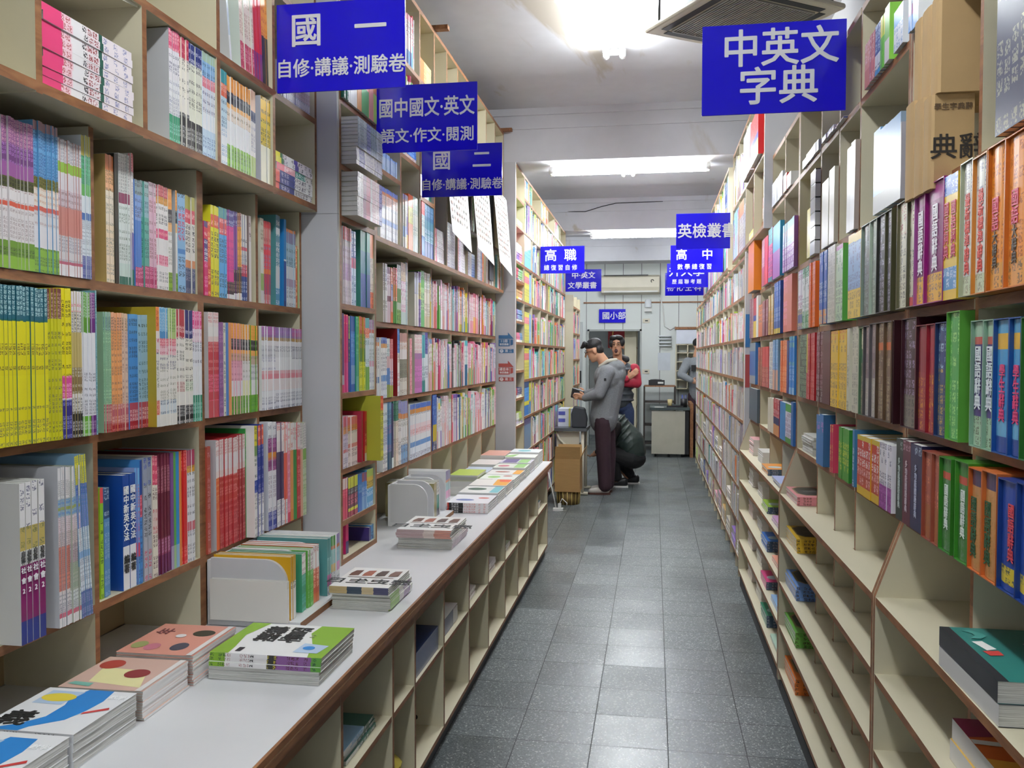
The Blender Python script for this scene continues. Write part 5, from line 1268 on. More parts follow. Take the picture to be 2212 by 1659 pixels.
# lists of titles hanging from the left cabinet, one behind the other
def sheet(label, x, y0, y1, zt, zb, curl, side='x', group=None):
    N = 14; t = thing('hanging_list', label, 'paper', (x, (y0 + y1) / 2, zb), 0, 'printed lists hanging from the left cabinet'); w = y1 - y0
    def P(i, off=0): 
        f = i / N; return x * 0 + curl * (1 - f) ** 2 + 0.014 * math.sin(f * 3) + off
    v = []; f = []
    for i in range(N + 1):
        z = (zt - zb) * i / N
        v += [(P(i), -w / 2 + 0.02 * (1 - i / N), z), (P(i), w / 2 - 0.0, z - 0.035 * (1 - i / N) - 0.02)]
    for i in range(N): f.append((2 * i, 2 * i + 1, 2 * i + 3, 2 * i + 2))
    o = mesh_obj('paper', v, f, PAPER, t); o.modifiers.new('thickness', 'SOLIDIFY').thickness = 0.0008
    b = MB(); r2 = random.Random(int(y0 * 100))
    for i in range(2, N):
        for k in range(7):
            z = (zt - zb) * (i + 0.15) / N; y = -w / 2 + 0.05 + k * (w - 0.09) / 7; yy = (w - 0.09) / 7 * r2.uniform(0.3, 0.6)
            b.add([(P(i) + 0.0025, y, z), (P(i) + 0.0025, y + yy, z - 0.004), (P(i + 0.5) + 0.0025, y + yy, z + (zt - zb) / N * 0.5 - 0.004), (P(i + 0.5) + 0.0025, y, z + (zt - zb) / N * 0.5)], [(0, 1, 2, 3)], r2.randrange(2))
    b.build('print', [pm('print_grey', 'b8b4b0', 0.7), pm('print_rose', 'c8aaa4', 0.7)], t)
    return t
for k, (xa, xb, yb0, yb1, lab) in enumerate(((959, 1006, 505, 528, 'nearest the camera'), (1017, 1056, 540, 558, 'in the middle'), (1066, 1096, 565, 582, 'beside the second column'))):
    A = onX(xa, 450, -1.165); B_ = onX(xb, 450, -1.165); zb = onX(xb, yb1, -1.165).z
    sheet('curled white printed list hanging in front of the cabinet, ' + lab, -1.170, A.y, B_.y - 0.02, 2.80, zb, 0.05)
for k, (xa, xb, z0, lab) in enumerate(((1006, 1016, 2.22, 'left of the middle list'), (1056, 1065, 2.10, 'right of the middle list'))):
    a, b_ = onX(xa, 500, -1.2).y, onX(xb, 500, -1.2).y
    tag(box('dark_strip', -1.2005, -1.1945, a, b_, z0, 2.80, pm('plain_dark', '22262a', 0.5)), 'narrow dark strip between the printed lists, ' + lab, 'card')  # narrow dark strips filling the gaps between the sheets

# stickers on the second column
def arrow_label(label, xl, y, zt, w, col, l1, l2, l3):
    t = thing('direction_label', label, 'label', (xl, y, zt)); m = pm('label_' + col, col, 0.6); fg = pm('label_white', 'dfe0e2', 0.6)
    b = MB(); h = w * 0.42
    b.prism([(0, -h * 0.45), (w * 0.62, -h * 0.45), (w * 0.62, 0), (w, -h), (0, -h)], 'y', -0.0012, 0); b.build('arrow', m, t)
    b = MB(); b.box(0, w * 0.74, -0.0012, 0, -h * 2.15, -h * 1.08); b.prism([(w * 0.78, -h * 2.05), (w * 0.96, -h * 1.9), (w * 0.96, -h * 1.12), (w * 0.78, -h * 1.12)], 'y', -0.0012, 0); b.build('book_outline', m, t)
    text(l1, w * 0.21, fg, t, face_mat((w * 0.37, -0.0016, -h * 1.38), (1, 0, 0), (0, 0, 1)), bold=0.03)
    text(l2, w * 0.15, fg, t, face_mat((w * 0.37, -0.0016, -h * 1.88), (1, 0, 0), (0, 0, 1)), bold=0.03)
    b = MB(); b.box(0.02 * w, w, -0.0012, 0, -h * 3.2, -h * 2.6); b.build('pill', m, t)
    b = MB(); b.prism([(w * 0.2 + w * 0.13 * math.cos(k * PI / 8), -h * 2.9 + w * 0.11 * math.sin(k * PI / 8)) for k in range(16)], 'y', -0.0018, -0.0008); b.build('disc', fg, t)
    text('介', w * 0.16, m, t, face_mat((w * 0.2, -0.0022, -h * 2.9), (1, 0, 0), (0, 0, 1)), bold=0.03)
    text(l3, w * 0.19, fg, t, face_mat((w * 0.66, -0.0016, -h * 2.9), (1, 0, 0), (0, 0, 1)), bold=0.02, space=1.1)
    return t
pa = onY(1077, 718, 6.953); pb = onY(1111, 718, 6.953)
arrow_label('blue arrow label over a pill marked 國二 on the second column', pa.x, 6.9535, pa.z, (pb.x - pa.x) * 0.96, '3a6a94', '1·2冊', '複習講義', '國 二')
pa2 = onY(1077, 779, 6.953)
arrow_label('red arrow label over a pill marked 國三 on the second column', pa2.x, 6.9535, pa2.z, (pb.x - pa.x) * 0.96, 'a44a42', '總合本', '複習講義', '國 三')
for z, c, lab in ((1.60, '3a78b0', 'blue'), (1.33, 'b04a4a', 'red')):
    b = MB(); b.box(0, 0.03, -0.001, 0, 0, 0.22); o = b.build('direction_label', pm('strip_' + c, c, 0.6), None, (0.606, 5.984, z)); tag(o, lab + ' paper strip on the white panel between the right bookcases', 'label')

# ceiling air conditioner
ac = thing('cassette_air_conditioner', 'beige ceiling cassette air conditioner with grille, hung at an angle over the right bookcases', 'air conditioner', (0.42, 4.485, 3.20), math.radians(34.8))
AW = 0.345
b = MB(); b.prism([(-AW, -AW), (AW, -AW), (AW, AW), (-AW, AW)], 'z', 0.0, 0.028); b.build('panel', IVORY, ac, bevel=0.012)
b = MB(); b.box(-AW + 0.09, AW - 0.09, -AW + 0.09, AW - 0.09, 0.02, 0.25); b.build('body', pm('ac_body', '5a5c60', 0.6), ac)
for sx, sy in ((1, 0), (-1, 0), (0, 1), (0, -1)):
    b = MB()
    if sx: b.box(sx * (AW - 0.085), sx * (AW - 0.045), -AW + 0.09, AW - 0.09, -0.002, 0.002) if sx > 0 else b.box(-AW + 0.045, -AW + 0.085, -AW + 0.09, AW - 0.09, -0.002, 0.002)
    else: b.box(-AW + 0.09, AW - 0.09, min(sy * (AW - 0.085), sy * (AW - 0.045)), max(sy * (AW - 0.085), sy * (AW - 0.045)), -0.002, 0.002)
    b.build('air_slot', pm('slot_dark', '2a2c30', 0.6), ac)
b = MB(); g = AW - 0.105
for i in range(30):
    x = -g + i * 2 * g / 29; b.box(x - 0.004, x + 0.004, -g, g, -0.006, 0.0)
b.box(-g - 0.008, -g, -g, g, -0.008, 0); b.box(g, g + 0.008, -g, g, -0.008, 0); b.box(-g, g, -g - 0.008, -g, -0.008, 0); b.box(-g, g, g, g + 0.008, -0.008, 0)
b.build('grille', pm('grille_grey', '8a8880', 0.5), ac)
for sx in (-1, 1):
    for sy in (-1, 1):
        b = MB(); b.tube([(sx * 0.29, sy * 0.29, 0.028), (sx * 0.29, sy * 0.29, 0.32)], 0.006, 8); b.tube([(sx * 0.29, sy * 0.29, 0.03), (sx * 0.29, sy * 0.29, 0.045)], 0.02, 8); b.build('hanger_rod', BLACK, ac)
# thin cable under the far beam
b = MB(); P = [onY(1224, 457, 10.99), onY(1265, 457, 10.98), onY(1300, 446, 10.98), onY(1330, 439, 10.985), onY(1432, 435, 10.985)]
b.tube(P, 0.005, 6); tag(b.build('cable', BLACK), 'thin dark cable sagging along the far beam', 'cable')

# ================================================================== piles on the counter
S0 = pm('ink_222', '222222', 0.5)
def decal(parent, polys, mats, y):
    """prints on an upper cover: polygons in the cover's own (depth, length) coordinates"""
    b = MB()
    for k, (poly, mi) in enumerate(polys): b.add([(p[0], y + 0.00025 * (k + 1), p[1]) for p in poly], [tuple(range(len(poly)))], mi)
    o = b.build('cover_print', mats, parent); return o
def ell(cx, cy, a, b_, n=20): return [(cx + a * math.cos(2 * PI * i / n), cy + b_ * math.sin(2 * PI * i / n)) for i in range(n)]
WH = 'eeeeec'
# white books with a blue wave, two piles at the front edge of the frame (their spines look to the camera)
PW = ['e8e8ea:20/e8e8ea:60:888/4a8ad0:20']
bl, yo, rd, dk = pm('print_blue', '2f86d0', 0.4), pm('print_yellow', 'e8d24a', 0.4), pm('print_red', 'c8403c', 0.4), pm('print_dark', '2a2a2e', 0.4)
gy, lb = pm('print_pale_blue', 'b8cce4', 0.4), pm('print_navy', '24508c', 0.4)
for nm, cy, h in (('farther', 1.640, 0.215), ('nearer', 1.405, 0.235)):
    st = lay((-1.240, cy, 0), ZC + 0.001, h, 0.215, [0.0185] * 4, -PI / 2, PW, 'white workbook with blue wave in the %s pile at the counter end' % nm, name='magazine', cover='eeeeef', jit=0.002)
    top = st[-1]; T = 0.0185
    wave = [(0.0, 0.02), (0.03, 0.07), (0.07, 0.10), (0.13, 0.10), (0.17, 0.085), (0.215, 0.10), (0.215, 0.16), (0.16, 0.17), (0.11, 0.165), (0.06, 0.15), (0.02, 0.10), (0.0, 0.09)]
    decal(top, [(wave, 0), ([(0.13, 0.02), (0.2, 0.02), (0.2, 0.10), (0.13, 0.09)], 4), (ell(0.165, 0.06, 0.022, 0.04), 1), ([(0.09, 0.165), (0.1, 0.165), (0.13, 0.205), (0.12, 0.21)], 2)], [bl, yo, rd, dk, gy], T - 0.0003)
    text('義', 0.075, S0, top, face_mat((0.05, T + 0.0006, 0.045), (0, 0, 1), (1, 0, 0)), name='title', bold=0.03)
    text('數學', 0.02, pm('ink_fff', 'ffffff', .4), top, face_mat((0.18, T + 0.0012, 0.19), (0, 0, 1), (1, 0, 0)), name='title', bold=0.02)
# salmon pile, two stacks end to end
sal, sal2, ol, cr = pm('print_salmon', 'dc9884', 0.45), pm('print_pink_sand', 'd8b4a4', 0.45), pm('print_olive_black', '3a3a2a', 0.4), pm('print_cream', 'ece4a8', 0.45)
for nm, cy, L_, cov, hh in (('nearer', 1.868, 0.20, 'd8b4a4', 0.0062), ('farther', 2.10, 0.235, 'e09c88', 0.0068)):
    st = lay((-1.240, cy, 0), ZC + 0.001, 0.21, L_, [hh] * 11, 0.0, ['f0eeec'], 'salmon covered exam book in the %s salmon pile' % nm, name='magazine', cover=cov, jit=0.002, ang=0.02)
    top = st[-1]
    if nm == 'nearer':
        decal(top, [([(0.02, 0.02), (0.16, 0.04), (0.18, 0.13), (0.06, 0.12)], 0), (ell(0.17, 0.15, 0.03, 0.03), 1), (ell(0.075, 0.10, 0.03, 0.028), 2), ([(0.14, 0.01), (0.2, 0.02), (0.19, 0.035), (0.14, 0.03)], 3), ([(0.005, 0.0), (0.02, 0.0), (0.02, 0.2), (0.005, 0.2)], 4)],
              [cr, pm('print_brick', 'b0483c', .4), pm('print_maroon', '8a3434', .4), pm('print_sea', '7ab4a4', .4), pm('print_white', 'e8e4e0', .4)], hh - 0.0003)
    else:
        decal(top, [(ell(0.06, 0.17, 0.03, 0.026), 0), (ell(0.07, 0.06, 0.022, 0.03), 1), (ell(0.14, 0.05, 0.02, 0.026), 2), (ell(0.18, 0.06, 0.02, 0.026), 3), (ell(0.11, 0.14, 0.014, 0.014), 4), ([(0.005, 0.0), (0.02, 0.0), (0.02, 0.235), (0.005, 0.235)], 4)],
              [ol, pm('print_slate', '4a4a58', .4), pm('print_plum', 'c87888', .4), pm('print_moss', 'a0a468', .4), pm('print_white', 'e8e4e0', .4)], hh - 0.0003)
        text('年', 0.05, pm('ink_844', '7a4848', .5), top, face_mat((0.165, hh + 0.0008, 0.17), (0, 0, 1), (1, 0, 0)), name='title', bold=0.02)
# green and white pile with 2 on the spines
gr = pm('print_lime', '86b030', 0.4)
st = lay((-0.970, 2.158, 0), ZC + 0.001, 0.245, 0.30, [0.0115] * 3, PI / 2, ['e6e6e0'], 'white book with pages to the camera under the green and white pile', name='magazine', cover='dcdcd8', jit=0.002,
         labs=['lowest white book under the three green ones, pages outward', 'middle white book under the three green ones, pages outward', 'upper white book under the three green ones, pages outward'])
GS = ['5fa03a:9:253/8a5a98:31:523/2f2f28:8:dc4/ece9e8:16:/ece9e8:22:a88/8ab834:14:463']
st = lay((-0.966, 2.158, 0), ZC + 0.0355, 0.245, 0.30, [0.0118] * 3, -PI / 2, [GS[0].replace('22:a88', '22:b99')], 'green, violet and white book facing the camera on the counter', name='magazine', cover='f0f0ee', jit=0.002)
# the style runs from the top of the spine, i.e. its far end along +z of the book: left end seen from the camera
for o in st: text('2', 0.012, S0, o, face_mat((-0.0006, 0.0058, 0.115), (0, 1, 0), (0, 0, -1)), name='title', bold=0.03)
top = st[-1]; T = 0.0118
decal(top, [([(0, 0.30), (0, 0.262), (0.10, 0.235), (0.18, 0.20), (0.245, 0.205), (0.245, 0.30)], 0), ([(0, 0), (0, 0.05), (0.05, 0.045), (0.14, 0.03), (0.245, 0.055), (0.245, 0)], 0), ([(0.03, 0.275), (0.09, 0.285), (0.10, 0.215), (0.03, 0.21)], 1),
            ([(0.015, 0.06), (0.045, 0.06), (0.045, 0.075), (0.015, 0.075)], 2), (ell(0.065, 0.24, 0.014, 0.016), 3)], [gr, gy, dk, bl], T - 0.0003)
text('習義\n學講', 0.068, S0, top, face_mat((0.155, T + 0.0008, 0.13), (0, 0, -1), (1, 0, 0)), name='title', bold=0.03, line=0.9)
text('2', 0.03, pm('ink_9a8', '9aa878', .5), top, face_mat((0.155, T + 0.0008, 0.215), (0, 0, -1), (1, 0, 0)), name='title', bold=0.02)
# illustrated workbooks 生日... piles
br = [pm('print_brown', '6a4434', .4), pm('print_rust', 'a05a44', .4), pm('print_umber', '4a3028', .4)]
def animal_pile(c, d, h, n_low, tl, n_up, tu, lab, edge, side):
    lo = lay(c, ZC + 0.001, h, d, [tl] * n_low, 0.0, [side], 'workbook with striped spine in the lower part of the pile ' + lab, name='magazine', cover='d8d8d0', jit=0.004)
    up = lay((c[0] - 0.004, c[1] - 0.004, 0), ZC + 0.001 + tl * n_low, d, h, [tu] * n_up, -PI / 2, [edge], 'illustrated booklet on top of the pile ' + lab, name='magazine', cover='f0eeea', jit=0.003)
    tp = up[-1]; q = h / 4.3
    # printed along the length; book z runs to the left as seen from the spine
    decal(tp, [([(d * 0.55, q * (i + 0.35)), (d * 0.58, q * (i + 1.05)), (d * 0.86, q * (i + 1.0)), (d * 0.84, q * (i + 0.45)), (d * 0.7, q * (i + .3))], i % 3) for i in range(4)] + [([(d * .47, 0.02), (d * .49, 0.02), (d * .49, h - .02), (d * .47, h - .02)], 0)], br, tu - 0.0003)
    text('歷史生日', d * 0.24, S0, tp, face_mat((d * 0.27, tu + 0.0006, h * 0.55), (0, 0, -1), (1, 0, 0)), name='title', bold=0.02, sx=1.25)
animal_pile((-0.935, 2.80, 0), 0.25, 0.20, 9, 0.0058, 4, 0.006, 'in front of the first book rack', '4a4a6a:25/c8b48c:20/3a4a5a:25/c0a878:30', 'd8d8d0:10/8a5a9a:30:ddd/e0e0d8:20/9ac860:40')
animal_pile((-0.965, 3.735, 0), 0.31, 0.24, 8, 0.0058, 5, 0.007, 'in front of the second book rack', 'c88c7c:30/d8c8c0:20/b8a0a0:50', 'b8a0a8:40:856/d8c8cc:60:857')
# the row of flat piles along the far counter edge and a second row behind it
rowc = [(4.43, 4.71, 4, .0135, 'f2eeee:60:d99/1c1c1e:34:ddd/d8402c:6', 'white', 'white book with black spine end', 'eeeef2', [(ell(.10, .08, .03, .05), 'print_periwinkle', '6a78b0'), (ell(.17, .17, .02, .03), 'print_coral', 'd86a5c')]),
        (4.72, 4.97, 5, .0125, 'e4e4e4', 'w', 'white book with dark green oval', 'ecece8', [(ell(.14, .08, .045, .055), 'print_forest', '3a5a48'), ([(.02, .17), (.24, .17), (.24, .22), (.02, .22)], 'print_aqua', '7ac0c8')]),
        (4.98, 5.25, 5, .013, 'e4e4e4', 'w', 'white book with orange corner', 'f0ece6', [([(.02, .14), (.26, .13), (.26, .22), (.02, .22)], 'print_amber', 'eca83c'), ([(.16, .16), (.26, .14), (.26, .22), (.16, .22)], 'print_vermilion', 'e8663c')]),
        (5.28, 5.50, 5, .012, 'e8e8e4:60:888/1c1c1e:34:ddd/d8402c:6', 'w', 'white and green book with black spine end', 'eef2ea', [(ell(.1, .08, .05, .04), 'print_leaf', '9ac87a'), (ell(.15, .16, .02, .03), 'print_brick', 'b0483c')]),
        (5.51, 5.74, 5, .012, 'e4e4e4', 'w', 'white book with brown oval and orange edge', 'f0eeea', [(ell(.12, .09, .03, .05), 'print_rust', 'a05a44'), ([(.02, .17), (.22, .17), (.22, .22), (.02, .22)], 'print_amber', 'eca83c')]),
        (5.75, 5.98, 6, .012, 'e4e4e4', 'w', 'pale green and rose book', 'e6ece0', [(ell(.1, .06, .05, .04), 'print_plum', 'c87888'), ([(.02, .14), (.22, .14), (.22, .21), (.02, .21)], 'print_leaf', '9ac87a')]),
        (5.99, 6.22, 6, .0125, 'e4e4e4', 'w', 'violet and lime book', 'd8d4e0', [([(.02, .02), (.22, .02), (.22, .12), (.02, .12)], 'print_violet', '6a5a8a'), ([(.02, .13), (.22, .13), (.22, .2), (.02, .2)], 'print_leaf', '9ac87a')]),
        (6.23, 6.45, 7, .0125, 'e4e4e4', 'w', 'white book with lime corner, near the counter end', 'f0f2ec', [([(.02, .0), (.1, .0), (.2, .08), (.02, .06)], 'print_leaf', '9ac87a')]),
        (6.46, 6.70, 8, .0125, 'e4e4e4', 'w', 'white and blue book at the counter end', 'eaf0f2', [(ell(.1, .1, .06, .05), 'print_aqua', '7ac0c8')])]
for y0, y1, n, t, st, _, lab, cv, pr in rowc:
    q = lay((-0.962, (y0 + y1) / 2, 0), ZC + 0.001, y1 - y0 - 0.008, 0.225, [t] * n, -PI / 2, [st], 'of the pile, ' + lab, name='magazine', cover=cv, jit=0.0025)
    decal(q[-1], [([(a, b_) for a, b_ in p], i) for i, (p, m, c) in enumerate(pr)], [pm(m, c, .4) for _, m, c in pr], t - 0.0003)
for y0, y1, n, t, lab, cv in ((4.98, 5.22, 4, .013, 'grey booklet in the inner row beside the second rack', '8a8a88'), (5.25, 5.55, 7, .012, 'lime and grey book in the inner row', 'b8cc5c'), (5.58, 5.86, 5, .012, 'white and blue book in the inner row', 'c8d4e4'), (5.9, 6.2, 6, .012, 'pale book in the inner row', 'e4dcd8'), (6.24, 6.6, 8, .012, 'salmon book in the inner row', 'e0a898')):
    lay((-1.168, (y0 + y1) / 2, 0), ZC + 0.001, y1 - y0 - 0.01, 0.18, [t] * n, -PI / 2, ['dcdcd6'], 'of the pile, ' + lab, name='magazine', cover=cv, jit=0.003)

# white book racks with rounded dividers
def rack(label, x0, x1, ys, z, dx=0.0):
    t = thing('book_rack', label, 'book rack', (x0, ys[0], z), 0, 'white book racks on the counter'); L_ = ys[-1] - ys[0]; D = x1 - x0
    box('base_board', 0, D + 0.008, -0.006, L_ + 0.006, 0, 0.02, TOPW, t, ['+x'])
    box('back_board', -0.012, 0, -0.006, L_ + 0.006, 0, 0.20, TOPW, t)
    m = pm('chipped_white_board', 'cdcdcf', 0.55, 0.06, 3)
    for y in ys:
        reg('divider', x0, x1, y - .006, y + .006, z, z + .2)
        pr = [(0.0, 0.02), (D - 0.035, 0.02)] + [(D - 0.105 + 0.07 * math.cos(a), 0.135 + 0.072 * math.sin(a)) for a in [i * PI / 2 / 10 for i in range(11)]] + [(0.0, 0.207)]
        b = MB(); b.prism(pr, 'y', y - ys[0] - 0.006, y - ys[0] + 0.006); b.build('divider', m, t)
    return t
rack('white rack with rounded dividers on the counter, nearest the camera', -1.336, -1.055, [2.458, 2.590, 2.705, 2.820], ZC + 0.001)
rack('white rack with rounded dividers on the counter, farther along', -1.255, -1.035, [4.03, 4.15, 4.27, 4.39], ZC + 0.001)
run('L', -1.082, 0.7315, 'in the nearer rack', '''
620 627 1 1258|e0dcd0:18/f0eee8:26/e8e4dc:56|white workbook at the front of the rack|cov=e4e0d8
627 640 3 1205|c89820:40/e8e6e0:20:443/e8e6e0:40|yellow topped workbook|cov=d8a418''', d=0.25)
run('L', -1.082, 0.7315, 'in the nearer rack', '''
652 665 3 1198|eae8e2:36:a88/3f9a78:64:6cb|green footed white workbook
665 677 3 1190|eae8e2:36:a88/6ab04a:64:9d8|lime footed white workbook
678 690 2 1182|f0eeea:40:c99/d86a4c:44:fca/e07a3c:16|coral footed white workbook''', name='studybook', d=0.25)
run('L', -1.075, 0.7315, 'in the nearer rack', '''
706 714 2 1165|5a9a98:34/7ab4b0:30:9cc/d87ab0:20/ececec:16:778|teal topped workbook in last slot
714 723 2 1160|4f9a3c:18/c8743c:6/8ac0bc:26:9cc/d4b860:14/ececec:36:778|green topped workbook in last slot
723 733 3 1156|9484b8:18/c8743c:6/8ab4c4:26:9cc/d88ac0:16/ececec:34:778|violet topped workbook in last slot''', name='studybook', d=0.25)
run('L', -1.070, 0.7315, 'in the farther rack', '''
938 944 2 1045|b8a878:20/9a9060:80|olive workbook, farther rack
944 954 3 1040|d8d8d0:40:765/3a8a78:40/4a4a5a:20|green footed workbook, farther rack
957 972 5 1022|7a78a8:24/c87a4c:6/8ab4b8:22:9cc/d890b8:20/ececec:28:889|violet and rose workbook, farther rack''', name='studybook', d=0.25)

# ================================================================== in the pigeonholes under the counter
lay((-0.93, 2.38, 0), 0.406, 0.19, 0.26, [0.012] * 3, 0.0, ['3a6a5a:60:dde/d8dcdc:40'], 'of the green magazines lying under the counter', name='magazine', cover='4a7a6a', jit=0.006)
lay((-0.925, 2.30, 0), 0.443, 0.19, 0.17, [0.009] * 2, 0.0, ['8ab0cc:60:dde/e8e8e8:40'], 'pale blue magazine on the green ones under the counter', name='magazine', cover='9ac0dc', jit=0.006)
o = box('boxed_book', -1.02, -0.815, 2.895, 3.225, 0.4056, 0.495, pm('dark_blue_box', '24386a', 0.25, 0.1, 8)); tag(o, 'dark blue box lying in a pigeonhole under the counter', 'box')
text('字典', 0.03, pm('ink_bcd', 'b8c4d8', .5), o, face_mat((-0.93, 2.8945, 0.43), (1, 0, 0), (0, 0, 1)), name='print')
o = box('boxed_book', -0.99, -0.825, 3.33, 3.52, 0.4056, 0.475, pm('navy_case', '1e2450', 0.3)); tag(o, 'navy dictionary box with yellow oval in a pigeonhole under the counter', 'box')
box('page_side', -0.99, -0.8245, 3.5205, 3.60, 0.41, 0.47, PAGES, o)
box('white_lid', -0.99, -0.825, 3.33, 3.60, 0.4752, 0.478, PAPER, o)
b = MB(); b.prism([(-0.90 + 0.018 * math.cos(k * PI / 8), 0.44 + 0.026 * math.sin(k * PI / 8)) for k in range(16)], 'y', 3.3290, 3.3298); b.build('badge', pm('badge_yellow', 'd8c84a', .4), o)
b = MB(); b.box(-0.9, -0.82, 2.64, 2.72, 0, 0.001)
bag = MB(); r3 = random.Random(3); N = 14
vv = []; ff = []
for i in range(9):
    for k in range(N):
        a = 2 * PI * k / N; rr = [0.03, 0.055, 0.062, 0.06, 0.055, 0.045, 0.03, 0.02, 0.03][i] * (1 + 0.22 * r3.uniform(-1, 1)); vv.append((-0.88 + rr * math.cos(a), 2.72 + rr * 1.2 * math.sin(a), 0.0865 + 0.024 * i))
for i in range(8):
    for k in range(N): ff.append((i * N + k, i * N + (k + 1) % N, (i + 1) * N + (k + 1) % N, (i + 1) * N + k))
ff.append(tuple(range(N))[::-1]); bag.add(vv, ff); tag(bag.build('paper_bag', pm('yellow_paper', 'a89838', .6, .15, 12)), 'crumpled yellow paper bag in a lower pigeonhole under the counter', 'bag')
for y, z, n, w, c, lab in ((3.95, .406, 3, .12, 'dcd8d4', 'white booklet with grey print'), (4.43, .406, 4, .2, 'd8d0cc', 'white catalogue'), (4.92, .406, 3, .2, 'b8c8a8', 'pale green booklet'), (5.36, .406, 2, .18, 'd8b8a8', 'salmon booklet'), (6.30, .406, 4, .2, '7aa8a0', 'sea green booklet')):
    lay((-0.93, y, 0), z, 0.19, w * 1.2, [0.013] * n, 0.0, ['dcdad6:60:999/e8e6e2'], lab + ' under the counter', name='magazine', cover=c, jit=0.006)
o = box('booklet', -0.90, -0.82, 3.30, 3.306, 0.0865, 0.16, pm('brown_cover', '5a4028', .5)); 
bpy.data.objects.remove(o)

# ================================================================== flat piles on the flared bookcases
def emblem(o, d, h, t):
    c = (d * 0.56, h * 0.5); a, b_ = d * 0.36, h * 0.36
    pl = [(c[0] - a, c[1] - b_ * .55), (c[0] - a * .6, c[1] - b_), (c[0] + a * .6, c[1] - b_), (c[0] + a, c[1] - b_ * .5), (c[0] + a, c[1] + b_ * .5), (c[0] + a * .6, c[1] + b_), (c[0] - a * .6, c[1] + b_), (c[0] - a, c[1] + b_ * .55)]
    p2 = [(c[0] + (x - c[0]) * 1.12, c[1] + (y - c[1]) * 1.12) for x, y in pl]
    decal(o, [(p2, 0), (pl, 1), ([(c[0] - a * .2, c[1] - b_ * .5), (c[0] + a * .1, c[1] - b_ * .5), (c[0] + a * .1, c[1] + b_ * .5), (c[0] - a * .2, c[1] + b_ * .5)], 2)], [pm('emblem_rim', '8a7448', .4), pm('emblem_black', '2a2a2a', .35), pm('emblem_grey', '5a5a58', .4)], t - 0.0003)
for z, c, c2, n, t, lab in ((0.916, 'd88890', 'c8b040', 3, .012, 'rose'), (0.716, 'd8b030', 'a08420', 4, .015, 'yellow'), (0.516, '6a90cc', '8a8a30', 4, .015, 'blue'), (0.316, '6aac48', '5a8a3a', 4, .016, 'green'), (0.116, 'd8742c', 'a04a28', 4, .017, 'orange')):
    q = lay((0.672, 3.885, 0), z, 0.30, 0.155, [t] * n, -PI / 2, ['%s:50:444/%s:50:432' % (c2, c)], '%s vocabulary book with black emblem, second right bookcase' % lab, name='magazine', cover=c, jit=0.003); emblem(q[-1], 0.30, 0.155, t)
for z, c, n, t, lab in ((0.916, 'e89840', 3, .011, 'orange and brown'), (0.716, '8ab030', 3, .012, 'lime'), (0.516, '2a6cc0', 4, .014, 'blue'), (0.316, 'd0407c', 3, .014, 'magenta'), (0.116, '2c7c60', 4, .016, 'sea green')):
    q = lay((0.672, 4.78, 0), z, 0.26, 0.16, [t] * n, -PI / 2, ['8a9ab0:40:444/38506a:60:99a'], '%s reader with pale disc, third right bookcase' % lab, name='magazine', cover=c, jit=0.003)
    decal(q[-1], [(ell(.10, .05, .04, .035), 0)], [pm('print_pale_disc', 'b8c8cc', .4)], t - 0.0003)
for z, c, n, lab in ((0.916, 'a8b4e0', 2, 'periwinkle'), (0.716, 'c898c4', 2, 'lilac'), (0.516, 'e8a088', 2, 'peach'), (0.316, '90b4dc', 2, 'sky blue'), (0.116, 'b4d0bc', 2, 'pale green')):
    lay((0.672, 4.34, 0), z, 0.28, 0.16, [0.012] * n, -PI / 2, ['c8ccd0:60:889/e0e0e0'], '%s song sheet book lying in the third right bookcase' % lab, name='magazine', cover=c, jit=0.004)
for z, c, lab in ((0.916, 'e0a8ac', 'rose'), (0.716, 'd8d0cc', 'white'), (0.516, 'd8b0b0', 'pale rose'), (0.316, 'dcc4c0', 'cream'), (0.116, 'd8b4b4', 'dusty rose')):
    lay((0.70, 5.70, 0), z, 0.24, 0.16, [0.011] * 9, -PI / 2, ['d8b8b8:50:966/e4dcd8'], '%s booklet of the far pile, third right bookcase' % lab, name='magazine', cover=c, jit=0.003, obj=z > .5)
    lay((0.70, 5.22, 0), z, 0.24, 0.16, [0.012] * 6, -PI / 2, ['d8d4d0:50:888/e4e0dc'], '%s grey spined booklet, third right bookcase' % lab, name='magazine', cover='d8d4d0', jit=0.003, obj=z > .5)
lay((0.735, 3.83, 0), 1.126, 0.25, 0.18, [0.011] * 7, -PI / 2, ['c8c8c4:60:556/b8b8b4'], 'of the grey white catalogues lying in the fourth row', name='magazine', cover='d4d4d0', jit=0.006)
te = pm('print_teal', '2f7c74', .35); tp = pm('print_teal_light', '4a9a90', .4); ink2 = pm('print_ink', '26262c', .4); sil = pm('print_silver', 'b8b4bc', .4)
q = lay((0.687, 1.70, 0), 0.916, 0.225, 0.30, [0.038] * 2, PI, ['d8d6d2', '26262c:100'], 'thick teal magazine lying on the nearest right bookcase', name='magazine', cover=['3a3a40', '2f7c74'], jit=0.003)
o = q[-1]; decal(o, [([(0, 0), (0.018, 0), (0.018, 0.3), (0, 0.3)], 0), ([(0.12, 0.09), (0.225, 0.03), (0.225, 0.25), (0.14, 0.25)], 1), ([(0.03, 0.09), (0.05, 0.085), (0.06, 0.13), (0.04, 0.14)], 2), ([(0.03, 0.145), (0.06, 0.14), (0.06, 0.165), (0.035, 0.17)], 3)] + [([(0.03 + 0.02 * math.sin(k), 0.02 + 0.018 * k), (0.05 + 0.02 * math.sin(k), 0.02 + 0.018 * k), (0.05 + 0.02 * math.sin(k + 1), 0.038 + 0.018 * k), (0.03 + 0.02 * math.sin(k + 1), 0.038 + 0.018 * k)], 4) for k in range(3)],
      [ink2, sil, PAPER, rd, tp], 0.0377)
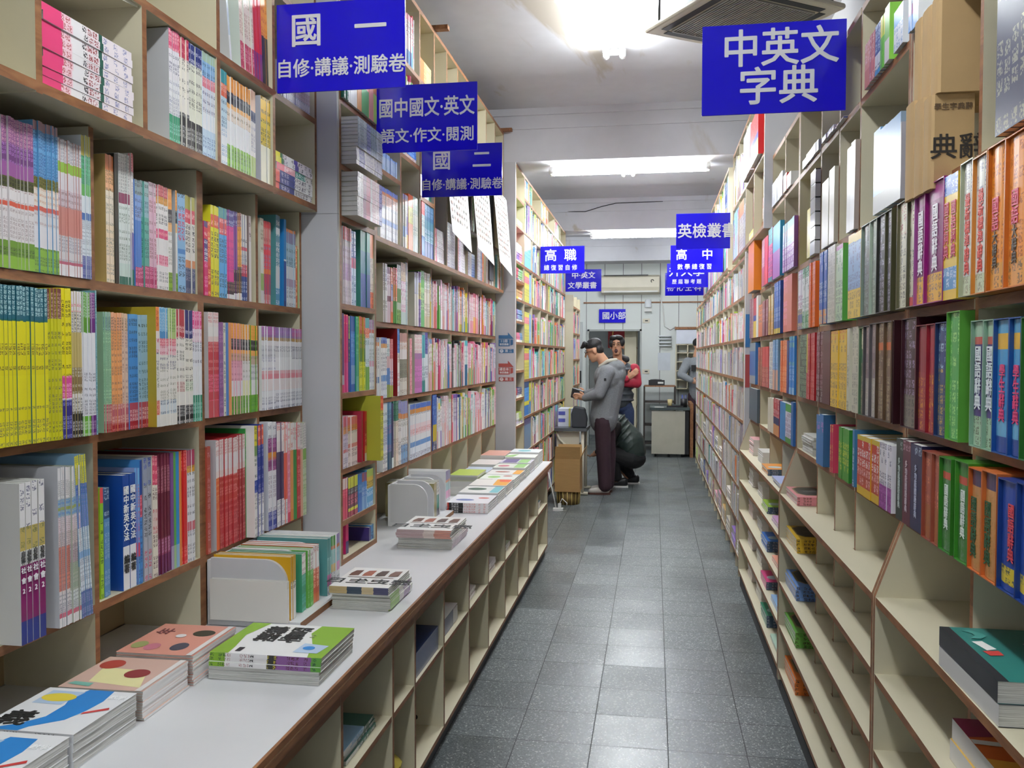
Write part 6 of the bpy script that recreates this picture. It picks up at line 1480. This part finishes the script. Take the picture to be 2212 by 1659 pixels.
q = lay((0.705, 1.708, 0), 0.716, 0.20, 0.32, [0.042] * 2, PI, ['d8d6d2', 'd8d6d2'], 'thick orange and yellow magazine, lower shelf of the nearest right bookcase', name='magazine', cover=['c8a040', 'd8641c'], jit=0.003)
decal(q[-1], [([(0, 0.18), (0.2, 0.22), (0.2, 0.32), (0, 0.32)], 0), ([(0, 0.0), (0.2, 0.0), (0.2, 0.06), (0, 0.09)], 1), ([(0.05, 0.20), (0.12, 0.215), (0.12, 0.25), (0.05, 0.24)], 2), ([(0.0, 0.10), (0.2, 0.13), (0.2, 0.15), (0, 0.12)], 3)], [pm('print_amber', 'eca83c', .4), pm('print_wine', '8a1c4c', .4), pm('print_bronze', '8a6a3a', .4), pm('print_white', 'e8e4e0', .4)], 0.0417)

# ================================================================== the back of the shop
PAN = pm('back_wall_panel', 'cfd4d0', 0.5, 0.02, 2)
w = MB(); yb = Y_BACK - 0.02
for x0, x1, z0, z1 in ((XW_L, -1.10, 0, Z_CEIL), (-0.235, XW_R, 0, Z_CEIL), (-1.10, -0.235, 1.97, Z_CEIL)): w.box(x0, x1, yb, Y_BACK + 0.08, z0, z1)
for i in range(8):
    x = -1.15 + i * 0.313
    if -1.1 < x < -0.24: w.box(x - 0.004, x + 0.004, yb - 0.001, yb, 1.99, 3.12, 1)
    else: w.box(x - 0.004, x + 0.004, yb - 0.001, yb, 0.0, 3.12, 1)
struct(w.build('wall_back', [PAN, pm('groove_dark', '4a4c4c', .8)]))
w = MB(); w.box(-1.13, -1.10, yb - 0.02, Y_BACK + 0.09, 0, 2.0); w.box(-0.235, -0.205, yb - 0.02, Y_BACK + 0.09, 0, 2.0); w.box(-1.13, -0.205, yb - 0.02, Y_BACK + 0.09, 1.97, 2.0); struct(w.build('door_1', pm('door_frame', '9fa39f', .5)))
struct(box('trim_1', -1.2, XW_R, yb - 0.015, yb, 2.447, 2.469, EDGE))
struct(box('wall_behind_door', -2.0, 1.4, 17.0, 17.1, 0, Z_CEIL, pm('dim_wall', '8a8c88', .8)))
o = thing('poster', 'red poster with a golden ring on the wall behind the doorway', 'poster', (-0.62, 16.98, 1.7)); box('sheet', -0.26, 0.26, -0.004, 0, 0, .5, pm('poster_red', '8a1c20', .6), o)
b = MB(); b.tube([(0.17 * math.cos(a * PI / 12), -0.008, 0.27 + 0.17 * math.sin(a * PI / 12)) for a in range(25)], 0.012, 6); b.build('ring', pm('gold_print', 'c8984a', .5), o)
bookcase('white shelf unit behind the doorway', 'L', -0.30, -0.5, [15.3, 15.9, 16.5], [0.3, 0.65, 1.0, 1.35, 1.7, 2.0], 0, 2.1, name='shelf_unit')
t = thing('split_air_conditioner', 'ivory wall air conditioner with a swirl logo on the back wall', 'air conditioner', (-0.40, yb, 2.585))
b = MB(); b.prism([(0, 0), (-0.17, 0.03), (-0.20, 0.12), (-0.19, 0.29), (-0.10, 0.33), (0, 0.33)], 'x', -0.49, 0.49); b.build('housing', IVORY, t, bevel=.01)
box('louvre', -0.44, 0.46, -0.185, -0.165, 0.035, 0.06, WHITE, t); box('air_intake', -0.45, 0.3, -0.15, -0.12, 0.318, 0.334, BLACK, t)
b = MB(); b.tube([(0.37 + 0.022 * math.cos(a / 3), -0.197, 0.22 + 0.022 * math.sin(a / 3)) for a in range(14)], 0.006, 6); b.build('logo', BLACK, t)
t = thing('emergency_lamp', 'white emergency lamp with clear cover on the back wall', 'lamp', (-0.10, yb, 2.30)); box('body', -0.06, 0.06, -0.07, 0, 0, .07, WHITE, t); b = MB(); b.lathe([(0.001, .22), (.05, .2), (.062, .1), (.06, .07)], 14, c=(0, -.05, 0)); b.build('cover', pm('clear_cover', 'd8dce0', .2), t)
for z, x, lab in ((2.11, -0.13, 'upper'), (1.245, -0.13, 'lower')):
    t = thing('wall_socket', lab + ' ivory socket plate on the back wall', 'socket', (x, yb, z)); box('plate', -.06, .06, -.012, 0, 0, .07, IVORY, t); box('outlet', -.02, .03, -.014, -.011, .025, .045, BLACK, t)
tag(box('notice_sheet', 0.07, 0.28, yb - .004, yb - .001, 1.30, 1.60, pm('pale_sheet', 'c4cbd2', .4)), 'pale sheet in a plastic sleeve on the back wall', 'notice')
b = MB(); [b.tube([(0.19 + 0.1 * math.cos(a * PI / 10), yb - 0.05 + 0.03 * math.sin(a * PI / 10), z) for a in range(21)], 0.012, 6) for z in (1.72, 1.77, 1.83, 1.88)]; tag(b.build('plastic_bag', pm('clear_bag', 'd4d8dc', .15)), 'transparent plastic bag hanging above the pale sheet', 'bag')
b = MB(); b.tube([onY(1425, 637, yb - .01), onY(1432, 665, yb - .01), onY(1436, 705, yb - .01), onY(1448, 712, yb - .01), onY(1460, 705, yb - .01)], 0.012, 6); tag(b.build('hose', WHITE), 'white drain hose hanging from the wall air conditioner', 'hose')
su = thing('pigeonhole_unit', 'white pigeonhole unit with a wooden top on the back wall', 'shelf', (0.56, 14.9, 0.99)); 
for x in (-.19, 0.0, .19): box('upright', x - .008, x + .008, -.15, .06, 0, .75, CREAM, su)
for z in (0, .15, .3, .45, .6, .74): box('shelf_board', -.19, .19, -.15, .06, z, z + .014, CREAM, su)
box('top_board', -.21, .21, -.17, .07, 1.0, 1.04, EDGE, su); box('front_panel', -.19, .19, -.16, -.15, .76, .99, pm('white_panel_board', 'd0d4de', .4), su)
# desk and telephone rack
dk_ = thing('desk', 'beige desk end with dark green top and castors', 'desk', (0.235, 13.37, 0.0)); box('end_panel', -.26, .24, 0, .03, .05, .71, pm('beige_metal', 'aaa797', .5), dk_); box('desk_top', -.29, .31, -.02, .9, .72, .76, pm('dark_green_top', '3c4644', .4), dk_); box('side_panel', .24, .30, .01, .85, .05, .71, BLACK, dk_)
for x in (-.2, 0, .2):
    b = MB(); b.tube([(x - .015, .06, .026), (x + .015, .06, .026)], .025, 10); b.build('castor', BLACK, dk_)
b = MB(); b.lathe([(.001, 0), (.028, 0), (.038, .12), (.034, .12), (.026, .01)], 16); tag(b.build('paper_cup', pm('kraft_cup', 'b8a878', .6), None, (0.25, 13.45, .7605)), 'kraft paper cup on the dark green desk', 'cup')
t = thing('pen_holder', 'black pen holder full of pens on the desk', 'pen holder', (.46, 13.5, .7605)); b = MB(); b.lathe([(.001, 0), (.05, 0), (.05, .13), (.045, .13), (.045, .01)], 14); b.build('cup', BLACK, t)
for k in range(5): b = MB(); b.tube([(.02 * math.cos(k), .02 * math.sin(k), .02), (.04 * math.cos(k), .04 * math.sin(k), .19)], .004, 6); b.build('pen', pm('pen_blue', '2c3c80', .3), t)
tag(box('keyboard', .2, .45, 13.4, 13.48, .7605, .785, BLACK), 'black keyboard on the desk', 'keyboard'); tag(box('paper_sheet', .02, .16, 13.38, 13.5, .7605, .762, PAPER), 'white paper on the desk', 'paper')
rk = thing('telephone_rack', 'dark brown rack with a telephone, behind the desk', 'rack', (.1, 14.55, 0)); DB = pm('dark_brown_board', '2e2620', .6)
for x in (-.25, .25): box('side', x - .012, x + .012, -.2, .2, 0, 1.05, DB, rk)
for z in (.1, .4, .78, 1.04): box('shelf_board', -.25, .25, -.2, .2, z, z + .02, EDGE if z > 1 else DB, rk)
t = thing('telephone', 'black and white desk telephone on the rack', 'telephone', (.05, 14.5, 1.0605)); b = MB(); b.prism([(-.11, 0), (.11, 0), (.11, .03), (-.11, .09)], 'x', -.13, .13); b.build('body', BLACK, t); b = MB(); b.tube([(-.1, -.08, .07), (-.02, -.08, .085), (.08, -.08, .07)], [.03, .018, .03], 8); b.build('handset', BLACK, t); box('keypad', .02, .11, -.12, -.02, .03, .06, WHITE, t)
tag(box('wooden_counter', .552, .60, 13.4, 14.3, 0, .82, EDGE), 'brown wooden counter end beside the right bookcases', 'counter')
# left: door leaf, panels, table, cartons
tag(box('door_panel', -1.42, -1.16, 14.2, 14.26, 0, 2.1, pm('grey_door', 'a4a8a8', .5)), 'grey door leaf standing open left of the doorway', 'door'); box('handle', -1.2, -1.17, 14.17, 14.2, 1.1, 1.3, BLACK, bpy.data.objects['door_panel']).matrix_parent_inverse.identity()
tb = thing('folding_table', 'table with black top and curved white metal legs beside the man in the grey hoodie', 'table', (-.91, 9.95, 0)); box('table_top', -.17, .19, -.45, .1, .71, .745, pm('grey_black_top', '4a4e52', .3), tb); box('modesty_panel', -.15, .1, -.38, -.365, .42, .70, IVORY, tb)
for y in (-.4, .06):
    b = MB(); b.tube([(.14, y, .02), (.14, y, .71)], .018, 8); b.tube([(-.1, y, .02), (.2, y, .02)], .018, 8); b.tube([(-.15, y, .70), (-.12, y, .62), (-.05, y, .55), (.05, y, .53), (.14, y, .53)], .013, 8); b.build('leg', IVORY, tb)
t = thing('carton', 'blue and white carton with yellow straps on the black table', 'carton', (-.95, 9.87, .746)); box('body', -.11, .12, -.16, .16, 0, .2, pm('carton_white', 'c8ccd8', .5), t); box('strap', .01, .03, -.163, .163, -.0, .203, pm('yellow_strap', 'c8c464', .5), t); [box('print', -.105, -.03, -.164, -.16, z, z + .04, pm('carton_blue', '4a50a0', .5), t) for z in (.05, .13)]
t = thing('cardboard_box', 'open brown cardboard box on a striped basket beside the table', 'box', (-.87, 8.97, .14)); 
b = MB(); [b.box(*q) for q in ((-.13, .13, -.12, -.115, 0, .34), (-.13, .13, .18, .185, 0, .34), (-.13, -.125, -.115, .18, 0, .34), (.125, .13, -.115, .18, 0, .34), (-.125, .125, -.115, .18, 0, .006))]; b.build('body', CARD, t)
for q in ((((-.13, -.12, .34), (.13, -.12, .34), (.135, -.15, .47), (-.12, -.15, .47))), (((-.13, .185, .34), (.13, .185, .34), (.12, .22, .46), (-.13, .22, .46))), (((.13, -.11, .34), (.13, .18, .34), (.18, .17, .45), (.18, -.11, .45)))):
    o = mesh_obj('flap', q, [(0, 1, 2, 3)], CARD, t); o.modifiers.new('t', 'SOLIDIFY').thickness = .004
t = thing('basket', 'striped bamboo basket under the cardboard box', 'basket', (-.87, 8.98, 0)); b = MB(); b.lathe([(.001, 0), (.11, 0), (.12, .138), (.11, .138), (.1, .01)], 24); b.build('body', pm('bamboo_dark', '6a5428', .7), t)
for k in range(16): a = k * PI / 8; b = MB(); b.tube([(.113 * math.cos(a), .113 * math.sin(a), .003), (.123 * math.cos(a), .123 * math.sin(a), .136)], .005, 5); b.build('stave', pm('bamboo_light', 'c0a860', .6), t)
t = thing('power_strip', 'white power strip with plug on the floor by the counter end', 'power strip', (-.93, 8.55, 0)); box('body', -.05, .05, -.03, .03, 0, .025, WHITE, t); box('plug', .0, .03, -.02, .02, .025, .07, WHITE, t)
b = MB(); b.tube([(.015, 0, .07), (.04, 0, .12), (.09, -.02, .08), (.08, -.03, .004), (.03, -.04, .004)], .005, 6); b.tube([(-.02, 0, .02), (-.06, 0, .2), (-.1, .0, .38)], .006, 6); b.build('cord', WHITE, t)

# ================================================================== people
def blob(name, prims, voxel, mat, parent=None, smooth=4):
    b = MB()
    for q in prims:
        if q[0] == 'c':
            _, p, r0, s, r1 = q; p = Vector(p); s = Vector(s)
            b.tube([p, p.lerp(s, .5), s], [r0, (r0 + r1) / 2, r1], 14)
            for c, r in ((p, r0), (s, r1)): b.lathe([(max(.0004, r * math.sin(k * PI / 8)), -r * math.cos(k * PI / 8)) for k in range(9)], 14, c=c)
        else:
            _, c, R = q[:3]; rot = q[3] if len(q) > 3 else (0, 0, 0); n0 = len(b.v)
            b.lathe([(max(.0004, math.sin(k * PI / 10)), -math.cos(k * PI / 10)) for k in range(11)], 18)
            M = Matrix.Translation(c) @ (Matrix.Rotation(rot[2], 4, 'Z') @ Matrix.Rotation(rot[1], 4, 'Y') @ Matrix.Rotation(rot[0], 4, 'X')) @ Matrix.Diagonal((*R, 1))
            for i in range(n0, len(b.v)): b.v[i] = M @ b.v[i]
    o = b.build(name, mat, None)
    bm = bmesh.new(); bm.from_mesh(o.data); bmesh.ops.remove_doubles(bm, verts=bm.verts, dist=.0003); bmesh.ops.recalc_face_normals(bm, faces=bm.faces); bm.to_mesh(o.data); bm.free()
    m = o.modifiers.new('r', 'REMESH'); m.mode = 'VOXEL'; m.voxel_size = voxel; m.use_smooth_shade = True
    if smooth: k = o.modifiers.new('s', 'SMOOTH'); k.iterations = smooth; k.factor = .5
    me = bpy.data.meshes.new_from_object(o.evaluated_get(bpy.context.evaluated_depsgraph_get())); o.modifiers.clear(); o.data = me; me.name = name
    if not me.materials: me.materials.append(mat)
    if parent: o.parent = parent
    return o
SKIN = pm('skin', 'b98a6c', .55, .05, 9); HAIR = pm('black_hair', '121214', .6, .2, 60, bump=.4)
def hand(p, d, side, s=1.0):
    """palm and five unequal, curled fingers; d: where the fingers point"""
    p = Vector(p); d = Vector(d).normalized(); a = Vector(side).normalized(); n = d.cross(a)
    q = [('e', p + d * .04 * s, (.038 * s, .042 * s, .016 * s))]; q = [('c', p, .024 * s, p + d * .06 * s, .022 * s), ('c', p + a * .018 * s, .018 * s, p + d * .065 * s + a * .024 * s, .015 * s), ('c', p - a * .018 * s, .018 * s, p + d * .065 * s - a * .024 * s, .015 * s)]
    for k, l in enumerate((.066, .078, .072, .056)):
        b0 = p + d * .07 * s + a * (.03 - k * .02) * s; b1 = b0 + d * l * .5 * s - n * .008 * s; b2 = b1 + d * l * .4 * s - n * .024 * s
        q += [('c', b0, .0092 * s, b1, .0086 * s), ('c', b1, .0086 * s, b2, .0074 * s)]
    t0 = p + d * .015 * s + a * .028 * s; t1 = t0 + (d * .7 + a).normalized() * .035 * s; q += [('c', t0, .012 * s, t1, .0105 * s), ('c', t1, .0105 * s, t1 + (d + a * .2) * .028 * s, .009 * s)]
    return q
def head(c, f, tilt=0.0):
    """f: facing angle; returns prims of a head whose centre is c"""
    c = Vector(c); R = Matrix.Rotation(f, 3, 'Z') @ Matrix.Rotation(tilt, 3, 'X'); P = lambda x, y, z: c + R @ Vector((x, y, z)); r = (tilt, 0, f)
    return [('e', c + R @ Vector((0, .012, .03)), (.076, .094, .092), r), ('e', P(0, -.022, -.045), (.058, .066, .075), r), ('e', P(0, -.05, -.098), (.03, .03, .022), r), ('c', P(0, -.094, .012), .009, P(0, -.112, -.022), .014),
            ('e', P(.078, .008, -.01), (.012, .022, .034), r), ('e', P(-.078, .008, -.01), (.012, .022, .034), r), ('c', P(0, .03, -.06), .056, P(0, .05, -.16), .06)], P, r
def face(root, P, r, mouth_open):
    for s in (-1, 1):
        blob('eye', [('e', P(.03 * s, -.082, .012), (.013, .007, .006), r)], .003, pm('eye_dark', '1c1614', .3), root, 1)
        blob('eyebrow', [('c', P(.016 * s, -.092, .034), .004, P(.046 * s, -.08, .036), .004)], .003, HAIR, root, 1)
        b = MB(); b.tube([P(.032 * s + .024 * math.cos(k * PI / 9), -.104 + .006 * abs(math.cos(k * PI / 9)), .008 + .021 * math.sin(k * PI / 9)) for k in range(19)], .0018, 6); b.tube([P(.056 * s, -.1, .012), P(.08 * s, .0, .006)], .0018, 6); b.build('glasses', pm('glasses_wire', '4a4038', .3, metal=.6), root)
    blob('mouth', [('e', P(0, -.082, -.07), (.021, .012, .027 if mouth_open else .006), r)], .003, pm('mouth_dark' if mouth_open else 'lips', '3a1414' if mouth_open else '9a5c50', .5), root, 1)
def shoes(prefix, root, pts, col, sole):
    for p, a in pts:
        d = Vector((math.cos(a), math.sin(a), 0)); p = Vector(p)
        blob('shoe', [('c', p + Vector((0, 0, .05)), .042, p + d * .17 + Vector((0, 0, .036)), .032), ('c', p + Vector((0, 0, .075)), .042, p + d * .06 + Vector((0, 0, .06)), .04)], .008, col, root)
        b = MB(); q = d.orthogonal() if False else Vector((-d.y, d.x, 0)); b.prism([tuple((p + d * u + q * v)[:2]) for u, v in ((-.045, -.035), (.1, -.045), (.19, -.03), (.205, 0), (.19, .03), (.1, .045), (-.045, .035))], 'z', p.z + .001, p.z + .02); b.build('sole', sole, root)
# 1: man in a grey hoodie, looking down to the left
hd, P, r = head((-.655, 9.66, 1.60), -PI / 2, .42)
body = blob('person', hd + [('c', (-.55, 9.68, 1.46), .06, (-.50, 9.69, 1.38), .08), ('c', (-.50, 9.69, 1.36), .13, (-.55, 9.70, .92), .12), ('c', (-.55, 9.62, .86), .075, (-.55, 9.64, .1), .045), ('c', (-.52, 9.80, .86), .075, (-.53, 9.80, .1), .045)] +
            hand((-.74, 9.56, 1.075), (-1, -.05, .25), (0, -.4, 1)) + hand((-.76, 9.80, 1.11), (-1, -.1, .2), (0, .4, 1)), .0065, SKIN)
tag(body, 'man in grey hoodie and maroon trousers looking down at the table', 'person')
blob('hair', [('e', P(0, .02, .062), (.086, .098, .075), r), ('e', P(0, .055, .0), (.076, .055, .075), r)] + [('c', P(.03 * k, -.06, .11), .03, P(.03 * k, -.105 - .01 * (k % 2), .085), .014) for k in (-2, -1, 0, 1, 2)], .007, HAIR, body)
face(body, P, r, False)
HOOD = pm('heather_grey_fleece', '74777a', .9, .14, 90); MAR = pm('maroon_trousers', '301a24', .8, .1, 20)
blob('hoodie', [('e', (-.50, 9.69, 1.30), (.16, .225, .17)), ('c', (-.48, 9.69, 1.24), .165, (-.545, 9.69, .87), .158), ('c', (-.50, 9.50, 1.36), .085, (-.585, 9.47, 1.13), .068), ('c', (-.585, 9.47, 1.13), .068, (-.74, 9.55, 1.08), .044), ('c', (-.50, 9.88, 1.36), .08, (-.60, 9.88, 1.14), .065), ('c', (-.60, 9.88, 1.14), .065, (-.76, 9.80, 1.11), .044),
                ('e', (-.42, 9.69, 1.435), (.12, .13, .075), (0, .35, 0)), ('e', (-.36, 9.69, 1.34), (.06, .11, .10)), ('c', (-.545, 9.69, .86), .163, (-.55, 9.69, .82), .155)], .010, HOOD, body, 3)
blob('hood_lining', [('c', (-.585, 9.63, 1.425), .022, (-.50, 9.59, 1.485), .022), ('c', (-.50, 9.59, 1.485), .022, (-.41, 9.62, 1.50), .02)], .008, pm('pale_lining', 'b8b4a6', .9), body)
tag(box('arm_patch', -.53, -.505, 9.408, 9.412, 1.27, 1.30, BLACK), None).parent = body
blob('trousers', [('e', (-.55, 9.69, .84), (.14, .165, .12)), ('c', (-.555, 9.61, .80), .095, (-.545, 9.62, .45), .08), ('c', (-.545, 9.62, .45), .08, (-.525, 9.63, .10), .075), ('c', (-.52, 9.78, .80), .095, (-.49, 9.80, .45), .08), ('c', (-.49, 9.80, .45), .08, (-.50, 9.80, .10), .072)], .009, MAR, body)
shoes('', body, (((-.51, 9.64, 0), PI * 1.02), ((-.50, 9.82, 0), PI * .98)), pm('white_brown_shoe', 'b4aea6', .6, .1, 4), pm('brown_sole', '4a2a20', .6))
t = thing('handbag', 'dark grey bag standing on the table edge in front of the man', 'bag', (-.79, 9.60, .746)); b = MB(); b.prism([(-.10, 0), (.06, 0), (.07, .1), (.04, .22), (-.08, .24), (-.11, .15)], 'y', -.06, .06); b.build('body', pm('dark_grey_bag', '2c2f34', .7), t, bevel=.015)
t = thing('card_terminal', 'black handheld device with a strap in the hands of the man', 'device', (-.84, 9.64, 1.10)); b = MB(); b.prism([(-.07, -.02), (.05, -.05), (.08, .05), (-.05, .09)], 'y', -.05, .05); b.build('body', BLACK, t, bevel=.008); box('screen', -.03, .04, -.052, -.05, .0, .035, STEEL, t)
# 2: yawning man, arms folded
hd, P, r = head((-.445, 10.72, 1.665), -.1, -.1)
body = blob('person', hd + [('c', (-.44, 10.76, 1.52), .06, (-.43, 10.78, 1.42), .09), ('c', (-.42, 10.78, 1.38), .13, (-.42, 10.78, .95), .12), ('c', (-.33, 10.78, .9), .08, (-.32, 10.76, .1), .045), ('c', (-.5, 10.78, .9), .08, (-.5, 10.78, .1), .045)] + hand((-.29, 10.575, 1.285), (.7, -.1, .6), (-.6, 0, .7)) + hand((-.50, 10.57, 1.22), (-1, .1, .2), (0, .2, 1)), .0065, SKIN)
tag(body, 'yawning man with glasses, grey padded vest and red sleeves, arms folded', 'person')
blob('hair', [('e', P(0, .025, .06), (.092, .098, .082), r), ('e', P(.062, -.02, .045), (.036, .05, .055), r), ('e', P(-.066, -.02, .04), (.036, .05, .06), r), ('e', P(.03, -.05, .098), (.05, .045, .03), r), ('e', P(-.04, -.05, .094), (.05, .045, .032), r)], .007, HAIR, body)
face(body, P, r, True)
RED = pm('crimson_sleeve', '9c1c34', .8, .1, 30); VEST = pm('slate_padded_vest', '3c4248', .6, .12, 14, bump=.5, stretch=(.2, .2, 3))
blob('padded_vest', [('e', (-.42, 10.78, 1.35), (.19, .14, .13)), ('c', (-.42, 10.78, 1.28), .15, (-.42, 10.78, .98), .15), ('e', (-.42, 10.78, 1.05), (.185, .145, .12))] + [('e', (-.42, 10.77, 1.0 + .075 * k), (.19, .152, .034)) for k in range(6)], .009, VEST, body, 2)
blob('collar', [('c', (-.53, 10.72, 1.50), .035, (-.44, 10.83, 1.54), .04), ('c', (-.44, 10.83, 1.54), .04, (-.33, 10.74, 1.50), .04)], .008, pm('black_hood', '1e2024', .7), body)
blob('sleeves', [('c', (-.235, 10.76, 1.38), .07, (-.20, 10.68, 1.21), .06), ('c', (-.20, 10.68, 1.21), .06, (-.46, 10.60, 1.22), .046), ('c', (-.60, 10.76, 1.38), .07, (-.62, 10.68, 1.20), .06), ('c', (-.62, 10.68, 1.20), .06, (-.33, 10.58, 1.265), .044)], .008, RED, body)
JEAN = pm('blue_jeans', '2a3a5c', .8, .15, 40)
blob('jeans', [('e', (-.415, 10.78, .92), (.165, .125, .12)), ('c', (-.33, 10.78, .86), .1, (-.31, 10.77, .1), .07), ('c', (-.5, 10.78, .86), .1, (-.5, 10.78, .1), .07)], .009, JEAN, body)
shoes('', body, (((-.31, 10.76, 0), -PI / 2), ((-.5, 10.78, 0), -PI / 2)), BLACK, WHITE)
# 3: crouching person seen from behind
hd, P, r = head((-.62, 10.32, .80), -PI / 2 - .3, .9)
body = blob('person', hd + [('c', (-.52, 10.3, .74), .06, (-.40, 10.3, .72), .09), ('c', (-.40, 10.3, .70), .12, (-.23, 10.28, .42), .13), ('c', (-.25, 10.2, .33), .09, (-.52, 10.16, .42), .075), ('c', (-.52, 10.16, .42), .07, (-.42, 10.2, .1), .05), ('c', (-.22, 10.4, .33), .09, (-.48, 10.46, .40), .075), ('c', (-.48, 10.46, .4), .07, (-.30, 10.5, .1), .05)] + hand((-.64, 10.14, .40), (-1, 0, -.4), (0, 1, 0)) + hand((-.64, 10.44, .40), (-1, 0, -.4), (0, -1, 0)), .0075, SKIN)
tag(body, 'person crouching on the floor in a dark green padded jacket and black trousers', 'person')
blob('hair', [('e', P(0, .02, .05), (.086, .1, .085), r)], .008, HAIR, body)
blob('padded_jacket', [('c', (-.43, 10.3, .72), .145, (-.27, 10.28, .52), .175), ('c', (-.27, 10.28, .52), .175, (-.245, 10.28, .42), .165)] + [('e', (-.44 + .036 * k, 10.3 - .004 * k, .735 - .052 * k), (.03, .185, .165), (0, .75, 0)) for k in range(6)], .009, pm('dark_green_padding', '2a3632', .45, .15, 10), body, 2)
blob('sleeves', [('c', (-.43, 10.10, .72), .075, (-.50, 10.06, .55), .062), ('c', (-.50, 10.06, .55), .06, (-.63, 10.13, .42), .045), ('c', (-.43, 10.48, .72), .075, (-.52, 10.5, .55), .06), ('c', (-.52, 10.5, .55), .06, (-.63, 10.44, .42), .045)], .008, BLACK, body)
for k in range(4): b = MB(); b.tube([(-.53 + .01 * k + .065 * math.cos(a), 10.045 + .075 * math.sin(a) * .6 - .03, .66 - .035 * k + .01 * math.sin(a * 2)) for a in [i * PI / 8 - PI for i in range(9)]], .004, 5); b.build('sleeve_stripe', WHITE, body)
blob('trousers', [('e', (-.23, 10.3, .33), (.15, .19, .12)), ('c', (-.25, 10.2, .33), .11, (-.50, 10.16, .40), .09), ('c', (-.50, 10.16, .40), .085, (-.42, 10.2, .12), .065), ('c', (-.22, 10.42, .33), .11, (-.48, 10.46, .40), .09), ('c', (-.48, 10.46, .4), .085, (-.28, 10.5, .12), .065)], .009, pm('black_trousers', '0e0e11', .8, .1, 20), body)
shoes('', body, (((-.33, 10.2, .0), PI), ((-.17, 10.95, .0) if False else (-.20, 10.5, 0), PI)), BLACK, pm('white_sole', 'd8d8d6', .5))
# 4: person in a grey sweatshirt behind the desk, mostly hidden by the bookcase
hd, P, r = head((.74, 14.42, 1.70), PI / 2 - .3, .0)
body = blob('person', hd + [('c', (.74, 14.42, 1.56), .06, (.72, 14.42, 1.45), .09), ('c', (.72, 14.42, 1.42), .12, (.72, 14.42, .95), .12), ('c', (.65, 14.42, .9), .08, (.65, 14.42, .08), .045), ('c', (.80, 14.42, .9), .08, (.80, 14.42, .08), .045)] + hand((.61, 14.17, 1.14), (1, .1, -.15), (0, 0, 1)) + hand((.82, 14.2, 1.14), (-1, .1, -.1), (0, 0, 1)), .008, SKIN)
tag(body, 'person in grey sweatshirt behind the desk, half hidden by the right bookcases', 'person'); blob('hair', [('e', P(0, .02, .06), (.09, .1, .085), r)], .009, HAIR, body)
blob('sweatshirt', [('e', (.72, 14.42, 1.40), (.20, .14, .14)), ('c', (.72, 14.42, 1.34), .15, (.72, 14.42, .92), .15), ('c', (.55, 14.40, 1.44), .085, (.44, 14.28, 1.24), .068), ('c', (.44, 14.28, 1.24), .066, (.60, 14.18, 1.15), .046), ('c', (.90, 14.4, 1.44), .08, (.93, 14.28, 1.24), .065), ('c', (.93, 14.28, 1.24), .065, (.83, 14.2, 1.14), .045)], .010, pm('grey_sweatshirt', '7c8084', .9, .12, 80), body)
b = box('chest_patch', .60, .74, 14.262, 14.268, 1.30, 1.40, BLACK); b.parent = body
blob('trousers', [('e', (.72, 14.42, .9), (.165, .12, .12)), ('c', (.65, 14.42, .85), .1, (.65, 14.42, .08), .07), ('c', (.80, 14.42, .85), .1, (.80, 14.42, .08), .07)], .010, MAR, body)
shoes('', body, (((.65, 14.42, 0), PI / 2), ((.80, 14.42, 0), PI / 2)), BLACK, BLACK)

MASS.build('shelved_books', 'the many small books on the distant shelves and in the high boxes', 'books')
